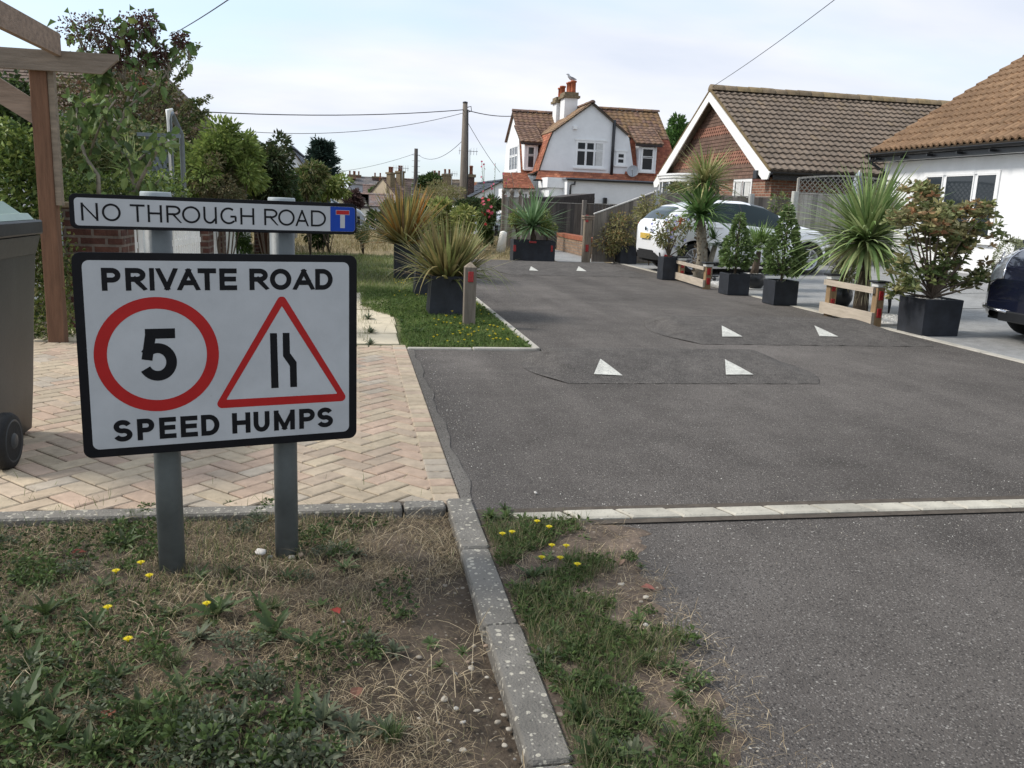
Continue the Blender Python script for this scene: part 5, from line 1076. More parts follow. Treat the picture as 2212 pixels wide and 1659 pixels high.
pier('second brick pier between white picket panels', P3(430, 10.9), P3(450, 10.9), 10.9, 11.3, .98); pickets('narrow white gate panel between two brick piers', P3(458, 11.4), 11.4, P3(469, 12.1), 12.1, zf, 4)
pier('third brick pier right of the narrow gate panel', P3(470, 12.2), P3(479, 12.2), 12.2, 12.6, .98); pickets('long white picket fence running away to the right', P3(484, 12.7), 12.7, P3(541, 18.5), 18.5, zf, 32)
pier('far brick pier beyond the long picket fence', P3(549, 18.8), P3(558, 18.8), 18.8, 19.2, .85); 
a, b = PY(561, 515, 19), PY(585, 515, 19); tag(MB().bbox(a.x, b.x, 19, 19.2, -.05, 1.0, .01, (.6, .5, .5)).build('brown_gate_board', 'timber_brown'), 'dark red-brown board beside the far brick pier', 'gate board')
# slatted fence in the shrubs
a, b = PY(592, 415, 16), PY(640, 415, 21); fence('slatted_fence', 'pale upright-slat fence between dark ivy and yellow shrubs', (a.x, 16), (b.x, 21), .3, lambda f: PY(592, 376, 16).z+(PY(640, 402, 21).z-PY(592, 376, 16).z)*f, [(.45, .43, .36), (.5, .47, .4)], w=.16, capc=(.45, .43, .36))
# trellis arch with white hooks
def trellis():
    YT = 10.2; a, b = PY(318, 290, YT), PY(366, 290, YT); t = thing('trellis_arch', 'tall grey trellis arch with diamond lattice in the left garden', 'trellis', ((a.x+b.x)/2, YT, 0)); C_ = (1.3, 1.35, 1.45)
    q = PY(366, 250, YT); m = MB(); m.box(b.x-.02, b.x+.025, YT, YT+.05, 0, q.z, C_); m.box(a.x-.02, a.x+.02, YT, YT+.05, 0, PY(318, 290, YT).z, C_); m.box(a.x-.1, b.x+.12, YT-.03, YT+.0, PY(340, 296, YT).z, PY(340, 288, YT).z, C_); m.build('frame', 'post_grey', t); m = MB(); zt_ = PY(340, 298, YT).z
    for k in range(-14, 6):
        for s in (1, -1):
            pts = []
            for q_ in range(40):
                f = q_/39; z = .4+(zt_-.4)*f; x = a.x+.02+(b.x-a.x-.04)*(.5+s*((f*6+k*.55)-1.5)*.5)
                if a.x+.02 <= x <= b.x-.02: pts.append((x, YT+.01+.012*(s > 0), z))
            if len(pts) > 1: m.beam(pts[0], pts[-1], .03, .01, (0, 1, 0), C=C_)
    m.build('lattice', 'post_grey', t); p = PY(368, 240, YT); 
    MB().tube([(b.x, YT-.02, 1.2), (b.x-.005, YT-.02, p.z-.1), (b.x+.0, YT-.02, p.z), (b.x+.05, YT-.02, p.z+.02)], [.014, .014, .03, .012], 8).build('white_hook', 'paint_white', t)
    c_, d = PY(382, 245, YT+.6), PY(400, 420, YT+.6); MB().tube([(b.x, YT+.05, q.z), (c_.x, YT+.3, c_.z-.02), (PY(392, 290, YT+.6).x, YT+.6, PY(392, 290, YT+.6).z), (d.x, YT+.6, 0)], .028, 8, C_).build('arch_leg', 'post_grey', t)
trellis()

# wheelie bin
def wheelie():
    bx_ = G(62, 960); x1 = bx_.x; y0, y1 = bx_.y-.02, bx_.y+.68; y0 = 4.10
    zt_ = PY(62, 503, y0).z; w = .58; x1 = PY(62, 720, y0).x-.15; x0 = x1-w; t = thing('wheelie_bin', 'dark grey wheeled bin with pale green lid at the left edge', 'bin', ((x0+x1)/2, y0+.35, 0)); m = MB(); V = []
    lv = [(0.03, .055, .07), (.25, .04, .05), (.6, .02, .03), (zt_-.12, .0, .0), (zt_-.03, -.002, -.004)]
    for z, i, j in lv:
        for cx_, cy_, a in ((x1-.05-i, y0+.05+j, -90), (x1-.05-i, y0+.60-j, 0), (x0+.05+i, y0+.60-j, 90), (x0+.05+i, y0+.05+j, 180)):
            for k in range(5): b = R(a+22.5*k); V.append((cx_+.05*math.cos(b), cy_+.05*math.sin(b), z))
    n = 20; m.add(V, [(l*n+k, l*n+(k+1) % n, (l+1)*n+(k+1) % n, (l+1)*n+k) for l in range(4) for k in range(n)]+[tuple(range(n-1, -1, -1))], (1, 1, 1), 0, True); m.build('body', 'bin_grey', t)
    m = MB(); m.bbox(x0-.03, x1+.028, y0-.09, y0+.66, zt_-.035, zt_+.035, .012); m.prism([(x1+.024, y0-.085, zt_-.04), (x1+.024, y0+.62, zt_-.04), (x1+.005, y0+.6, zt_-.13), (x1+.005, y0-.01, zt_-.13)], (-.03, 0, 0)); m.build('rim', 'bin_dark', t)
    m = MB()
    for k in range(4): xx = x1-.11-.13*k; m.bbox(xx-.012, xx+.012, y0-.08, y0+.0, zt_-.15, zt_-.03, .004)
    m.box(x0+.02, x1-.1, y0-.02, y0+.001, zt_-.16, zt_-.035); m.build('ribs', 'bin_dark', t)
    m = MB(); lz = zt_+.037
    for (z0, z1, i0, i1, yo) in ((lz, lz+.03, .0, .02, 0), (lz+.03, lz+.085, .045, .10, .02)):
        a, b = i0, i1; V = [(x0-.02+a, y0-.04+a+yo, z0), (x1-.0-a, y0-.04+a+yo, z0), (x1-.0-a, y0+.62-a, z0), (x0-.02+a, y0+.62-a, z0), (x0-.02+b, y0-.04+b+yo, z1), (x1-.0-b, y0-.04+b+yo, z1), (x1-.0-b, y0+.62-b, z1), (x0-.02+b, y0+.62-b, z1)]
        m.add(V, [(0, 1, 5, 4), (1, 2, 6, 5), (2, 3, 7, 6), (3, 0, 4, 7), (4, 5, 6, 7)])
    m.build('lid', 'bin_green', t)
    r = .128; wy = y0-.05; wx = PY(27, 990, wy).x
    for xx, sg in ((wx, 1), (x0-.02, -1)):
        m = MB(); m.lathe((xx-.045*sg, wy, r-.004), [(q, h_*sg) for q, h_ in [(r*.8, 0), (r, .012), (r, .04), (r*.92, .055), (r*.80, .058)]], 32, 'x'); wl_ = m.build('wheel', 'rubber', t)
        m = MB(); m.lathe((xx+.010*sg, wy, r-.004), [(q, h_*sg) for q, h_ in [(r*.78, 0), (r*.74, .006), (r*.66, .001), (r*.3, .0), (r*.24, .01), (.01, .012)]], 28, 'x', (1.6, 1.6, 1.6)); m.build('hub', 'bin_dark', wl_)
    MB().tube([(x0, wy, r), (wx-.02, wy, r)], .014, 8).build('axle', 'metal_grey', t)
    return t
wheelie()

# ================================================================ PLANTERS AND RAILS
def planter(label, x0, x1, y0, y1, z0, h, taper=.0, reflect=None, group='black square planters', name='square_planter', pebb=True, rz=0):
    t = thing(name, label, 'planter', ((x0+x1)/2, (y0+y1)/2, z0), group); m = MB(); e = taper; wl_ = .022
    def ring(i, z): k = e*(1-(z-z0)/h); return [(x0+i+k, y0+i+k, z), (x1-i-k, y0+i+k, z), (x1-i-k, y1-i-k, z), (x0+i+k, y1-i-k, z)]
    V = ring(.004, z0)+ring(0, z0+.01)+ring(0, z0+h-.006)+ring(.005, z0+h)+ring(wl_, z0+h)+ring(wl_, z0+h-.05)
    m.add(V, [(l*4+k, l*4+(k+1) % 4, (l+1)*4+(k+1) % 4, (l+1)*4+k) for l in range(5) for k in range(4)]+[(3, 2, 1, 0)]); m.build('pot', 'planter', t)
    n = int(350*(x1-x0)*(y1-y0)/.16); m = MB(); m.box(x0+.03+e*.1, x1-.03-e*.1, y0+.03+e*.1, y1-.03-e*.1, z0+h-.1, z0+h-.035, (.1, .08, .06)); m.build('compost', 'stone', t)
    if pebb:
        m = MB()
        for k in range(min(n, 260)):
            x, y = random.uniform(x0+.035, x1-.035), random.uniform(y0+.035, y1-.035); r = random.uniform(.009, .02); c = np.array((.62, .60, .56))*random.uniform(.7, 1.2); m.add([(x+r, y, z0+h-.03), (x, y+r*.8, z0+h-.03), (x-r, y, z0+h-.03), (x, y-r*.8, z0+h-.03), (x, y, z0+h-.03+r*.8)], [(0, 1, 4), (1, 2, 4), (2, 3, 4), (3, 0, 4)], c)
        m.build('pebble_mulch', 'pebble_white', t, kind='stuff')
    return t
# big planter at the right
A_, M_, B_ = GS(1917, 712), GS(1977, 729), GS(2057, 731)
zt_ = PY(1975, 648, M_.y).z; planter('large black cube planter holding the big red-tinged shrub', 6.17, 6.17+.47, 8.42, 8.89, 0.0, zt_, .012)
def plant_at(px, py): return GS(px, py)
# cone laurel planters and others (front bottom edges measured in the photo)
def pl(label, pxl, pxr, py, pyt, dep=None, **k):
    a, b = GS(pxl, py), GS(pxr, py); w = b.x-a.x; y = (a.y+b.y)/2; z = DZ((a.x+b.x)/2)*.8; h = PY((pxl+pxr)/2, pyt, y).z-z; return planter(label, a.x, b.x, y, y+(dep or w), z, h, **k), Vector(((a.x+b.x)/2, y+(dep or w)/2, z+h))
P_a, c_a = pl('black square planter with white flowering shrub left of the small rail', 1432, 1462, 605, 556)
P_b, c_b = pl('black cube planter with the left cone-shaped laurel', 1573, 1615, 638, 592)
P_c, c_c = pl('black cube planter with the right cone-shaped laurel', 1672, 1719, 660, 607)
P_d, c_d = pl('black square planter with olive shrub against the sloping fence', 1340, 1374, 570, 531)
def round_pot(label, px, py, pyt, r, h=None):
    a = GS(px, py); y = a.y+r; z = a.z; h = PY(px, pyt, a.y+r*.6).z-z; t = thing('round_pot', label, 'pot', (a.x, y, z), 'black round pots')
    MB().lathe((a.x, y, z), [(r*.62, 0), (r*.72, .01), (r*.95, h*.35), (r*1.0, h*.6), (r*.93, h*.88), (r*.85, h*.96), (r*.88, h), (r*.8, h), (r*.78, h*.93)], 30).build('pot', 'planter_round', t)
    m = MB(); m.lathe((a.x, y, z+h*.9), [(r*.79, 0), (r*.78, .01)], 24, C=(.1, .08, .06)); m.build('compost', 'stone', t); m = MB()
    for k in range(120):
        an, q = random.random()*6.28, r*.76*math.sqrt(random.random()); x, yy, rr, zz = a.x+q*math.cos(an), y+q*math.sin(an), random.uniform(.009, .018), z+h*.9+.012; m.add([(x+rr, yy, zz), (x, yy+rr, zz), (x-rr, yy, zz), (x, yy-rr, zz), (x, yy, zz+rr)], [(0, 1, 4), (1, 2, 4), (2, 3, 4), (3, 0, 4)], np.array((.62, .6, .56))*random.uniform(.7, 1.2))
    m.build('pebble_mulch', 'pebble_white', t, kind='stuff'); return Vector((a.x, y, z+h))
c_e = round_pot('black round pot with the small fan palm between the two laurels', 1637, 627, 591, .20)
c_f = round_pot('black bulbous pot behind the large wooden rail', 1827, 664, 622, .17)
# trough
a, b = G(1113, 565), G(1194, 565); h = PY(1150, 520, a.y).z; y = (a.y+b.y)/2; TR_ = planter('long black trough planter with red reflectors blocking the end of the road', a.x-.02, b.x, y, y+.42, 0, h, group=None, name='trough_planter'); c_t = Vector(((a.x+b.x)/2, y+.21, h))
for px, py, w_, h_ in ((1151, 523, .17, .045), (1110, 536, .06, .14), (1192, 537, .05, .14)): q = PY(px, py, y); reflector(TR_, (min(max(q.x, a.x-.02+w_/2), b.x-w_/2), y, min(q.z, h-.03)), w_, h_)
# left row of planters in the verge
c_l = []
for lab, pxl, pxr, py, pyt, tp_ in (('nearest black tapered planter beside the wooden bollard', 932, 1003, 684, 597, -.03), ('second black planter in the verge, half hidden by the first', 899, 948, 641, 560, -.02), ('third black planter in the verge under the taller phormium', 860, 888, 602, 545, 0)):
    a, b = G(pxl, py), G(pxr, py); w_ = b.x-a.x; y = (a.y+b.y)/2; h = PY((pxl+pxr)/2, pyt, y).z; o = planter(lab, a.x, b.x, y, y+max(.34, w_), 0, h, taper=tp_, pebb=False, group='black planters in the left verge'); c_l.append(Vector(((a.x+b.x)/2, y+.18, h)))
# wooden rails with solar lamps
def rail(label, ax, ay, bx, by, topA, topB, ps, bt):
    """two posts, a top rail and a deep bottom board facing the road (-x)"""
    t = thing('wooden_rail', label, 'barrier', ((ax+bx)/2, (ay+by)/2, 0), 'wooden rails guarding the palms')
    for (x, y, zt_) in ((ax, ay, topA), (bx, by, topB)):
        po = MB().bbox(x, x+ps, y-ps/2, y+ps/2, -.05, zt_, .006).build('post', 'timber_post', t)
        for z in (zt_*.36, zt_*.80):
            MB().bbox(x+ps/2-.03, x+ps/2+.03, y-ps/2-.014, y-ps/2+.001, z-.055, z+.055, .012).build('reflector', 'reflector', po)
        l = thing('solar_lamp', 'solar cap lamp on the %s post of %s' % ('far' if (x, y) == (ax, ay) else 'near', label.split(',')[0]), 'lamp', (x+ps/2, y, zt_), 'solar lamps on the rail posts')
        MB().bbox(x-.015, x+ps+.015, y-ps/2-.015, y+ps/2+.015, zt_+.002, zt_+.05, .008, (.75, .75, .72)).build('lamp_body', 'plastic_white', l); MB().bbox(x-.04, x+ps+.04, y-ps/2-.04, y+ps/2+.04, zt_+.052, zt_+.075, .01).build('solar_panel', 'planter_round', l)
    for z0, z1, th, ex in ((topA*.84, topA*1.0-.005, .035, .06), (.03, bt, .04, .10)):
        m = MB(); P = [(ax-th, ay+ex, z0), (bx-th, by-ex+.05, z0), (bx-th, by-ex+.05, z1), (ax-th, ay+ex, z1)]; m.prism(P, (th-.002, 0, 0)); m.build('top_rail' if z0 > .1 else 'bottom_board', 'timber_new', t)
a, b = G(1462, 606), G(1522, 624); zt1 = PX(1463, 562, a.x).z; rail('small wooden rail, in front of the tall palm', a.x+.02, a.y, b.x-.02, b.y, zt1, zt1, .10, .15)
a, b = G(1765, 680), G(1897, 706); zt1 = PX(1893, 620, 6.05).z; rail('large wooden rail, in front of the biggest cordyline', 6.03, a.y-.05, 6.03, b.y, zt1, zt1, .10, .17)
# pebble patches under the palms
for lab, x0, x1, y0, y1 in (('pebbles', 6.16, 6.9, 13.4, 14.6), ('pebbles', 6.16, 7.0, 9.2, 10.2)):
    m = MB(); m.bbox(x0, x1, y0, y1, -.02, .035, .01, (.5, .48, .44))
    for k in range(500): x, y, r = random.uniform(x0+.03, x1-.03), random.uniform(y0+.03, y1-.03), random.uniform(.012, .026); z = .036; m.add([(x+r, y, z), (x, y+r*.8, z), (x-r, y, z), (x, y-r*.8, z), (x, y, z+r*.7)], [(0, 1, 4), (1, 2, 4), (2, 3, 4), (3, 0, 4)], np.array((.66, .64, .6))*random.uniform(.7, 1.2))
    m.build('pebble_bed', 'pebble_white', None, kind='stuff')
m = MB(); p = GS(1541, 610); m.tube([(p.x, p.y, p.z), (p.x+.01, p.y, p.z+.1)], .012, 6); m.bbox(p.x-.06, p.x+.08, p.y-.03, p.y+.03, p.z+.1, p.z+.12, .006); m.lathe((p.x, p.y-.03, p.z+.04), [(.03, 0), (.035, .04), (.02, .06)], 8); tag(m.build('garden_spotlight', 'plastic_black'), 'small black solar spotlight beside the left laurel planter', 'garden light')
p = GS(1905, 676); m = MB(); m.tube([(p.x+.1, p.y, p.z), (p.x+.1, p.y, p.z+.12), (p.x+.08, p.y, p.z+.3)], [.012, .02, .035], 7); tag(m.build('garden_spotlight', 'plastic_black'), 'black garden spotlight between the large rail and the large planter', 'garden light')
# letter stand, white step block
p = PX(2150, 620, 12.0); a = G(2135, 641, .12); t = thing('white_wall_block', 'low white rendered block in front of the white bungalow', 'wall', (a.x, a.y, .1)); MB().bbox(a.x, a.x+1.2, a.y-1.6, a.y, .0, PX(2140, 597, a.x).z, .02, (1.05, 1.05, 1.05)).build('rendered_block', 'render_white', t); WBX, WBY, WBZ = a.x, a.y, PX(2140, 597, a.x).z
q = PX(2193, 517, a.x+.7); t = thing('black_display_stand', 'black panel stand with a cut-out handle behind the blue car', 'stand', (q.x, q.y, WBZ)); m = MB(); x = a.x+.7; y0 = PX(2192, 540, x).y; y1 = y0-1.0; z0, z1 = PX(2190, 575, x).z, q.z
m.prism([(x, y0+.12, z0-.6), (x, y1, z0-.6), (x, y1, z1), (x, y0, z1)], (.04, 0, 0)); m.build('panel', 'planter', t); MB().bbox(x-.01, x-.001, y1+.1, y0-.15, z1-.25, z1-.12, .004).build('opening', 'plastic_white', t)

# ================================================================ CARS
def car(paint, label, loc, rz, Lc=3.95, Wc=1.72, Hc=1.48, wr=.31, blunt=False, tail=True, front=True, plate=None, blue=False, group=None, name='hatchback_car'):
    """five-door hatchback, nose along +x, wheels on z = 0"""
    t = thing(name, label, 'car', (0, 0, 0), group); x0 = -Lc/2; ax_r, ax_f = x0+.73, x0+.73+2.49*Lc/3.95; hw = Wc/2
    def itp(tab, x):
        for (a, b), (c, d) in zip(tab[:-1], tab[1:]):
            if x <= c: f = max(0, (x-a)/(c-a)); f = f; return b+(d-b)*f
        return tab[-1][1]
    k = Hc/1.48; s_ = Lc/3.95
    top = [(x0, .62), (x0+.02, .95*k), (x0+.10, 1.04*k), (x0+.30, 1.25*k), (x0+.50, 1.36*k), (x0+.85, 1.435*k), (x0+1.45, 1.48*k), (x0+1.90, 1.465*k), (x0+2.35*s_, 1.37*k), (x0+2.75*s_, 1.17*k), (x0+3.02*s_, 1.01*k), (x0+3.2*s_, .97*k), (x0+3.55*s_, .89*k), (x0+3.78*s_, .78*k), (x0+3.90*s_, .66), (x0+Lc, .52)]
    belt = [(x0, .60), (x0+.02, .92*k), (x0+.10, .99*k), (x0+.5, 1.09*k), (x0+1.2, 1.035*k), (x0+1.8, .985*k), (x0+2.5*s_, .91*k), (x0+3.0*s_, .885*k), (x0+3.3*s_, .85*k), (x0+3.6*s_, .78*k), (x0+3.85*s_, .64), (x0+Lc, .50)]
    wid = [(x0, hw*.66), (x0+.04, hw*.80), (x0+.12, hw*.90), (x0+.35, hw*.965), (x0+.8, hw), (x0+3.1*s_, hw), (x0+3.5*s_, hw*.95), (x0+3.75*s_, hw*.84), (x0+3.9*s_, hw*.66), (x0+Lc, hw*.5)]
    bot = [(x0, .42), (x0+.06, .32), (x0+.25, .24), (x0+3.6*s_, .20), (x0+3.85*s_, .24), (x0+Lc, .32)]
    if blunt:
        wid = wid[:6]+[(x0+3.45*s_, hw*.985), (x0+3.68*s_, hw*.93), (x0+3.82*s_, hw*.85), (x0+3.9*s_, hw*.76), (x0+Lc, hw*.66)]
        top = top[:12]+[(x0+3.40*s_, 1.02), (x0+3.66*s_, .96), (x0+3.80*s_, .88), (x0+3.9*s_, .78), (x0+Lc, .66)]; belt = belt[:6]+[(x0+3.0*s_, .95), (x0+3.4*s_, .92), (x0+3.68*s_, .86), (x0+3.82*s_, .79), (x0+3.9*s_, .70), (x0+Lc, .60)]
    xs = sorted(set([round(x, 3) for x in np.arange(x0, x0+Lc+.001, .035)]+[round(a, 3) for a, _ in top])); nx = len(xs); rings = []
    for x in xs:
        zt_, zb_, w_, z0 = itp(top, x), itp(belt, x), itp(wid, x), itp(bot, x); zb_ = min(zb_, zt_-.01); ar = 0
        for wx in (ax_r, ax_f):
            q = (wr+.055)**2-(x-wx)**2
            if q > 0: ar = max(ar, wr+math.sqrt(q))
        zl = max(z0, ar); rw = w_*(.60+.20*(1-min(1, max(0, (zt_-zb_)/.45)))) if zt_-zb_ > .06 else w_*.86
        zm1, zm2 = zl+(zb_-zl)*.25, zl+(zb_-zl)*.6; inn = w_*.97 if ar < z0 else w_*.995
        rings.append([(w_*.90 if ar <= z0 else w_*.955, zl-.0), (inn, zl+.02), (w_*1.0, zm1), (w_*.995, zm2), (w_*.965, zb_-.03), (w_*.94, zb_), (rw+(w_*.94-rw)*.5, zb_+(zt_-zb_)*.52), (rw+.0, zb_+(zt_-zb_)*.87), (rw*.86, zb_+(zt_-zb_)*.955), (rw*.45, zt_-.003), (0, zt_)])
    nr = len(rings[0]); body = MB(); parts = {}
    for sgn in (1, -1):
        V = [(x, sgn*y, z) for x, r_ in zip(xs, rings) for y, z in r_]; base = V; FB = []; FG = {}
        for i in range(nx-1):
            xm = (xs[i]+xs[i+1])/2-x0; 
            for j in range(nr-1):
                f = (i*nr+j, (i+1)*nr+j, (i+1)*nr+j+1, i*nr+j+1); f = f if sgn < 0 else f[::-1]; g = None
                if j in (5, 6) and .42 < xm < 3.0*s_:
                    if .60 < xm < 1.74: g = 'rear_side_window'
                    elif 1.74 <= xm <= 1.80: g = 'pillar_trim'
                    elif 1.80 < xm < 2.62*s_: g = 'front_side_window'
                if j >= 7 and 2.03*s_ < xm < 2.98*s_: g = 'windscreen'
                if j in (5, 6) and 2.68*s_ < xm < 2.9*s_: g = 'windscreen' if j == 6 else g
                if j >= 7 and .13 < xm < .44: g = 'rear_window'
                if blunt and j in (4, 5, 6, 7) and 3.56*s_ < xm < 3.95*s_: g = 'headlight'
                (FB if g is None else FG.setdefault(g, [])).append(f)
        used = FB; body.add(base, used, (1, 1, 1), 0, True)
        for g, ff in FG.items(): parts.setdefault(g, MB() if g in ('windscreen', 'rear_window') else None); 
        for g, ff in FG.items():
            if g in ('windscreen', 'rear_window'): parts[g].add(base, ff, (1, 1, 1), 0, True)
            else: mm_ = MB(); mm_.add(base, ff, (1, 1, 1), 0, True); parts[g+str(sgn)] = mm_
    # end caps
    for i in (0, nx-1):
        r_ = rings[i]; V = [(xs[i], y, z) for y, z in r_]+[(xs[i], -y, z) for y, z in r_[::-1][1:]]; body.poly(V if i else V[::-1])
    body.build('body', paint, t)
    for g, mm_ in parts.items():
        if mm_ is not None: mm_.build(g.rstrip('1').rstrip('-'), 'plastic_black' if g.startswith('pillar') else 'lamp_clear' if g.startswith('head') else 'car_glass', t)
    # dark underbody and arches
    m = MB(); m.box(x0+.15, x0+Lc-.2, -hw*.88, hw*.88, .2, .55, (1, 1, 1)); m.box(x0+.5, x0+2.9*s_, -hw*.62, hw*.62, .55, .85); m.build('underbody', 'rubber', t)
    for s in (-1, 1):
        m = MB(); m.box(ax_r+wr+.08, ax_f-wr-.08, min(s*hw*.93, s*hw*.985), max(s*hw*.93, s*hw*.985), .17, .245); m.build('sill_trim', 'rubber', t)
    m = MB(); V = []
    for y, zt_ in ((-hw*.72, .42), (-hw*.45, .46), (0, .46), (hw*.45, .46), (hw*.72, .42)): V += [(x0-.012-(.0 if abs(y) < .5*hw else -.04), y, zt_), (x0-.005+(.0 if abs(y) < .5*hw else .06), y, .27)]
    m.add(V, [(2*i, 2*i+2, 2*i+3, 2*i+1) for i in range(4)], (1, 1, 1), 0, True); m.prism([(x0+.03, s*hw*.78, .43) for s in (1,)]+[(x0+.34, hw*.965, .36), (x0+.34, hw*.96, .23), (x0+.05, hw*.8, .27)], (0, .006, 0)); m.prism([(x0+.03, -hw*.78, .43), (x0+.34, -hw*.972, .36), (x0+.34, -hw*.968, .23), (x0+.05, -hw*.8, .27)], (0, -.006, 0)); m.build('rear_bumper_trim', 'rubber', t)
    def surf(x, fz, out=.006, sgn=-1):
        """a point on the flank: x along the car, fz 0 sill .. 1 belt"""
        z0, zb_, w_ = itp(bot, x), itp(belt, x), itp(wid, x); z = z0+(zb_-z0)*fz; return Vector((x, sgn*(w_*(.97+.03*math.sin(math.pi*min(1, fz*1.2)))+out), z))
    for s in (-1, 1):
        # wheels
        for wx in (ax_r, ax_f):
            w_ = MB(); y = s*(hw-.20); dirs = s; prof = [(wr*.66, 0), (wr*.95, .0), (wr, .03), (wr, .165), (wr*.95, .195), (wr*.70, .20), (wr*.66, .17)]
            w_.lathe((wx, y, wr), [(r, h*dirs) for r, h in prof], 36, 'y'); wo = w_.build('wheel', 'rubber', t); rm = MB(); rm.lathe((wx, y+dirs*.17, wr), [(wr*.70, .0), (wr*.72, .028*dirs), (wr*.66, .03*dirs), (wr*.62, .0)], 36, 'y')
            for q in range(10):
                an = 2*math.pi*q/10; c, sn = math.cos(an), math.sin(an); 
                for off in (-.045, .045): ca_, sa_ = math.cos(an+off), math.sin(an+off); rm.beam((wx+ca_*.045, y+dirs*.182, wr+sa_*.045), (wx+c*wr*.66+ca_*0, y+dirs*.175, wr+sn*wr*.66), .022, .012, (0, 1, 0)) if off < 0 else None
            rm.lathe((wx, y+dirs*.172, wr), [(.065, 0), (.06, .015*dirs), (.02, .02*dirs)], 16, 'y'); rm.build('rim', 'alloy', wo)
            ar = MB(); ar.lathe((wx, y-dirs*.03, wr), [(wr*.66, 0), (wr*.60, .12*dirs), (.02, .12*dirs)], 24, 'y', (.6, .6, .6)); ar.build('brake_drum', 'rubber', wo)
            wl2 = MB(); V = []; n = 16
            for q in range(n+1): an = math.pi*q/n; V += [(wx+(wr+.056)*math.cos(an), s*(hw*.955), wr+(wr+.056)*math.sin(an)), (wx+(wr+.056)*math.cos(an), s*(hw*.55), wr+(wr+.056)*math.sin(an))]
            wl2.add(V, [(2*q, 2*q+1, 2*q+3, 2*q+2) for q in range(n)]); wl2.build('wheel_arch', 'rubber', t)
        # lamps
        m = MB(); A_ = [surf(x0+.03, .66, .006, s), surf(x0+.22, .70, .014, s), surf(x0+.50, .98, .016, s), surf(x0+.40, 1.08, -.02, s), surf(x0+.08, 1.02, .008, s)]; cc_ = sum(A_, Vector())/5+Vector((0, s*.02, 0)); m.add(A_+[cc_], [(0, 1, 5), (1, 2, 5), (2, 3, 5), (3, 4, 5), (4, 0, 5)], (1, 1, 1), 0, True); m.build('tail_light', 'lamp_red', t)
        m = MB(); q = [surf(x0+.10, .03, .012, s), surf(x0+.30, .05, .012, s), surf(x0+.31, .13, .012, s), surf(x0+.12, .15, .012, s)]; m.poly(q); m.build('rear_reflector', 'lamp_red', t)
        m = MB(); A_ = [surf(x0+3.62*s_, .62, .012, s), surf(x0+3.30*s_, .86, .010, s), surf(x0+3.12*s_, .98, .006, s), surf(x0+3.45*s_, 1.0, .012, s), surf(x0+3.70*s_, .95, .02, s), surf(x0+3.80*s_, .75, .02, s)]; A_ = [surf(x0+3.80*s_, .62, .012, s), surf(x0+3.40*s_, .97, .012, s), Vector((x0+3.52*s_, s*hw*.74, .975)), Vector((x0+3.80*s_, s*hw*.50, .895)), Vector((x0+3.99*s_, s*hw*.46, .70)), Vector((x0+3.96*s_, s*hw*.68, .58))] if blunt else A_; cc_ = sum(A_, Vector())/6+(Vector((.045, s*.06, .02)) if blunt else Vector((.01, s*.03, .01))); m.add(A_+[cc_], [(i, (i+1) % 6, 6) for i in range(6)], (1, 1, 1), 0, True); hl = m.build('headlight', 'lamp_clear', t) if not blunt else None
        if blunt:
            def rp(xx, j, o_=.008): i_ = min(range(nx), key=lambda q: abs(xs[q]-x0-xx)); y_, z_ = rings[i_][j]; return Vector((xs[i_]+o_*.7, s*(y_+o_*.7), z_+o_*.5))
            A_ = [rp(3.95*s_, j) for j in (4, 5, 6, 7, 8)]+[rp(xx*s_, 8) for xx in (3.88, 3.80, 3.70, 3.60, 3.56)]+[rp(3.56*s_, j) for j in (7, 6, 5, 4)]
            m = MB(); q = (rp(3.78*s_, 6)+rp(3.82*s_, 7))/2+Vector((.012, s*.012, 0)); nn = Vector((.75, s*.55, .3)).normalized(); u_ = nn.cross(Vector((0, 0, 1))).normalized(); v_ = u_.cross(nn)
            for r_ in (.075, .05): m.tube([q+u_*math.cos(a_)*r_+v_*math.sin(a_)*r_ for a_ in np.linspace(0, 6.283, 25)], .006, 5)
            m.tube(A_, .009, 6); m.build('lamp_trim', 'chrome', t)
            m = MB(); m.tube([Vector((x0+3.86*s_, s*hw*.83, .36)), Vector((x0+3.95*s_, s*hw*.70, .34)), Vector((x0+Lc+.01, s*hw*.55, .33)), Vector((x0+Lc+.015, s*hw*.3, .32))], .016, 6); m.build('fog_lamp_trim', 'chrome', t)

        m = MB(); m.tube([(x0+2.62*s_, s*hw*.9, .98*k), (x0+2.66*s_, s*(hw+.04), 1.0*k)], .02, 6); m.tube([(x0+2.72*s_, s*(hw+.02), 1.02*k), (x0+2.70*s_, s*(hw+.11), 1.03*k), (x0+2.66*s_, s*(hw+.19), 1.01*k)], [.055, .075, .03], 10); m.build('door_mirror', paint, t)
        for xx in (1.22, 2.05): p = surf(x0+xx, .88, .012, s); MB().bbox(p.x-.09, p.x+.09, p.y-.014, p.y+.014, p.z-.016, p.z+.016, .008).build('door_handle', paint, t)
        m = MB()
        for xx in (1.08, 1.78, 2.66*s_): m.tube([surf(x0+xx-(.10 if xx < 1.2 else 0)*(1-f), f, .0012, s) for f in (.08, .3, .6, .98)], .004, 4, (.3, .3, .3))
        m.build('door_gap', 'rubber', t)
    if plate: MB().bbox(x0-.035, x0-.012, -.26, .26, .68, .79, .003).build('number_plate', plate, t)
    MB().lathe((x0-.012, 0, .88), [(.045, 0), (.04, -.012)], 14, 'x').build('badge', 'plastic_black', t)
    MB().bbox(x0+.0, x0+.16, -.26, .26, .44, .445, .001).build('number_plate_lamp', 'rubber', t) if 0 else None
    MB().bbox(x0+Lc-.03, x0+Lc+.012, -.40, .40, (.22 if blunt else .34), (.33 if blunt else .48), .02).build('front_grille', 'plastic_black', t)
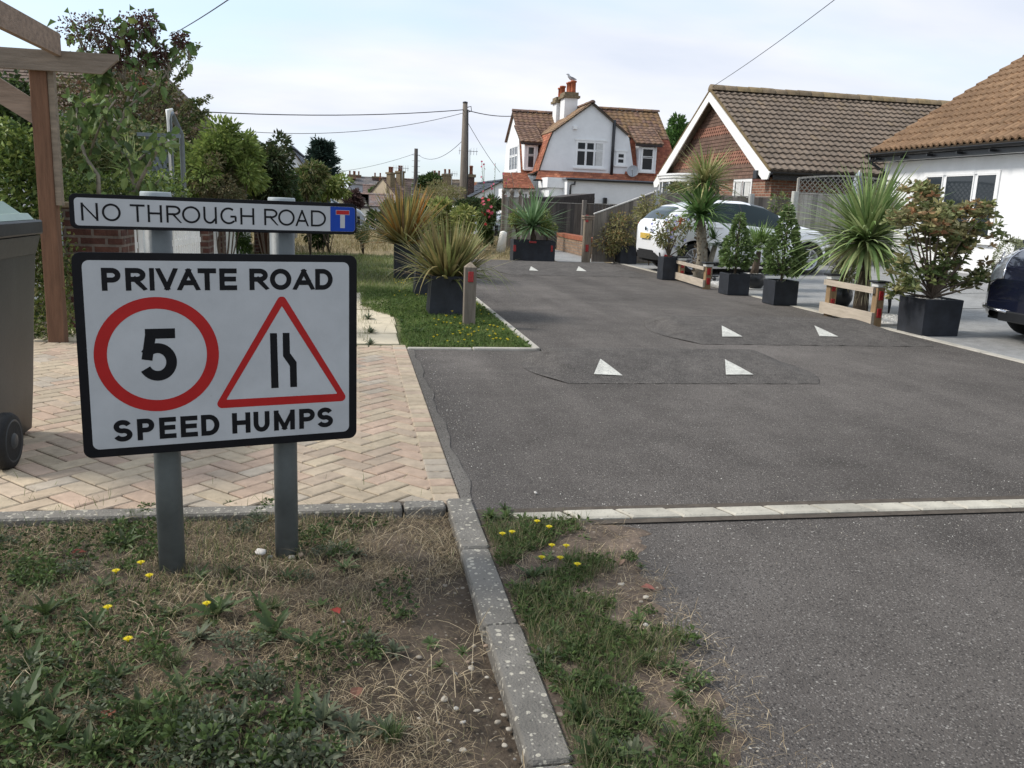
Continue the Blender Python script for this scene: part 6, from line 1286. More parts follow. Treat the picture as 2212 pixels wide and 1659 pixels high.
    MB().tube([(x0+1.0, 0, 1.46*k), (x0+.85, 0, 1.62*k)], .006, 5).build('roof_aerial', 'rubber', t)
    t.location = loc; t.rotation_euler = (0, 0, rz); return t
rw = GS(1495, 592); ax0 = 6.70
wc_ = car('car_white', 'white hatchback parked on the driveway behind the potted palms', (ax0-.73+3.95/2, 16.45+.80, .022*(8.0-6.15)), 0, plate='plate_yellow'); wc_.rotation_euler = (0, -.022, R(1.5))
bl_ = car('car_blue', 'dark blue car with its headlight showing at the right edge', (8.80, 7.62, .03), R(180), Lc=4.1, Wc=1.78, Hc=1.60, wr=.33, name='blue_car', blunt=True)
gc = PY(1075, 505, 29); car('car_grey', 'grey car half hidden behind the finial fence', (gc.x+1.75, 29.5, 0), R(180), Lc=4.2, Hc=1.5)
fc = PY(788, 480, 37); car('car_grey', 'pale car far away on the street, beside the end of the sign', (fc.x-2.1, 37.5, -.03), 0, Lc=4.2, Hc=1.5)

# ================================================================ PLANTS
def box_px(pxl, pxr, pyt, pyb, Y):
    """centre and radii of a crown that spans these columns and rows at depth Y"""
    a, b = PY(pxl, (pyt+pyb)/2, Y), PY(pxr, (pyt+pyb)/2, Y); c, d = PY((pxl+pxr)/2, pyt, Y), PY((pxl+pxr)/2, pyb, Y)
    return ((a.x+b.x)/2, Y, (c.z+d.z)/2), (abs(b.x-a.x)/2, abs(b.x-a.x)/2, abs(c.z-d.z)/2)
def head(mb, c, n, L_, W_, cols, droop=.7, up=-.25, seg=6, jit=.25, spread=1.):
    D = rdir(n); D = D[D[:, 2] > up]; n = len(D); cols = [tuple(np.array(q)*1.25) for q in cols]; D[:, 2] = D[:, 2]*1.0+.05; D = nrm(D); P = np.array(c)+D*.03+RG.normal(size=(n, 3))*.02
    blades(mb, P, D, L_*RG.uniform(.65, 1.1, n), W_*RG.uniform(.7, 1.2, n), pick(cols, n, jit), droop*RG.uniform(.3, 1.6, n), seg)
CORD = [(.13, .19, .07), (.17, .23, .09), (.10, .15, .06), (.21, .25, .12), (.25, .27, .14)]
OLIVE = [(.16, .17, .07), (.20, .19, .085), (.12, .13, .055), (.24, .21, .11)]
# phormiums
PH = [(.17, .16, .065), (.22, .18, .08), (.13, .13, .055), (.12, .085, .05), (.26, .23, .11), (.18, .20, .08), (.14, .17, .065)]; PHO = PH+[(.36, .19, .05), (.33, .15, .04), (.28, .20, .07)]
def phormium(label, c, n, Lh, cols, extra=()):
    t = thing('phormium', label, 'plant', tuple(c), 'bronze phormiums in the verge'); mb = MB(); a = RG.uniform(0, 2*math.pi, n); el = .1+1.35*RG.random(n)**.75; r_ = .10*np.sqrt(RG.random(n))
    D = np.stack([np.cos(a)*np.cos(el), np.sin(a)*np.cos(el), np.sin(el)], 1); P = np.array(c)+np.stack([np.cos(a)*r_, np.sin(a)*r_, -.06+0*a], 1)
    blades(mb, P, D, Lh*RG.uniform(.5, 1.1, n), .046*RG.uniform(.6, 1.2, n), pick(cols, n, .4), RG.uniform(.0, .9, n)*(1.4-el*.6), 7, taper=.7)
    k = 16; a = RG.uniform(0, 6.28, k); D = np.stack([np.cos(a), np.sin(a), .5+0*a], 1); blades(mb, np.repeat([list(c)], k, 0), nrm(D), Lh*RG.uniform(.9, 1.35, k), .026, pick(cols, k, .3), 2.3, 8)
    mb.build('leaves', 'leaf', t); return t
phormium('bronze green phormium spilling over the nearest verge planter', c_l[0]+Vector((.02, .1, -.02)), 420, .80, PH)
phormium('taller orange-brown phormium standing behind the nearest one', c_l[1]+Vector((-.16, 2.6, .10)), 420, 1.0, PHO)
t = thing('square_planter', 'black planter under the taller phormium, mostly hidden', 'planter', tuple(c_l[1]+Vector((-.12, 2.6, -.3))), 'black planters in the left verge'); q = c_l[1]+Vector((-.12, 2.6, 0)); MB().bbox(q.x-.2, q.x+.2, q.y-.2, q.y+.2, -.02, q.z+.07, .01).build('pot', 'planter', t)
# big red-tinged shrub in the large planter
pc = Vector((6.40, 8.65, zt_ if False else .45)); t = thing('photinia_shrub', 'large shrub with olive and reddish leaves in the big black planter', 'shrub', tuple(pc))
RUST = [(.21, .20, .09), (.26, .23, .11), (.16, .18, .08), (.24, .17, .09), (.28, .14, .08), (.13, .16, .06), (.30, .27, .15), (.20, .21, .10), (.18, .20, .09)]; DG = [(.07, .10, .035), (.10, .13, .05), (.14, .15, .06)]
mb = MB(); st = MB(); tips = []
def whorls(mb, P, C_, L_, k=9):
    """leaves set in rosettes at the ends of twigs"""
    n = len(P); Pn = np.repeat(P, k, 0); D = rdir(n*k); D[:, 2] = np.abs(D[:, 2])*.8-.1; leaves(mb, Pn+D*.01, nrm(D), L_*RG.uniform(.6, 1.2, n*k), L_*.34*RG.uniform(.8, 1.2, n*k), np.repeat(C_, k, 0)*(1+.22*(RG.random((n*k, 1))*2-1)), .35, rnd=True)
for (xl, xr, yt, yb, n, cols) in ((1935, 2120, 395, 510, 180, RUST), (1910, 2050, 420, 520, 90, RUST), (2040, 2150, 440, 570, 100, RUST[2:]+DG), (1960, 2090, 480, 570, 70, DG+RUST[:2]), (1925, 2010, 560, 640, 46, RUST[:3]+DG), (2040, 2130, 555, 640, 60, RUST[:4]+DG), (1985, 2060, 560, 625, 30, DG)):
    c, r = box_px(xl, xr, yt, yb, 8.65); r = (r[0], min(r[1], .42), r[2]); P, D, cc = clumps(n, c, r, 9, .5); whorls(mb, P, pick(cols, n, .3), .092); tips += [tuple(x) for x in cc[:5]]
mb.build('foliage', 'leaf', t); limbs(st, pc+Vector((0, 0, -.04)), tips, .017, .004, 6, .05, 5); st.build('branches', 'bark', t)
# biggest cordyline behind the rail
b0 = GS(1866, 676); b0.y += .1; hc = PY(1872, 520, b0.y); t = thing('cordyline_palm', 'biggest cordyline with a wide head of sword leaves behind the large rail', 'palm', tuple(b0)); mb = MB(); st = MB()
st.tube([b0+Vector((0, 0, -.05)), b0+Vector((-.01, 0, .22)), b0+Vector((-.03, .02, .55))], [.10, .085, .05], 12); st.tube([b0+Vector((.03, .0, .0)), b0+Vector((.04, 0, .4)), Vector(hc)], [.08, .055, .045], 10, (.5, .5, .5)); st.build('trunk', 'bark', t)
head(mb, hc, 520, 1.12, .052, CORD, .85, -.5); head(mb, hc+Vector((.02, .1, .06)), 160, .95, .05, CORD, .2, .35)
k = 40; a = RG.uniform(0, 6.28, k); D = np.stack([np.cos(a), np.sin(a), -.3+0*a], 1); blades(mb, np.repeat([list(hc)], k, 0), nrm(D), RG.uniform(.5, .8, k), .03, pick([(.30, .26, .16), (.24, .2, .11), (.2, .22, .09)], k), 1.2, 6); mb.build('leaves', 'leaf', t)
k = 50; mb = MB(); a = RG.uniform(0, 6.28, k); D = np.stack([np.cos(a)*.4, np.sin(a)*.4, -1+0*a], 1); P = np.array(b0)+np.stack([np.cos(a)*.06, np.sin(a)*.06, RG.uniform(.25, .6, k)], 1); blades(mb, P, nrm(D), .2, .022, pick([(.25, .2, .13), (.32, .28, .2)], k), .5, 4); mb.build('dead_leaves', 'straw', t, kind='stuff')
# feathery shrub in the bulbous pot
c, r = box_px(1790, 1862, 505, 622, c_f.y); shrub('grassy_shrub', 'feathery olive shrub in the bulbous round pot', 'shrub', tuple(c_f), c, r, 1500, .07, OLIVE, nc=16, cr=.4, ratio=.16)
c, r = box_px(1700, 1790, 440, 540, 15.5)
# cone laurels
LA = [(.085, .13, .045), (.12, .18, .06), (.065, .10, .035), (.16, .21, .09)]
def cone(label, cpt, pxl, pxr, pyt, pyb, n):
    Y = cpt.y; a, b = PY(pxl, pyb-40, Y), PY(pxr, pyb-40, Y); R_ = (b.x-a.x)/2; zt_ = PY((pxl+pxr)/2, pyt, Y).z; zb_ = PY((pxl+pxr)/2, pyb, Y).z; t = thing('laurel_cone', label, 'shrub', tuple(cpt), 'cone-shaped laurels'); mb = MB()
    f = 1-np.sqrt(RG.random(n)*.98+.01); f = np.clip(f, 0, 1); a = RG.uniform(0, 6.28, n); prof = np.where(f < .22, .72+.28*(f/.22), (1-(f-.22)/.78)**1.2); lump = 1+.16*np.sin(a*3+f*14)+.1*np.sin(a*5-f*23); rr = R_*prof*lump*(.55+.45*RG.random(n)**.6)
    P = np.stack([cpt.x+np.cos(a)*rr, Y+np.sin(a)*rr, zb_+(zt_-zb_)*f], 1); D = nrm(np.stack([np.cos(a), np.sin(a), RG.uniform(-.3, .9, n)], 1)+RG.normal(size=(n, 3))*.45); leaves(mb, P, D, RG.uniform(.05, .085, n), RG.uniform(.022, .035, n), pick(LA, n, .4), .3, rnd=True); mb.build('foliage', 'leaf', t)
    st = MB(); st.tube([(cpt.x, Y, cpt.z-.06), (cpt.x+.01, Y, (cpt.z+zt_)/2), (cpt.x, Y, zt_-.1)], [.02, .016, .005], 7); limbs(st, (cpt.x, Y, cpt.z+.1), [tuple(P[i]) for i in range(12)], .007, .003, 4); st.build('stem', 'bark', t)
cone('left cone-shaped laurel in a black cube planter', c_b, 1556, 1620, 448, 578, 1900); cone('right taller cone-shaped laurel in a black cube planter', c_c, 1654, 1734, 425, 594, 2500)
# fan palm leaves
def fans(mb, c, n, pet, rad, cols, el=(-.1, 1.2), st=None):
    for k in range(n):
        a = RG.uniform(0, 6.28); e = RG.uniform(*el); d = Vector((math.cos(a)*math.cos(e), math.sin(a)*math.cos(e), math.sin(e))); tip = Vector(c)+d*pet*RG.uniform(.7, 1.1); 
        if st is not None: st.tube([Vector(c), (Vector(c)+tip)/2+Vector((0, 0, .02)), tip], [.006, .004, .003], 4, (.6, .8, .35))
        s = d.cross(Vector((0, 0, 1))).normalized(); m_ = 24; an = np.linspace(-1.9, 1.9, m_); up = s.cross(d)*.15
        D = np.array([(d*math.cos(x)+s*math.sin(x)+up*RG.uniform(-.6, .9))[:] for x in an]); blades(mb, np.repeat([list(tip)], m_, 0), nrm(D), rad*RG.uniform(.8, 1.05, m_)*(1-.18*np.abs(an)/1.9), .022, pick(cols, 1, .2).repeat(m_, 0)*(1+.15*(RG.random((m_, 1))*2-1)), RG.uniform(.2, .9), 4)
FP = [(.13, .20, .06), (.17, .24, .08), (.10, .16, .05), (.22, .27, .12)]
t = thing('fan_palm', 'small fan palm in the round pot between the cone-shaped laurels', 'palm', tuple(c_e)); mb = MB(); st = MB(); hc = PY(1640, 540, c_e.y); st.tube([c_e+Vector((0, 0, -.05)), Vector(hc)+Vector((0, 0, -.02))], [.07, .04], 9); fans(mb, hc, 17, .16, .42, FP, (.1, 1.4), st); st.build('trunk', 'bark', t); mb.build('leaves', 'leaf', t)
# tall palm by the small rail
b0 = GS(1519, 604); b0.y += .25; Y = b0.y; t = thing('tall_cordyline', 'tall slender cordyline with two heads in front of the white car', 'palm', tuple(b0)); st = MB(); mb = MB()
h1, h2, h3 = PY(1514, 470, Y), PY(1524, 395, Y), PY(1545, 530, Y)
st.tube([b0, PY(1517, 560, Y), PY(1515, 500, Y), h1], [.115, .10, .095, .06], 12); st.tube([h1, PY(1526, 430, Y), h2], [.045, .03, .025], 8, (.6, .55, .5)); st.tube([PY(1532, 605, Y), PY(1533, 570, Y), h3], [.06, .055, .05], 9); st.build('trunk', 'bark_pale', t)
head(mb, h1+Vector((0, 0, .04)), 330, .88, .055, [(.08, .15, .05), (.10, .18, .06), (.065, .12, .04), (.14, .2, .08)], .9, -.25); head(mb, h1+Vector((.0, 0, .2)), 90, .55, .04, CORD, .5, .0)
head(mb, h2, 380, .85, .036, [(.17, .19, .075), (.22, .22, .10), (.13, .15, .06), (.26, .23, .12)], .75, -.3); mb.build('leaves', 'leaf', t)
mb = MB(); fans(mb, h3, 9, .16, .34, [(.08, .14, .05), (.11, .18, .07)], (-.1, 1.2)); mb.build('fan_leaves', 'leaf', t)
k = 160; mb = MB(); a = RG.uniform(0, 6.28, k); zz_ = RG.random(k); P = np.array(b0)+np.stack([np.cos(a)*.10, np.sin(a)*.10, .05+zz_*(h1.z-b0.z-.1)], 1); D = np.stack([np.cos(a)*.6, np.sin(a)*.6, .7+0*a], 1); leaves(mb, P, nrm(D), .07, .035, pick([(.16, .12, .08), (.25, .21, .16)], k), .1); mb.build('trunk_fibres', 'straw', t, kind='stuff')
# flowering shrub
def flowers(mb, c, r, n, s, cols):
    P, D, _ = clumps(n, c, r, 10, .5); D = nrm(D+np.array([-.3, -.8, .2])); k = 5
    for i in range(n):
        d = Vector(D[i]); u = d.orthogonal().normalized(); v = d.cross(u); p = Vector(P[i]); C_ = np.array(cols[RG.integers(0, len(cols))]); V = [p+d*s*.1]
        for q in range(10): a = 2*math.pi*q/10; V.append(p+(u*math.cos(a)+v*math.sin(a))*s*(1 if q % 2 == 0 else .55)+d*s*.25)
        mb.add(V, [(0, 1+q, 1+(q+1) % 10) for q in range(10)], C_)
c, r = box_px(1412, 1500, 440, 545, c_a.y); t = shrub('flowering_shrub', 'loose shrub with small white flowers in front of the white car', 'shrub', tuple(c_a), c, (r[0], r[0]*.8, r[2]), 1050, .062, RUST[:4]+OLIVE+DG, nc=18, cr=.30, stems=9, sr=.014)
mb = MB(); flowers(mb, c, (r[0], r[0]*.8, r[2]*.7), 45, .035, [(.8, .8, .8), (.8, .8, .82), (.45, .45, .75)]); mb.build('blossom', 'petal', t)
c, r = box_px(1412, 1470, 500, 560, c_a.y); 
c, r = box_px(1284, 1392, 462, 545, c_d.y); shrub('olive_shrub', 'rounded olive-green shrub in the planter by the sloping fence', 'shrub', tuple(c_d), c, (r[0], r[0]*.8, r[2]), 2100, .075, OLIVE+[(.26, .17, .08)], nc=22, cr=.34, stems=10, sr=.014)
c, r = box_px(1378, 1440, 418, 500, 18.9); shrub('brown_shrub', 'sparse brown-green shrub between the olive shrub and the white car', 'shrub', (c[0], 18.9, DZ(c[0])), c, (r[0], .4, r[2]), 900, .085, OLIVE+RUST[:2], nc=14, cr=.32, stems=8)
c, r = box_px(1440, 1500, 395, 425, 21); shrub('white_flowered_shrub', 'climbing shrub with white flowers below the bay window', 'shrub', (c[0], 21, 0), c, (r[0], .4, r[2]), 700, .08, OLIVE+DG, nc=12, cr=.4, stems=4); 
c, r = box_px(1690, 1745, 415, 560, 16.9)
t = shrub('upright_shrub', 'narrow upright shrub behind the right cone-shaped laurel', 'shrub', (c[0], 17.6, DZ(c[0])), (c[0], 17.6, c[2]), (r[0]*.9, .3, r[2]), 900, .09, LA+OLIVE, nc=16, cr=.3, stems=6)
# trough planting
t = thing('cordyline_palm', 'spiky cordyline in the middle of the trough planter', 'palm', tuple(c_t)); hc = PY(1150, 488, c_t.y); st = MB(); st.tube([c_t+Vector((0, 0, -.05)), Vector(hc)], [.06, .045], 9); st.build('trunk', 'bark', t); mb = MB(); head(mb, hc, 260, .98, .05, [(.09, .15, .07), (.12, .19, .10), (.15, .22, .12), (.07, .12, .05)], .3, -.35, 5); mb.build('leaves', 'leaf', t)
VG = [(.17, .21, .06), (.13, .17, .05), (.24, .27, .09), (.32, .32, .13), (.10, .13, .04)]
for lab, a_, n in (('yellow-green shrub at the left end of the trough planter', (1102, 1138, 452, 500), 700), ('yellow-green shrub at the right end of the trough planter', (1160, 1205, 456, 512), 1100)):
    c, r = box_px(*a_, c_t.y); shrub('variegated_shrub', lab, 'shrub', (c[0], c_t.y, c_t.z), c, (r[0], .3, r[2]), n, .06, VG, nc=12, cr=.4, stems=6)
# topiary ball on the white block
p = PY(2180, 562, 1) ; q = PX(2181, 565, WBX+.35); t = thing('topiary_ball', 'grey-green clipped topiary bush on the white block', 'shrub', (q.x, q.y, WBZ)); n = 2600; d = rdir(n); P = np.array(q)+d*np.array([.24, .24, .37])*(.85+.15*RG.random((n, 1)))*(1+.08*np.sin(d[:, :1]*9)*np.cos(d[:, 2:]*7)); mb = MB(); leaves(mb, P, nrm(d+RG.normal(size=(n, 3))*.4), .035, .014, pick([(.20, .22, .12), (.15, .17, .09), (.26, .27, .17)], n, .3), .1); mb.build('foliage', 'leaf', t)
MB().lathe((q.x, q.y, WBZ), [(.02, 0), (.02, .25)], 8).build('stem', 'bark', t)

# ---------------------------------------------------------------- shrubs and trees in the middle distance
def bush(name, label, pxs, Y, n, leaf, cols, nc=16, cr=.36, depth=None, **k):
    c, r = box_px(*pxs, Y); k.setdefault('stems', 6); return shrub(name, label, k.pop('cat', 'shrub'), (c[0], Y, 0), c, (r[0], depth or r[0]*.7, r[2]), n, leaf, cols, nc=nc, cr=cr, **k)
bush('variegated_shrub', 'left of two yellow variegated shrubs behind the phormiums', (925, 985, 440, 505), 24, 2000, .16, VG+[(.34, .34, .14)], depth=.7)
bush('variegated_shrub', 'right of two yellow variegated shrubs behind the phormiums, below the white finials', (975, 1030, 448, 508), 23, 1900, .15, VG+[(.34, .34, .14)], depth=.7)
bush('dark_bush', 'dark green bush behind the taller phormium', (808, 900, 436, 500), 30, 2600, .17, DARK+GREEN, depth=1.2)
bush('bush', 'mid green bush left of the slim distant pole', (860, 930, 432, 470), 40, 1600, .25, GREEN, depth=1.4)
bush('feathery_tree', 'feathery olive-brown tree below the tall pole', (905, 1005, 398, 450), 36, 2600, .15, OLIVE+[(.2, .16, .10)], depth=1.5, ratio=.2, cat='tree', trunk_name='trunk')
bush('round_tree', 'dark round tree top above the distant roofs', (902, 948, 375, 410), 85, 1800, .5, DARK+GREEN, depth=3, cat='tree', trunk_name='trunk')
bush('dark_hedge', 'dark hedge behind the tall pole and hollyhocks', (985, 1092, 428, 455), 32, 2600, .17, DARK, nc=26, depth=1, cr=.3, cat='hedge')
bush('round_hedge', 'clipped green hedge among the distant roofs', (802, 826, 404, 422), 95, 900, .4, GREEN, depth=2, cat='hedge')
bush('purple_tree', 'dark purple-brown tree beside the timbered cottage', (748, 778, 412, 452), 50, 1500, .25, [(.06, .035, .035), (.08, .05, .045)], depth=1, cat='tree', trunk_name='trunk')
bush('background_tree', 'leafy green tree between the white house and the brown bungalow', (1425, 1492, 256, 345), 62, 4200, .32, [(.06, .12, .03), (.08, .15, .04), (.04, .08, .025)], nc=26, depth=2.4, cr=.3, cat='tree', trunk_name='trunk')
bush('hollyhock_bush', 'leafy bush with red flowers left of the finial fence', (1034, 1068, 425, 512), 25.5, 2600, .12, GREEN+[(.10, .12, .05)], depth=.6, nc=22)
# hollyhocks
for k, (px, top, x2) in enumerate(((1046, 352, 1040), (1040, 347, 1050), (1070, 352, 1062), (1088, 372, 1078), (1095, 385, 1085), (1062, 398, 1066))):
    Y = 25+k*.15; a, b = PY(x2, 500, Y), PY(px, top, Y); t = thing('hollyhock', 'tall thin hollyhock with pink flowers against the sky', 'flower', (a.x, Y, 0), 'hollyhocks left of the finial fence'); st = MB(); P = [(a.x, Y, 0), ((a.x*.6+b.x*.4)+.03, Y, b.z*.5), tuple(b)]; st.tube(P, [.012, .009, .006], 5, (.12, .16, .08)); st.build('stem', 'leaf', t); mb = MB(); n = 60
    f = RG.random(n)**.8; PP = np.array([P[0]])*(1-f[:, None])+np.array([P[2]])*f[:, None]; leaves(mb, PP, rdir(n), .09*(1.15-f), .06*(1.15-f), pick(GREEN, n), .3); mb.build('leaves', 'leaf', t); mb = MB()
    for q in range(4): fl = Vector(P[2]).lerp(Vector(P[0]), .02+.05*q+.25*(q > 1)*random.random()); flowers(mb, fl[:], (.03, .03, .03), 1, .042, [(.55, .06, .14), (.6, .12, .2)])
    mb.build('flowers', 'petal', t)
mb = MB(); c, r = box_px(1038, 1070, 425, 490, 24.8); flowers(mb, c, r, 16, .06, [(.6, .05, .06), (.55, .1, .15)]); o = tag(mb.build('red_blossom', 'petal'), 'scattered red flowers on the bush left of the finial fence', 'flowers'); o['kind'] = 'stuff'
# conifer
def conifer(pxs, Y):
    c, r = box_px(*pxs, Y); t = thing('conifer', 'dark green layered conifer beyond the left gardens', 'tree', (c[0], Y, 0)); zt_ = c[2]+r[2]; zb_ = c[2]-r[2]; mb = MB(); st = MB(); st.tube([(c[0], Y, 0), (c[0], Y, zt_)], [.25, .03], 8); st.build('trunk', 'bark', t)
    for k in range(170):
        f = RG.random()**.8; z = zb_+(zt_-zb_)*f; a = RG.uniform(0, 6.28); L_ = r[0]*(1.08-f*.72)*RG.uniform(.6, 1.1); n = 42; u = RG.random(n); d = np.array([math.cos(a), math.sin(a), .0]); P = np.array([c[0], Y, z])+d*L_*u[:, None]+np.array([0, 0, 1.])*(L_*.45*u**1.6)[:, None]+RG.normal(size=(n, 3))*.05; D = nrm(d+RG.normal(size=(n, 3))*.5+np.array([0, 0, .35])); leaves(mb, P, D, .28, .06, pick([(.03, .055, .04), (.045, .07, .05), (.025, .045, .035)], n), .2)
    mb.build('foliage', 'leaf_matt', t)
conifer((650, 742, 312, 432), 42)
bush('yellow_shrub', 'yellow-green leafy shrub below the conifer', (655, 765, 378, 432), 20, 2600, .11, VG+LIME, nc=20, depth=.8)
bush('tall_shrub', 'tall thin shrub in front of the conifer', (640, 700, 345, 430), 17, 1500, .11, GREEN+OLIVE, nc=16, depth=.4)
bush('dark_ivy', 'dark rounded ivy mass left of the slatted fence', (508, 640, 292, 440), 14.5, 9000, .085, DARK+[(.05, .05, .025)], nc=40, cr=.3, depth=.9, cat='climber')
bush('dark_shrub', 'dark leafy shrub behind the right sign post', (560, 650, 370, 470), 15.5, 3200, .09, DARK+GREEN, nc=24, cr=.3, depth=.6)
bush('lime_hedge', 'large bright green hedge behind the left sign post', (392, 560, 268, 450), 12, 9500, .085, [(.17, .22, .06), (.13, .18, .05), (.22, .26, .08), (.10, .14, .04)], nc=44, cr=.28, depth=.8, cat='hedge')
bush('brown_hedge', 'twiggy brown-green hedge below the bright green one', (400, 545, 345, 470), 11.6, 5000, .05, [(.12, .11, .06), (.09, .10, .05), (.15, .12, .07)], nc=34, cr=.3, depth=.6, cat='hedge')
def clip_climber(name, label, cat, poly_px, Y, n, leaf, cols, dz=.5, sprays=0, jit=.4, mt='leaf'):
    """creeper filling an outline measured in the photo, spread through real depth"""
    t_ = [PY(x, y, Y) for x, y in poly_px]; xs_ = [p.x for p in t_]; zs_ = [p.z for p in t_]; t = thing(name, label, cat, (sum(xs_)/len(xs_), Y, 0)); n_ = n*3; X = RG.uniform(min(xs_), max(xs_), n_); Z = RG.uniform(min(zs_), max(zs_), n_); ins = np.zeros(n_, bool)
    for (xa, za), (xb, zb) in zip(zip(xs_, zs_), zip(xs_[1:]+xs_[:1], zs_[1:]+zs_[:1])):
        c_ = ((za > Z) != (zb > Z)) & (X < (xb-xa)*(Z-za)/(zb-za+1e-9)+xa); ins ^= c_
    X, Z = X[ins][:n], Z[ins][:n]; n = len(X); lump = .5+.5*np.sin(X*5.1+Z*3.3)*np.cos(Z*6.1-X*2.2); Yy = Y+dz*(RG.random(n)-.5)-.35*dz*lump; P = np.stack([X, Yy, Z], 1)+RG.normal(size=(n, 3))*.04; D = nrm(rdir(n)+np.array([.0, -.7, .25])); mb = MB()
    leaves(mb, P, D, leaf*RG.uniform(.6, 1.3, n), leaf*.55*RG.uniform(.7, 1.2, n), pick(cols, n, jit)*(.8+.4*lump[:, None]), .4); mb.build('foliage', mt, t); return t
CR = [(.10, .075, .045), (.075, .085, .035), (.13, .07, .045), (.06, .075, .03), (.14, .12, .06)]
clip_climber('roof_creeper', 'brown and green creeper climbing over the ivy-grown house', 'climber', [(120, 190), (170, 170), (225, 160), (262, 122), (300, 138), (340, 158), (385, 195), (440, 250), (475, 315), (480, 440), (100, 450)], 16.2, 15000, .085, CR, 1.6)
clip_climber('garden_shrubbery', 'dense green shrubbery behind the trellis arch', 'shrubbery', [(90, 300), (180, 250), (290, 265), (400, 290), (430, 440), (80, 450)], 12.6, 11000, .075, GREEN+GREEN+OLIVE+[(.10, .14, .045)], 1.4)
# sprays against the sky
t = thing('arching_shrub', 'arching thin shrub shoots against the sky above the creeper', 'shrub', tuple(PY(400, 300, 13))); st = MB(); mb = MB()
for tipx, tipy, bx_, by_ in ((430, 97, 350, 250), (412, 150, 350, 240), (455, 208, 370, 300), (450, 240, 380, 300), (432, 215, 370, 280), (398, 110, 340, 220), (380, 130, 330, 240), (362, 120, 320, 240), (440, 260, 390, 300)):
    a, b = PY(bx_, by_, 13), PY(tipx, tipy, 13); mid = (a+b)/2+Vector((.0, 0, .12)); P = [a, a.lerp(mid, .6)+Vector((0, 0, .03)), mid, b]; st.tube(P, [.012, .009, .006, .003], 5); n = 170; f = RG.random(n)**.7; PP = np.array([(a.lerp(mid, 2*q) if q < .5 else mid.lerp(b, 2*q-1))[:] for q in f]); leaves(mb, PP+RG.normal(size=(n, 3))*.018, rdir(n), .055, .026, pick(GREEN+OLIVE, n), .2)
st.build('branches', 'bark', t); mb.build('foliage', 'leaf', t)
# large-leaved tree in front of the trellis
t = thing('large_leaved_tree', 'pale-stemmed small tree with large leaves and brown seed heads above the pergola', 'tree', (PY(240, 440, 8.6).x, 8.6, 0)); st = MB(); mb = MB(); sd_ = MB(); Y = 8.6
BR = [[(285, 445), (290, 400), (275, 345), (245, 300), (225, 250)], [(285, 445), (300, 395), (345, 315), (355, 300)], [(215, 445), (212, 380), (185, 340), (170, 290), (165, 230)], [(170, 290), (195, 240), (235, 185), (245, 130), (280, 60)], [(190, 345), (205, 300), (225, 250), (250, 215)], [(245, 300), (265, 255), (280, 200), (300, 150), (345, 80)], [(235, 185), (200, 150), (178, 110), (165, 60)], [(235, 185), (220, 150), (185, 125)], [(280, 230), (310, 205), (355, 165), (392, 100), (385, 78)], [(300, 345), (330, 320), (380, 300)], [(285, 445), (330, 405), (352, 380)], [(150, 210), (190, 230), (235, 220)]]
for k, br in enumerate(BR):
    P = [PY(x, y, Y+.15*math.sin(k*2.1+i)) for i, (x, y) in enumerate(br)]; st.tube(P, [.022*(1-.72*i/len(P))*(1 if k < 3 else .6) for i in range(len(P))], 7)
    n = 46; seg_ = RG.integers(0, len(P)-1, n); f = RG.random(n); PP = np.array([P[s].lerp(P[s+1], q)[:] for s, q in zip(seg_, f)])+RG.normal(size=(n, 3))*.05; D = nrm(rdir(n)+np.array([0, -.2, -.5])); leaves(mb, PP, D, .105*RG.uniform(.5, 1.2, n), .07*RG.uniform(.5, 1.2, n), pick([(.09, .14, .05), (.12, .18, .06), (.07, .11, .04), (.18, .23, .08)], n, .35), .35, rnd=True)
for px, py, s in ((165, 65, .16), (195, 60, .13), (235, 75, .16), (280, 60, .16), (265, 95, .12), (315, 45, .11), (300, 75, .14), (390, 85, .08), (350, 110, .07), (215, 110, .14), (345, 130, .08), (290, 120, .12), (250, 130, .10), (320, 60, .12)):
    c = PY(px, py, Y); P, D = ell(260, c[:], (s, s, s*.9), .2); leaves(sd_, P, D, .024, .018, pick([(.10, .05, .045), (.13, .065, .055), (.08, .045, .04)], len(P)), .1); n = 7; P, D = ell(n, c[:], (s*1.2, s, s*1.2), .6); leaves(mb, P, nrm(D+np.array([0, 0, -.6])), .10, .065, pick([(.07, .12, .04), (.1, .15, .05)], n), .4); limbs(st, PY(px+20, py+45, Y), [tuple(x) for x in P[:5]], .006, .002, 4)
st.build('branches', 'bark_pale', t); mb.build('foliage', 'leaf', t); sd_.build('seed_heads', 'leaf_matt', t)
# climber round the pergola post and shrubs behind the bin
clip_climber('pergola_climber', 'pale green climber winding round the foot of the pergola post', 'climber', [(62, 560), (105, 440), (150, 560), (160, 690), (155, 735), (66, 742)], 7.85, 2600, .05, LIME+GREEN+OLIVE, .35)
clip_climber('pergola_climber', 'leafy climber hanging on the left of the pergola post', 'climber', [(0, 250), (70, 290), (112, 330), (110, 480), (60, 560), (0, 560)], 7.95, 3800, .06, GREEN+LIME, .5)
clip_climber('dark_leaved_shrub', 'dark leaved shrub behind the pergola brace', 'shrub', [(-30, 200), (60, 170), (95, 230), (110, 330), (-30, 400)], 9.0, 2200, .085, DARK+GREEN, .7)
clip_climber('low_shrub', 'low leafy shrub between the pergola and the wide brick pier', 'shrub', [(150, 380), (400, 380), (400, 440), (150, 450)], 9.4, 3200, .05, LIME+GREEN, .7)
t = thing('white_garden_wall', 'white rendered wall glimpsed behind the pergola climber', 'wall', (-5, 10.2, 0)); MB().box(-8, PY(60, 400, 10.2).x, 10.2, 10.35, 0, PY(20, 225, 10.2).z).build('rendered_wall', 'render_white', t)
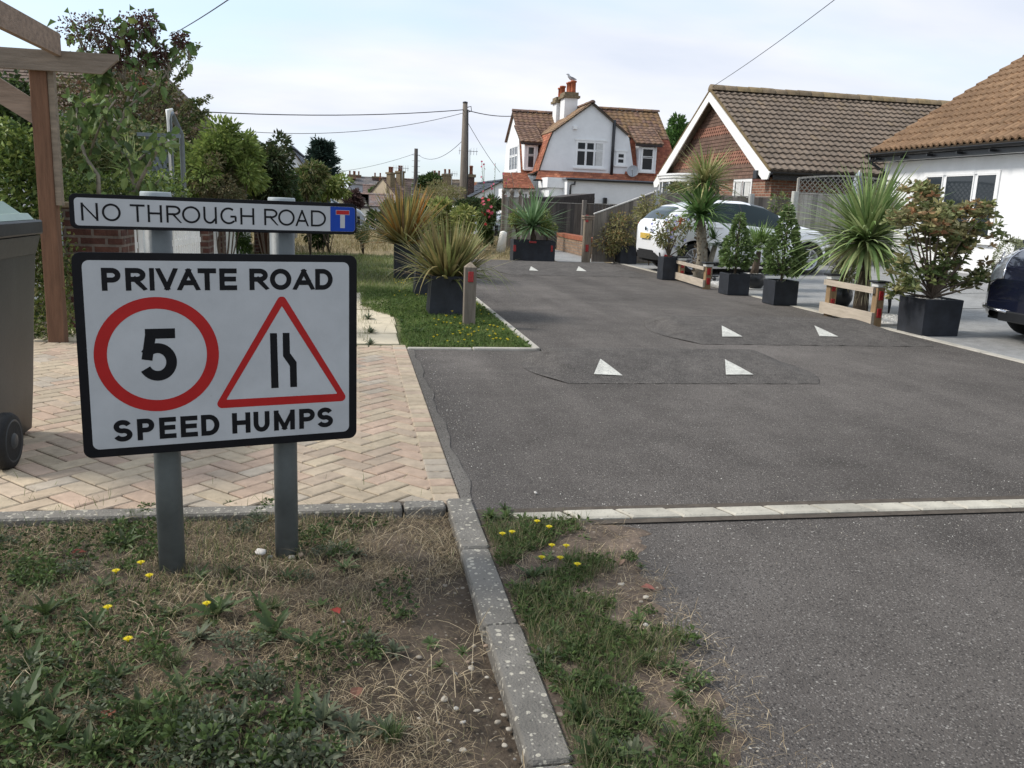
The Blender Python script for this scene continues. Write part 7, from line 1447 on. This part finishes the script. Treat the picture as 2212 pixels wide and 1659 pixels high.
q = PY(285, 370, 11.5); t = thing('cabbage_palm', 'spiky green palm head behind the pale-stemmed tree', 'palm', (q.x, 11.5, 0)); st = MB(); st.tube([(q.x, 11.5, 0), tuple(q)], .05, 8); st.build('trunk', 'bark', t); mb = MB(); head(mb, q, 130, .5, .025, CORD, .25, -.2, 4); mb.build('leaves', 'leaf', t)
# young staked tree
p = G(687, 546); t = thing('young_tree', 'small young tree tied to a stake on the dry grass', 'tree', (p.x, p.y, 0)); c, r = box_px(660, 712, 478, 528, p.y); st = MB(); st.tube([(p.x, p.y, 0), (p.x, p.y, c[2])], [.02, .012], 6); st.build('trunk', 'bark', t); MB().tube([(p.x+.12, p.y, 0), (p.x+.12, p.y, c[2]-.05)], .02, 6).build('stake', 'timber_grey', t); P, D, cc = clumps(900, c, (r[0], r[0]*.7, r[2]), 12, .4); mb = MB(); leaves(mb, P, D, .10, .045, pick(GREEN+DARK, 900), .4); mb.build('foliage', 'leaf', t)
bush('weed_clump', 'tall pale weeds on the dry grass left of the phormiums', (770, 800, 478, 520), 20, 700, .07, [(.14, .17, .07), (.2, .2, .1)], nc=8, stems=6, depth=.4, cat='weed')
bush('porch_shrub', 'small shrub in front of the far end of the picket fence', (505, 546, 500, 545), 14.8, 500, .08, GREEN, nc=8, stems=4, depth=.3)

# ================================================================ GRASS, WEEDS AND STONES
def field(name, n, xr, yr, zf, Ln, Wd, cols, droop, el=(.5, 1.5), keep=None, seg=3, matn='leaf', jit=.3, patch=None):
    X = RG.uniform(*xr, n); Y_ = RG.uniform(*yr, n)
    if keep is not None: k = keep(X, Y_); X, Y_ = X[k], Y_[k]
    n = len(X); a = RG.uniform(0, 6.283, n); e = RG.uniform(*el, n); D = np.stack([np.cos(a)*np.cos(e), np.sin(a)*np.cos(e), np.sin(e)], 1); Z = zf(X, Y_); mb = MB(); sc = np.ones(n) if patch is None else patch(X, Y_)
    blades(mb, np.stack([X, Y_, Z], 1), D, RG.uniform(*Ln, n)*sc, RG.uniform(*Wd, n), pick(cols, n, jit), RG.uniform(*droop, n), seg); o = mb.build(name, matn); o['kind'] = 'stuff'; return o
nzf = lambda X, Y_, s=1.: .5+.25*(np.sin(X*3.7*s+1)*np.cos(Y_*4.3*s)+np.sin(X*8.1*s-Y_*6.7*s)*.7+.3*np.sin(X*17*s+Y_*13*s))
STR = [(.44, .35, .22), (.36, .28, .175), (.52, .43, .29), (.28, .21, .13), (.20, .15, .09)]
bedz = lambda X, Y_: -.020+0*X
dens = lambda X, Y_: RG.random(len(X)) < np.clip(.25+nzf(X, Y_)*.9-.9*np.clip((X-.0)*2.2, 0, 1)*(Y_ < 2.75), .05, 1)
field('dry_thatch', 125000, (-2.3, .385), (1.3, 3.35), bedz, (.015, .06), (.0010, .0020), STR+[(.19, .145, .09), (.24, .18, .11), (.15, .14, .07)], (.5, 3.2), (.0, 1.0), dens, 3, 'straw', .4)
field('dry_thatch', 7000, (-2.6, .385), (1.0, 3.35), bedz, (.05, .15), (.0016, .0028), STR[:3], (.6, 3.0), (.1, .9), lambda X, Y_: nzf(X, Y_, 1.4) > .62, 4, 'straw', .3)
field('bed_grass', 26000, (-2.4, .36), (1.0, 3.35), bedz, (.02, .07), (.0015, .003), GREEN+DARK+OLIVE, (.3, 1.2), (.4, 1.4), lambda X, Y_: (nzf(X+9, Y_-3)+.25*(X < -.4) > .48) & ((X < .05) | (Y_ > 2.8)), 3)
strip = lambda X, Y_: (X < .57+.47*np.clip(nzf(X*.5, Y_*1.5, 2.), .1, 1.2)) & (nzf(X+2, Y_+5, 1.7) > .29)
field('kerbside_grass', 17000, (.505, 1.0), (1.2, 3.16), lambda X, Y_: .004+0*X, (.03, .085), (.0015, .003), [(.06, .088, .03), (.08, .11, .04), (.045, .07, .025), (.13, .14, .065), (.2, .17, .1)], (.4, 1.4), (.5, 1.45), strip, 3)
field('kerbside_thatch', 9000, (.52, 1.08), (1.2, 3.16), lambda X, Y_: .004+0*X, (.02, .08), (.001, .002), STR, (.4, 2.8), (.0, .8), lambda X, Y_: RG.random(len(X)) < 1.15-(X-.52)*1.8, 3, 'straw')
# verge
vz = lambda X, Y_: -.012+0*X
field('verge_grass', 42000, (.10, 1.56), (7.37, 12.5), vz, (.03, .085), (.003, .006), [(.10, .15, .04), (.13, .19, .05), (.075, .12, .03), (.17, .20, .08)], (.3, 1.2), (.6, 1.5), lambda X, Y_: (X > .47+.05*np.sin(Y_*3)-np.clip((Y_-9.3)*.35, 0, .5)), 2)
field('verge_grass', 26000, (-2.6, 1.6), (11.6, 20), vz, (.04, .11), (.005, .01), [(.13, .17, .055), (.17, .20, .07), (.10, .14, .04), (.24, .22, .11)], (.3, 1.2), (.5, 1.5), None, 2)
field('far_dry_grass', 26000, (-5, 6), (19.8, 35), vz, (.06, .2), (.008, .016), [(.30, .24, .13), (.25, .2, .1), (.17, .17, .07), (.34, .28, .16)], (.3, 1.2), (.5, 1.5), lambda X, Y_: (nzf(X, Y_, .25) > .3) & ~((X > 4.5) & (Y_ < 25)), 2, 'straw')
field('path_weeds', 1500, (-.1, .44), (7.6, 11.3), lambda X, Y_: .003+0*X, (.03, .10), (.002, .004), [(.10, .13, .05), (.16, .17, .08), (.12, .10, .05)], (.3, 1.1), (.5, 1.5), lambda X, Y_: (np.abs(X-.12+.02*np.sin(Y_*5)) < .05+.0*Y_) | ((np.abs((Y_-7.57) % .6) < .02) & (RG.random(len(X)) < .8)) | (X > .40), 3)
field('joint_weeds', 1300, (-2.6, .3), (3.40, 3.9), lambda X, Y_: .0+0*X, (.02, .07), (.0015, .003), [(.10, .14, .05), (.14, .15, .07)], (.2, .9), (.5, 1.5), lambda X, Y_: (nzf(X, Y_, 2.3) > .62) & (RG.random(len(X)) < np.where(X < -1, 1, .45)*np.clip(1.2-(Y_-3.4)*2.2, .15, 1)), 3)
# small broad leaves through the bed
def ground_leaves(name, n, xr, yr, z, L_, cols, keep):
    X = RG.uniform(*xr, n); Y_ = RG.uniform(*yr, n); k = keep(X, Y_); X, Y_ = X[k], Y_[k]; n = len(X); a = RG.uniform(0, 6.28, n); mb = MB(); D = np.stack([np.cos(a), np.sin(a), RG.uniform(.0, .9, n)], 1); leaves(mb, np.stack([X, Y_, z+RG.uniform(0, .03, n)], 1), nrm(D), RG.uniform(.5, 1.3, n)*L_, RG.uniform(.5, 1.2, n)*L_*.55, pick(cols, n, .35), .3); o = mb.build(name, 'leaf_matt'); o['kind'] = 'stuff'
ground_leaves('low_weeds', 15000, (-2.4, .2), (1.3, 3.3), -.015, .024, GREEN+DARK+[(.09, .12, .06)], lambda X, Y_: nzf(X-4, Y_+2, .9)+.25*(X < -.6) > .60)
ground_leaves('low_weeds', 9000, (.50, 1.02), (1.2, 3.17), .006, .024, GREEN+[(.10, .14, .05)], lambda X, Y_: strip(X, Y_) & (nzf(X, Y_-1, 2.2) > .4))
ground_leaves('verge_clover', 11000, (.12, 1.56), (7.38, 12.0), .0, .04, [(.07, .12, .03), (.10, .15, .045), (.05, .09, .025)], lambda X, Y_: (X > .47-np.clip((Y_-9.3)*.35, 0, .5)) & (nzf(X, Y_, 1.3) > .35))
# toothed rosettes
def rosette(k, L_, n, wid, el, teeth=5, cols=GREEN):
    t = thing('rosette_weed', 'low toothed-leaf weed rosette growing in the foreground', 'weed', (0, 0, 0), 'toothed-leaf weeds in the foreground'); mb = MB()
    for i in range(n):
        a = 2.4*i+RG.uniform(-.3, .3); l = L_*RG.uniform(.55, 1.1); e = RG.uniform(*el); d = Vector((math.cos(a)*math.cos(e), math.sin(a)*math.cos(e), math.sin(e))); s = Vector((-math.sin(a), math.cos(a), RG.uniform(-.3, .3))).normalized(); p = Vector((0, 0, .0)); m_ = teeth*2+1; V = []; dr = RG.uniform(.5, 1.5); c = pick(cols, 1, .3)[0]; w0 = wid*RG.uniform(.7, 1.2)
        for j in range(m_+1):
            f = j/m_; w_ = w0*(math.sin(math.pi*min(1, (f*.88+.12))**1.15))*(1.0 if j % 2 else .42)+.001; back = -d*w_*.35 if j % 2 else Vector((0, 0, 0)); nn = s.cross(d)*-1; V += [p-s*w_+back+nn*w_*.25, p, p+s*w_+back+nn*w_*.25]; p = p+d*l/m_; d = (d+Vector((0, 0, -1))*dr/m_*(.3+1.5*f)).normalized()
        F = []
        for j in range(m_): F += [(3*j, 3*j+1, 3*j+4, 3*j+3), (3*j+1, 3*j+2, 3*j+5, 3*j+4)]
        mb.add(V, F, c, 0, False)
    mb.build('leaves', 'leaf', t); return t
RC = [(.055, .085, .03), (.07, .105, .035), (.045, .07, .027), (.09, .11, .055)]; RC2 = [(.07, .105, .035), (.09, .13, .045), (.06, .09, .035)]; RC3 = [(.09, .105, .065), (.065, .085, .05), (.12, .13, .09)]
protos = [rosette(0, .105, 14, .012, (.15, 1.25), 4, RC), rosette(1, .09, 18, .009, (.1, 1.1), 6, RC), rosette(2, .075, 40, .0085, (.1, 1.4), 5, RC2), rosette(3, .075, 22, .008, (.1, 1.2), 5, RC3), rosette(4, .065, 14, .009, (.1, 1.0), 3, RC2)]
def clump_weed(n, r, h, leaf, cols, tuft=False):
    t = thing('clump_weed', 'x', 'weed', (0, 0, 0), 'x'); mb = MB()
    if tuft: a = RG.uniform(0, 6.28, n); e = RG.uniform(.5, 1.5, n); D = np.stack([np.cos(a)*np.cos(e), np.sin(a)*np.cos(e), np.sin(e)], 1); q = RG.uniform(0, r*.5, n); blades(mb, np.stack([np.cos(a)*q, np.sin(a)*q, 0*a], 1), D, RG.uniform(.5, 1.2, n)*h, .0022, pick(cols, n, .35), RG.uniform(.2, 1.8, n), 4)
    else:
        P, D, cc = clumps(n, (0, 0, h*.45), (r, r, h*.55), 9, .42, -.6); P[:, 2] = np.abs(P[:, 2]); leaves(mb, P, nrm(D+np.array([0, 0, .2])), leaf*RG.uniform(.6, 1.3, n), leaf*.5, pick(cols, n, .35), .3, rnd=True)
    mb.build('leaves', 'leaf', t); return t
protos += [clump_weed(210, .065, .06, .019, RC2), clump_weed(170, .055, .05, .016, RC3), clump_weed(130, .05, .085, 0, RC2+RC, True), clump_weed(110, .05, .07, 0, STR+RC, True)]
spots = [(470, 1330, 0, 1.25), (590, 1370, 0, 1.2), (430, 1380, 3, 1.1), (660, 1400, 0, 1.0), (510, 1410, 1, 1.1), (560, 1320, 1, .9), (120, 1420, 2, 1.0), (60, 1450, 0, 1.2), (150, 1480, 2, 1.1), (250, 1470, 0, .9), (330, 1420, 0, 1.0), (370, 1330, 1, .9), (100, 1330, 0, 1.1), (30, 1380, 0, 1.1), (200, 1360, 1, 1.0), (300, 1540, 0, 1.1), (210, 1560, 4, 1.2), (40, 1560, 0, 1.4), (30, 1620, 2, 1.3), (130, 1600, 0, 1.1),
 (350, 1590, 3, 1.2), (440, 1560, 3, 1.1), (520, 1560, 3, 1.2), (560, 1500, 0, 1.1), (640, 1540, 1, 1.2), (700, 1560, 3, 1.2), (760, 1580, 3, 1.1), (450, 1640, 2, 1.4), (520, 1640, 2, 1.4), (610, 1650, 2, 1.3), (400, 1650, 2, 1.2), (700, 1640, 3, 1.1), (830, 1580, 3, 1.0), (290, 1150, 1, 1.0), (270, 1180, 1, 1.0), (310, 1110, 2, .8), (330, 1190, 2, .9), (560, 1130, 2, .9), (530, 1150, 2, .8), (580, 1100, 4, .8), (500, 1095, 4, .7), (730, 1190, 3, .9), (770, 1200, 3, .8), (690, 1200, 3, .7), (745, 1230, 1, .8), (50, 1220, 2, 1.0), (110, 1250, 2, 1.0), (170, 1240, 2, .9), (20, 1180, 2, .9), (220, 1270, 1, .8), (620, 1250, 1, .7), (500, 1240, 1, .7), (800, 1390, 3, .8), (850, 1410, 3, .7), (930, 1390, 4, .6), (870, 1330, 4, .6), (690, 1310, 4, .8), (430, 1250, 1, .8), (950, 1440, 4, .5), (1000, 1410, 4, .5), (390, 1490, 1, 1.0), (480, 1480, 0, .9), (190, 1640, 0, 1.1), (280, 1630, 1, 1.2), (100, 1530, 1, 1.0), (985, 1100, 3, .6)]
rspots = [(1060, 1120, 2, .8), (1095, 1120, 2, .8), (1130, 1130, 4, .9), (1090, 1165, 2, .8), (1120, 1190, 4, .8), (1180, 1215, 4, .8), (1150, 1250, 0, .8), (1135, 1275, 0, .8), (1170, 1290, 1, .8), (1190, 1370, 2, .8), (1215, 1390, 4, .9), (1250, 1420, 2, .8), (1300, 1350, 4, .7), (1340, 1370, 4, .7), (1380, 1340, 4, .7), (1230, 1480, 2, .9), (1290, 1480, 0, .8), (1340, 1520, 2, .9), (1400, 1430, 4, .7), (1440, 1450, 4, .7), (1500, 1465, 2, .7), (1260, 1560, 0, .9), (1330, 1590, 2, .9), (1400, 1570, 4, .9), (1290, 1640, 0, 1.0), (1370, 1640, 3, 1.0), (1450, 1600, 3, .8), (1470, 1510, 4, .7), (1260, 1165, 4, .6), (1360, 1210, 2, .5), (1230, 1215, 2, .7), (1285, 1220, 2, .7), (1180, 1430, 3, .8), (1230, 1310, 1, .7)]
spots = spots+[(px+RG.uniform(-55, 55), py+RG.uniform(-45, 35), int(RG.integers(5, 9)), s*RG.uniform(.6, 1.0)) for (px, py, k, s) in spots if px < 850 and RG.random() < .6]
spots = [q for q in spots if q[1] > 1110 or q[0] < 960]
rspots = rspots+[(px+RG.uniform(-20, 25), py+RG.uniform(-20, 20), int(RG.integers(0, 5)), s*.7) for (px, py, k, s) in rspots]
spots = [(px, py, (5 if RG.random() < .6 else 6) if (k == 2 or RG.random() < .25) else k, s) for px, py, k, s in spots]
rspots = [(px, py, 5 if (k == 2 and RG.random() < .6) else k, s) for px, py, k, s in rspots]
used = set()
for i, (px, py, k, s) in enumerate(spots+rspots):
    right = i >= len(spots); p = G(px, py, .005 if right else -.018); o = protos[k]
    if k in used: o = dup(protos[k], tuple(p), RG.uniform(0, 6.28), s)
    else: used.add(k); o.location = p; o.scale = (s, s, s)
    o.rotation_euler = (RG.uniform(-.25, .25), RG.uniform(-.25, .25), RG.uniform(0, 6.28)); o.scale = (s, s, s*RG.uniform(.6, 1.05)); cl = o.name.startswith('clump')
    if right: o['label'] = 'small bushy green weed in the kerbside strip' if cl else 'green toothed-leaf weed in the kerbside strip'; o['group'] = 'weeds in the kerbside strip'
    else: o['label'] = 'small bushy weed in the dry soil bed' if cl else 'low toothed-leaf weed rosette in the dry soil bed'; o['group'] = 'bushy weeds in the soil bed' if cl else 'toothed-leaf weeds in the soil bed'
    if right and cl: o['group'] = 'bushy weeds in the kerbside strip'
# verge rosettes
for px, py, s in ((905, 720, 1.0), (870, 700, .9), (885, 680, .9), (930, 700, .8), (860, 660, .8), (800, 745, .8), (800, 720, .9), (795, 690, .9), (785, 660, .7)):
    o = dup(protos[4 if px > 820 else 3], tuple(G(px, py, 0)), RG.uniform(0, 6.28), s*(1.5 if px > 820 else 1.6), 'leafy weed at the edge of the slab footpath'); o['group'] = 'weeds along the slab footpath'
# yellow flowers
def flower_proto(nm, s, cols, h):
    t = thing(nm, 'x', 'flower', (0, 0, 0)); mb = MB(); n = 16
    for ring_, (rr, up) in enumerate(((1., .1), (.65, .3))):
        for k in range(n): a = 2*math.pi*(k+.5*ring_)/n; u = Vector((math.cos(a), math.sin(a), up)); v = Vector((-math.sin(a), math.cos(a), 0)); mb.add([Vector((0, 0, h)), Vector((0, 0, h))+u*s*rr*.6-v*s*.13, Vector((0, 0, h))+u*s*rr, Vector((0, 0, h))+u*s*rr*.6+v*s*.13], [(0, 1, 2, 3)], np.array(cols)*random.uniform(.85, 1.1))
    mb.lathe((0, 0, h-.004), [(.002, -.006), (s*.3, .0), (s*.3, .006), (.001, .01)], 8, C=np.array(cols)*.8); mb.build('head', 'petal', t); MB().tube([(0.012, 0, 0), (.006, 0, h*.5), (0, 0, h)], .0012, 5, (.09, .13, .04)).build('stem', 'leaf', t); return t
F1 = flower_proto('hawkbit', .0145, (.85, .70, .03), .06); first = True
for px, py in ((250, 1228), (304, 1210), (322, 1238), (232, 1306), (446, 1298), (276, 1374), (1106, 1151), (1160, 1128), (1186, 1140), (1170, 1206), (1192, 1180), (1223, 1181), (1210, 1207), (1247, 1221), (1085, 1155)):
    p = G(px, py, .055); q = G(px, py, .0); q = Vector((p.x, p.y, -.012 if px < 1000 else 0)); o = F1 if first else dup(F1, tuple(q), RG.uniform(0, 6.28), 1); first = False; o.location = q; o.rotation_euler.z = RG.uniform(0, 6.28)
    o['label'] = 'small yellow hawkbit flower in the soil bed' if px < 1000 else 'small yellow hawkbit flower in the kerbside strip'; o['group'] = 'yellow flowers in the soil bed' if px < 1000 else 'yellow flowers in the kerbside strip'
for i in range(95):
    if i < 62: px, py = RG.uniform(925, 1150), RG.uniform(668, 738)
    elif i < 80: px, py = RG.uniform(835, 925), RG.uniform(600, 640)
    else: px, py = RG.uniform(1010, 1130), RG.uniform(650, 745)
    q = G(px, py, .05)
    if q.x > 1.53 or q.x < .1 or q.y < 7.4: continue
    o = dup(F1, (q.x, q.y, 0), RG.uniform(0, 6.28), RG.uniform(.8, 1.25)); o['label'] = 'tiny yellow flower in the grass verge round the bollard'; o['group'] = 'yellow flowers in the grass verge'
# pebbles
def pebble_proto(k):
    d = rdir(1); mb = MB(); V = []; F = []; n, m_ = 9, 6; sx, sy, sz = RG.uniform(.8, 1.2), RG.uniform(.6, 1), RG.uniform(.4, .65); ph = RG.uniform(0, 6, 3)
    for i in range(m_+1):
        for j in range(n): th, a = math.pi*i/m_, 2*math.pi*j/n; r = 1+.12*math.sin(3*a+ph[0])*math.sin(2*th+ph[1])+.08*math.cos(2*a+ph[2]); V.append((math.sin(th)*math.cos(a)*sx*r, math.sin(th)*math.sin(a)*sy*r, math.cos(th)*sz*r))
    F = [(i*n+j, i*n+(j+1) % n, (i+1)*n+(j+1) % n, (i+1)*n+j) for i in range(m_) for j in range(n)]; c = [(.48, .43, .35), (.38, .33, .26), (.54, .51, .46), (.38, .28, .2), (.26, .24, .21)][k]; mb.add(V, F, c, 0, True); o = mb.build('pebble', 'stone'); return o
PB = [pebble_proto(k) for k in range(5)]; usedp = set()
def put_pebble(k, loc, s, label, group):
    o = PB[k]
    if k in usedp: o = dup(PB[k])
    usedp.add(k); o.location = loc; o.scale = (s, s, s); o.rotation_euler = (RG.uniform(-.3, .3), RG.uniform(-.3, .3), RG.uniform(0, 6.28)); tag(o, label, 'pebble', group)
put_pebble(2, G(563, 1192, .01), .021, 'largest pale round pebble between the two sign posts', None or 'pebbles by the right sign post')
for px, py, k, s in ((583, 1203, 4, .012), (648, 1198, 3, .018), (630, 1204, 4, .014)): put_pebble(k, G(px, py, -.008), s, 'small stone at the foot of the right sign post', 'stones by the right sign post')
PP_ = [(1018, 1443), (1010, 1430), (1052, 1463), (1018, 1490), (985, 1455), (1060, 1508), (1080, 1511), (1090, 1495), (1095, 1470), (1120, 1515), (1030, 1535), (1000, 1560), (1100, 1575), (1075, 1560), (1060, 1600), (1090, 1610), (1112, 1640), (930, 1470), (905, 1420), (905, 1552), (1024, 1396), (1050, 1395), (985, 1380), (1060, 1380), (945, 1330), (870, 1320), (985, 1530), (960, 1510), (1090, 1545), (1045, 1640), (1000, 1620), (970, 1600), (640, 1420), (740, 1345)]
for px, py in PP_: put_pebble(int(RG.integers(0, 5)), G(px, py, -.022), RG.uniform(.0045, .011), 'small pale pebble lying on the bare soil', 'pebbles on the bare soil')
for i in range(25):
    y = RG.uniform(1.3, 3.0); put_pebble(int(RG.integers(0, 5)), (RG.uniform(.05, .37), y, -.028), RG.uniform(.002, .006), 'small pale pebble lying on the bare soil', 'pebbles on the bare soil')
for px, py, s in ((1342, 1262, .011), (1395, 1290, .012), (1280, 1290, .014), (1270, 1280, .012), (1395, 1350, .009), (1430, 1400, .01), (1420, 1405, .011), (1450, 1410, .008), (1385, 1300, .008), (1300, 1240, .007), (1262, 1140, .01), (1350, 1190, .006), (1540, 1450, .007), (1480, 1475, .007), (1300, 1120, .005), (1157, 1064, .008), (1380, 1222, .006), (1420, 1270, .006)): put_pebble(int(RG.integers(0, 5)), G(px, py, .004), s, 'small stone in the grit beside the kerb', 'stones in the kerbside strip')
for i in range(130):
    x, y = RG.uniform(.56, 1.1), RG.uniform(1.5, 3.15)
    put_pebble(int(RG.integers(0, 5)), (x, y, .004), RG.uniform(.0015, .004), 'small stone in the grit beside the kerb', 'stones in the kerbside strip')
# fallen leaves
for i, (px, py, c) in enumerate(((170, 1195, (.22, .07, .05)), (235, 1545, (.30, .12, .08)), (724, 1322, (.28, .05, .04)), (770, 1498, (.20, .10, .07)), (1155, 1265, (.30, .07, .06)), (1340, 1215, (.3, .2, .15)), (1400, 1272, (.34, .14, .11)))):
    p = G(px, py, .0); mb = MB(); a = RG.uniform(0, 6.28); ca, sa = math.cos(a), math.sin(a); L_, W_ = .05, .02; P = [(-L_/2, 0, 0), (-L_*.2, W_*.7, .008), (L_*.15, W_*.8, .010), (L_/2, 0, .004), (L_*.15, -W_*.8, .012), (-L_*.2, -W_*.7, .008), (0, 0, .002)]
    V = [(p.x+ca*x-sa*y, p.y+sa*x+ca*y, p.z+z) for x, y, z in P]; mb.add(V, [(0, 6, 1), (1, 6, 2), (2, 6, 3), (3, 6, 4), (4, 6, 5), (5, 6, 0)], c); tag(mb.build('fallen_leaf', 'leaf_matt'), 'curled reddish-brown dead leaf on the ground', 'leaf', 'dead leaves on the ground')

# loose grit on the tarmac
mb = MB()
for i in range(900):
    m_ = i % 3
    if m_ == 0: x, y = RG.uniform(.6, 6), 3.36+abs(RG.normal())*.16
    elif m_ == 1: x, y = RG.uniform(1.0, 4.5), 3.16-abs(RG.normal())*.25
    else: x, y = .53+abs(RG.normal())*.12, RG.uniform(3.5, 7.2)
    if m_ == 1 and y < 2.2: continue
    r = RG.uniform(.0012, .0035); z = -.004 if y > 3.3 else -.008; c = np.array([(.5, .46, .38), (.3, .26, .2), (.6, .58, .52), (.12, .1, .09)][int(RG.integers(0, 4))]); mb.add([(x+r, y, z), (x, y+r, z), (x-r, y, z), (x, y-r, z), (x, y, z+r*1.2)], [(0, 1, 4), (1, 2, 4), (2, 3, 4), (3, 0, 4)], c)
o = mb.build('road_grit', 'stone'); o['kind'] = 'stuff'
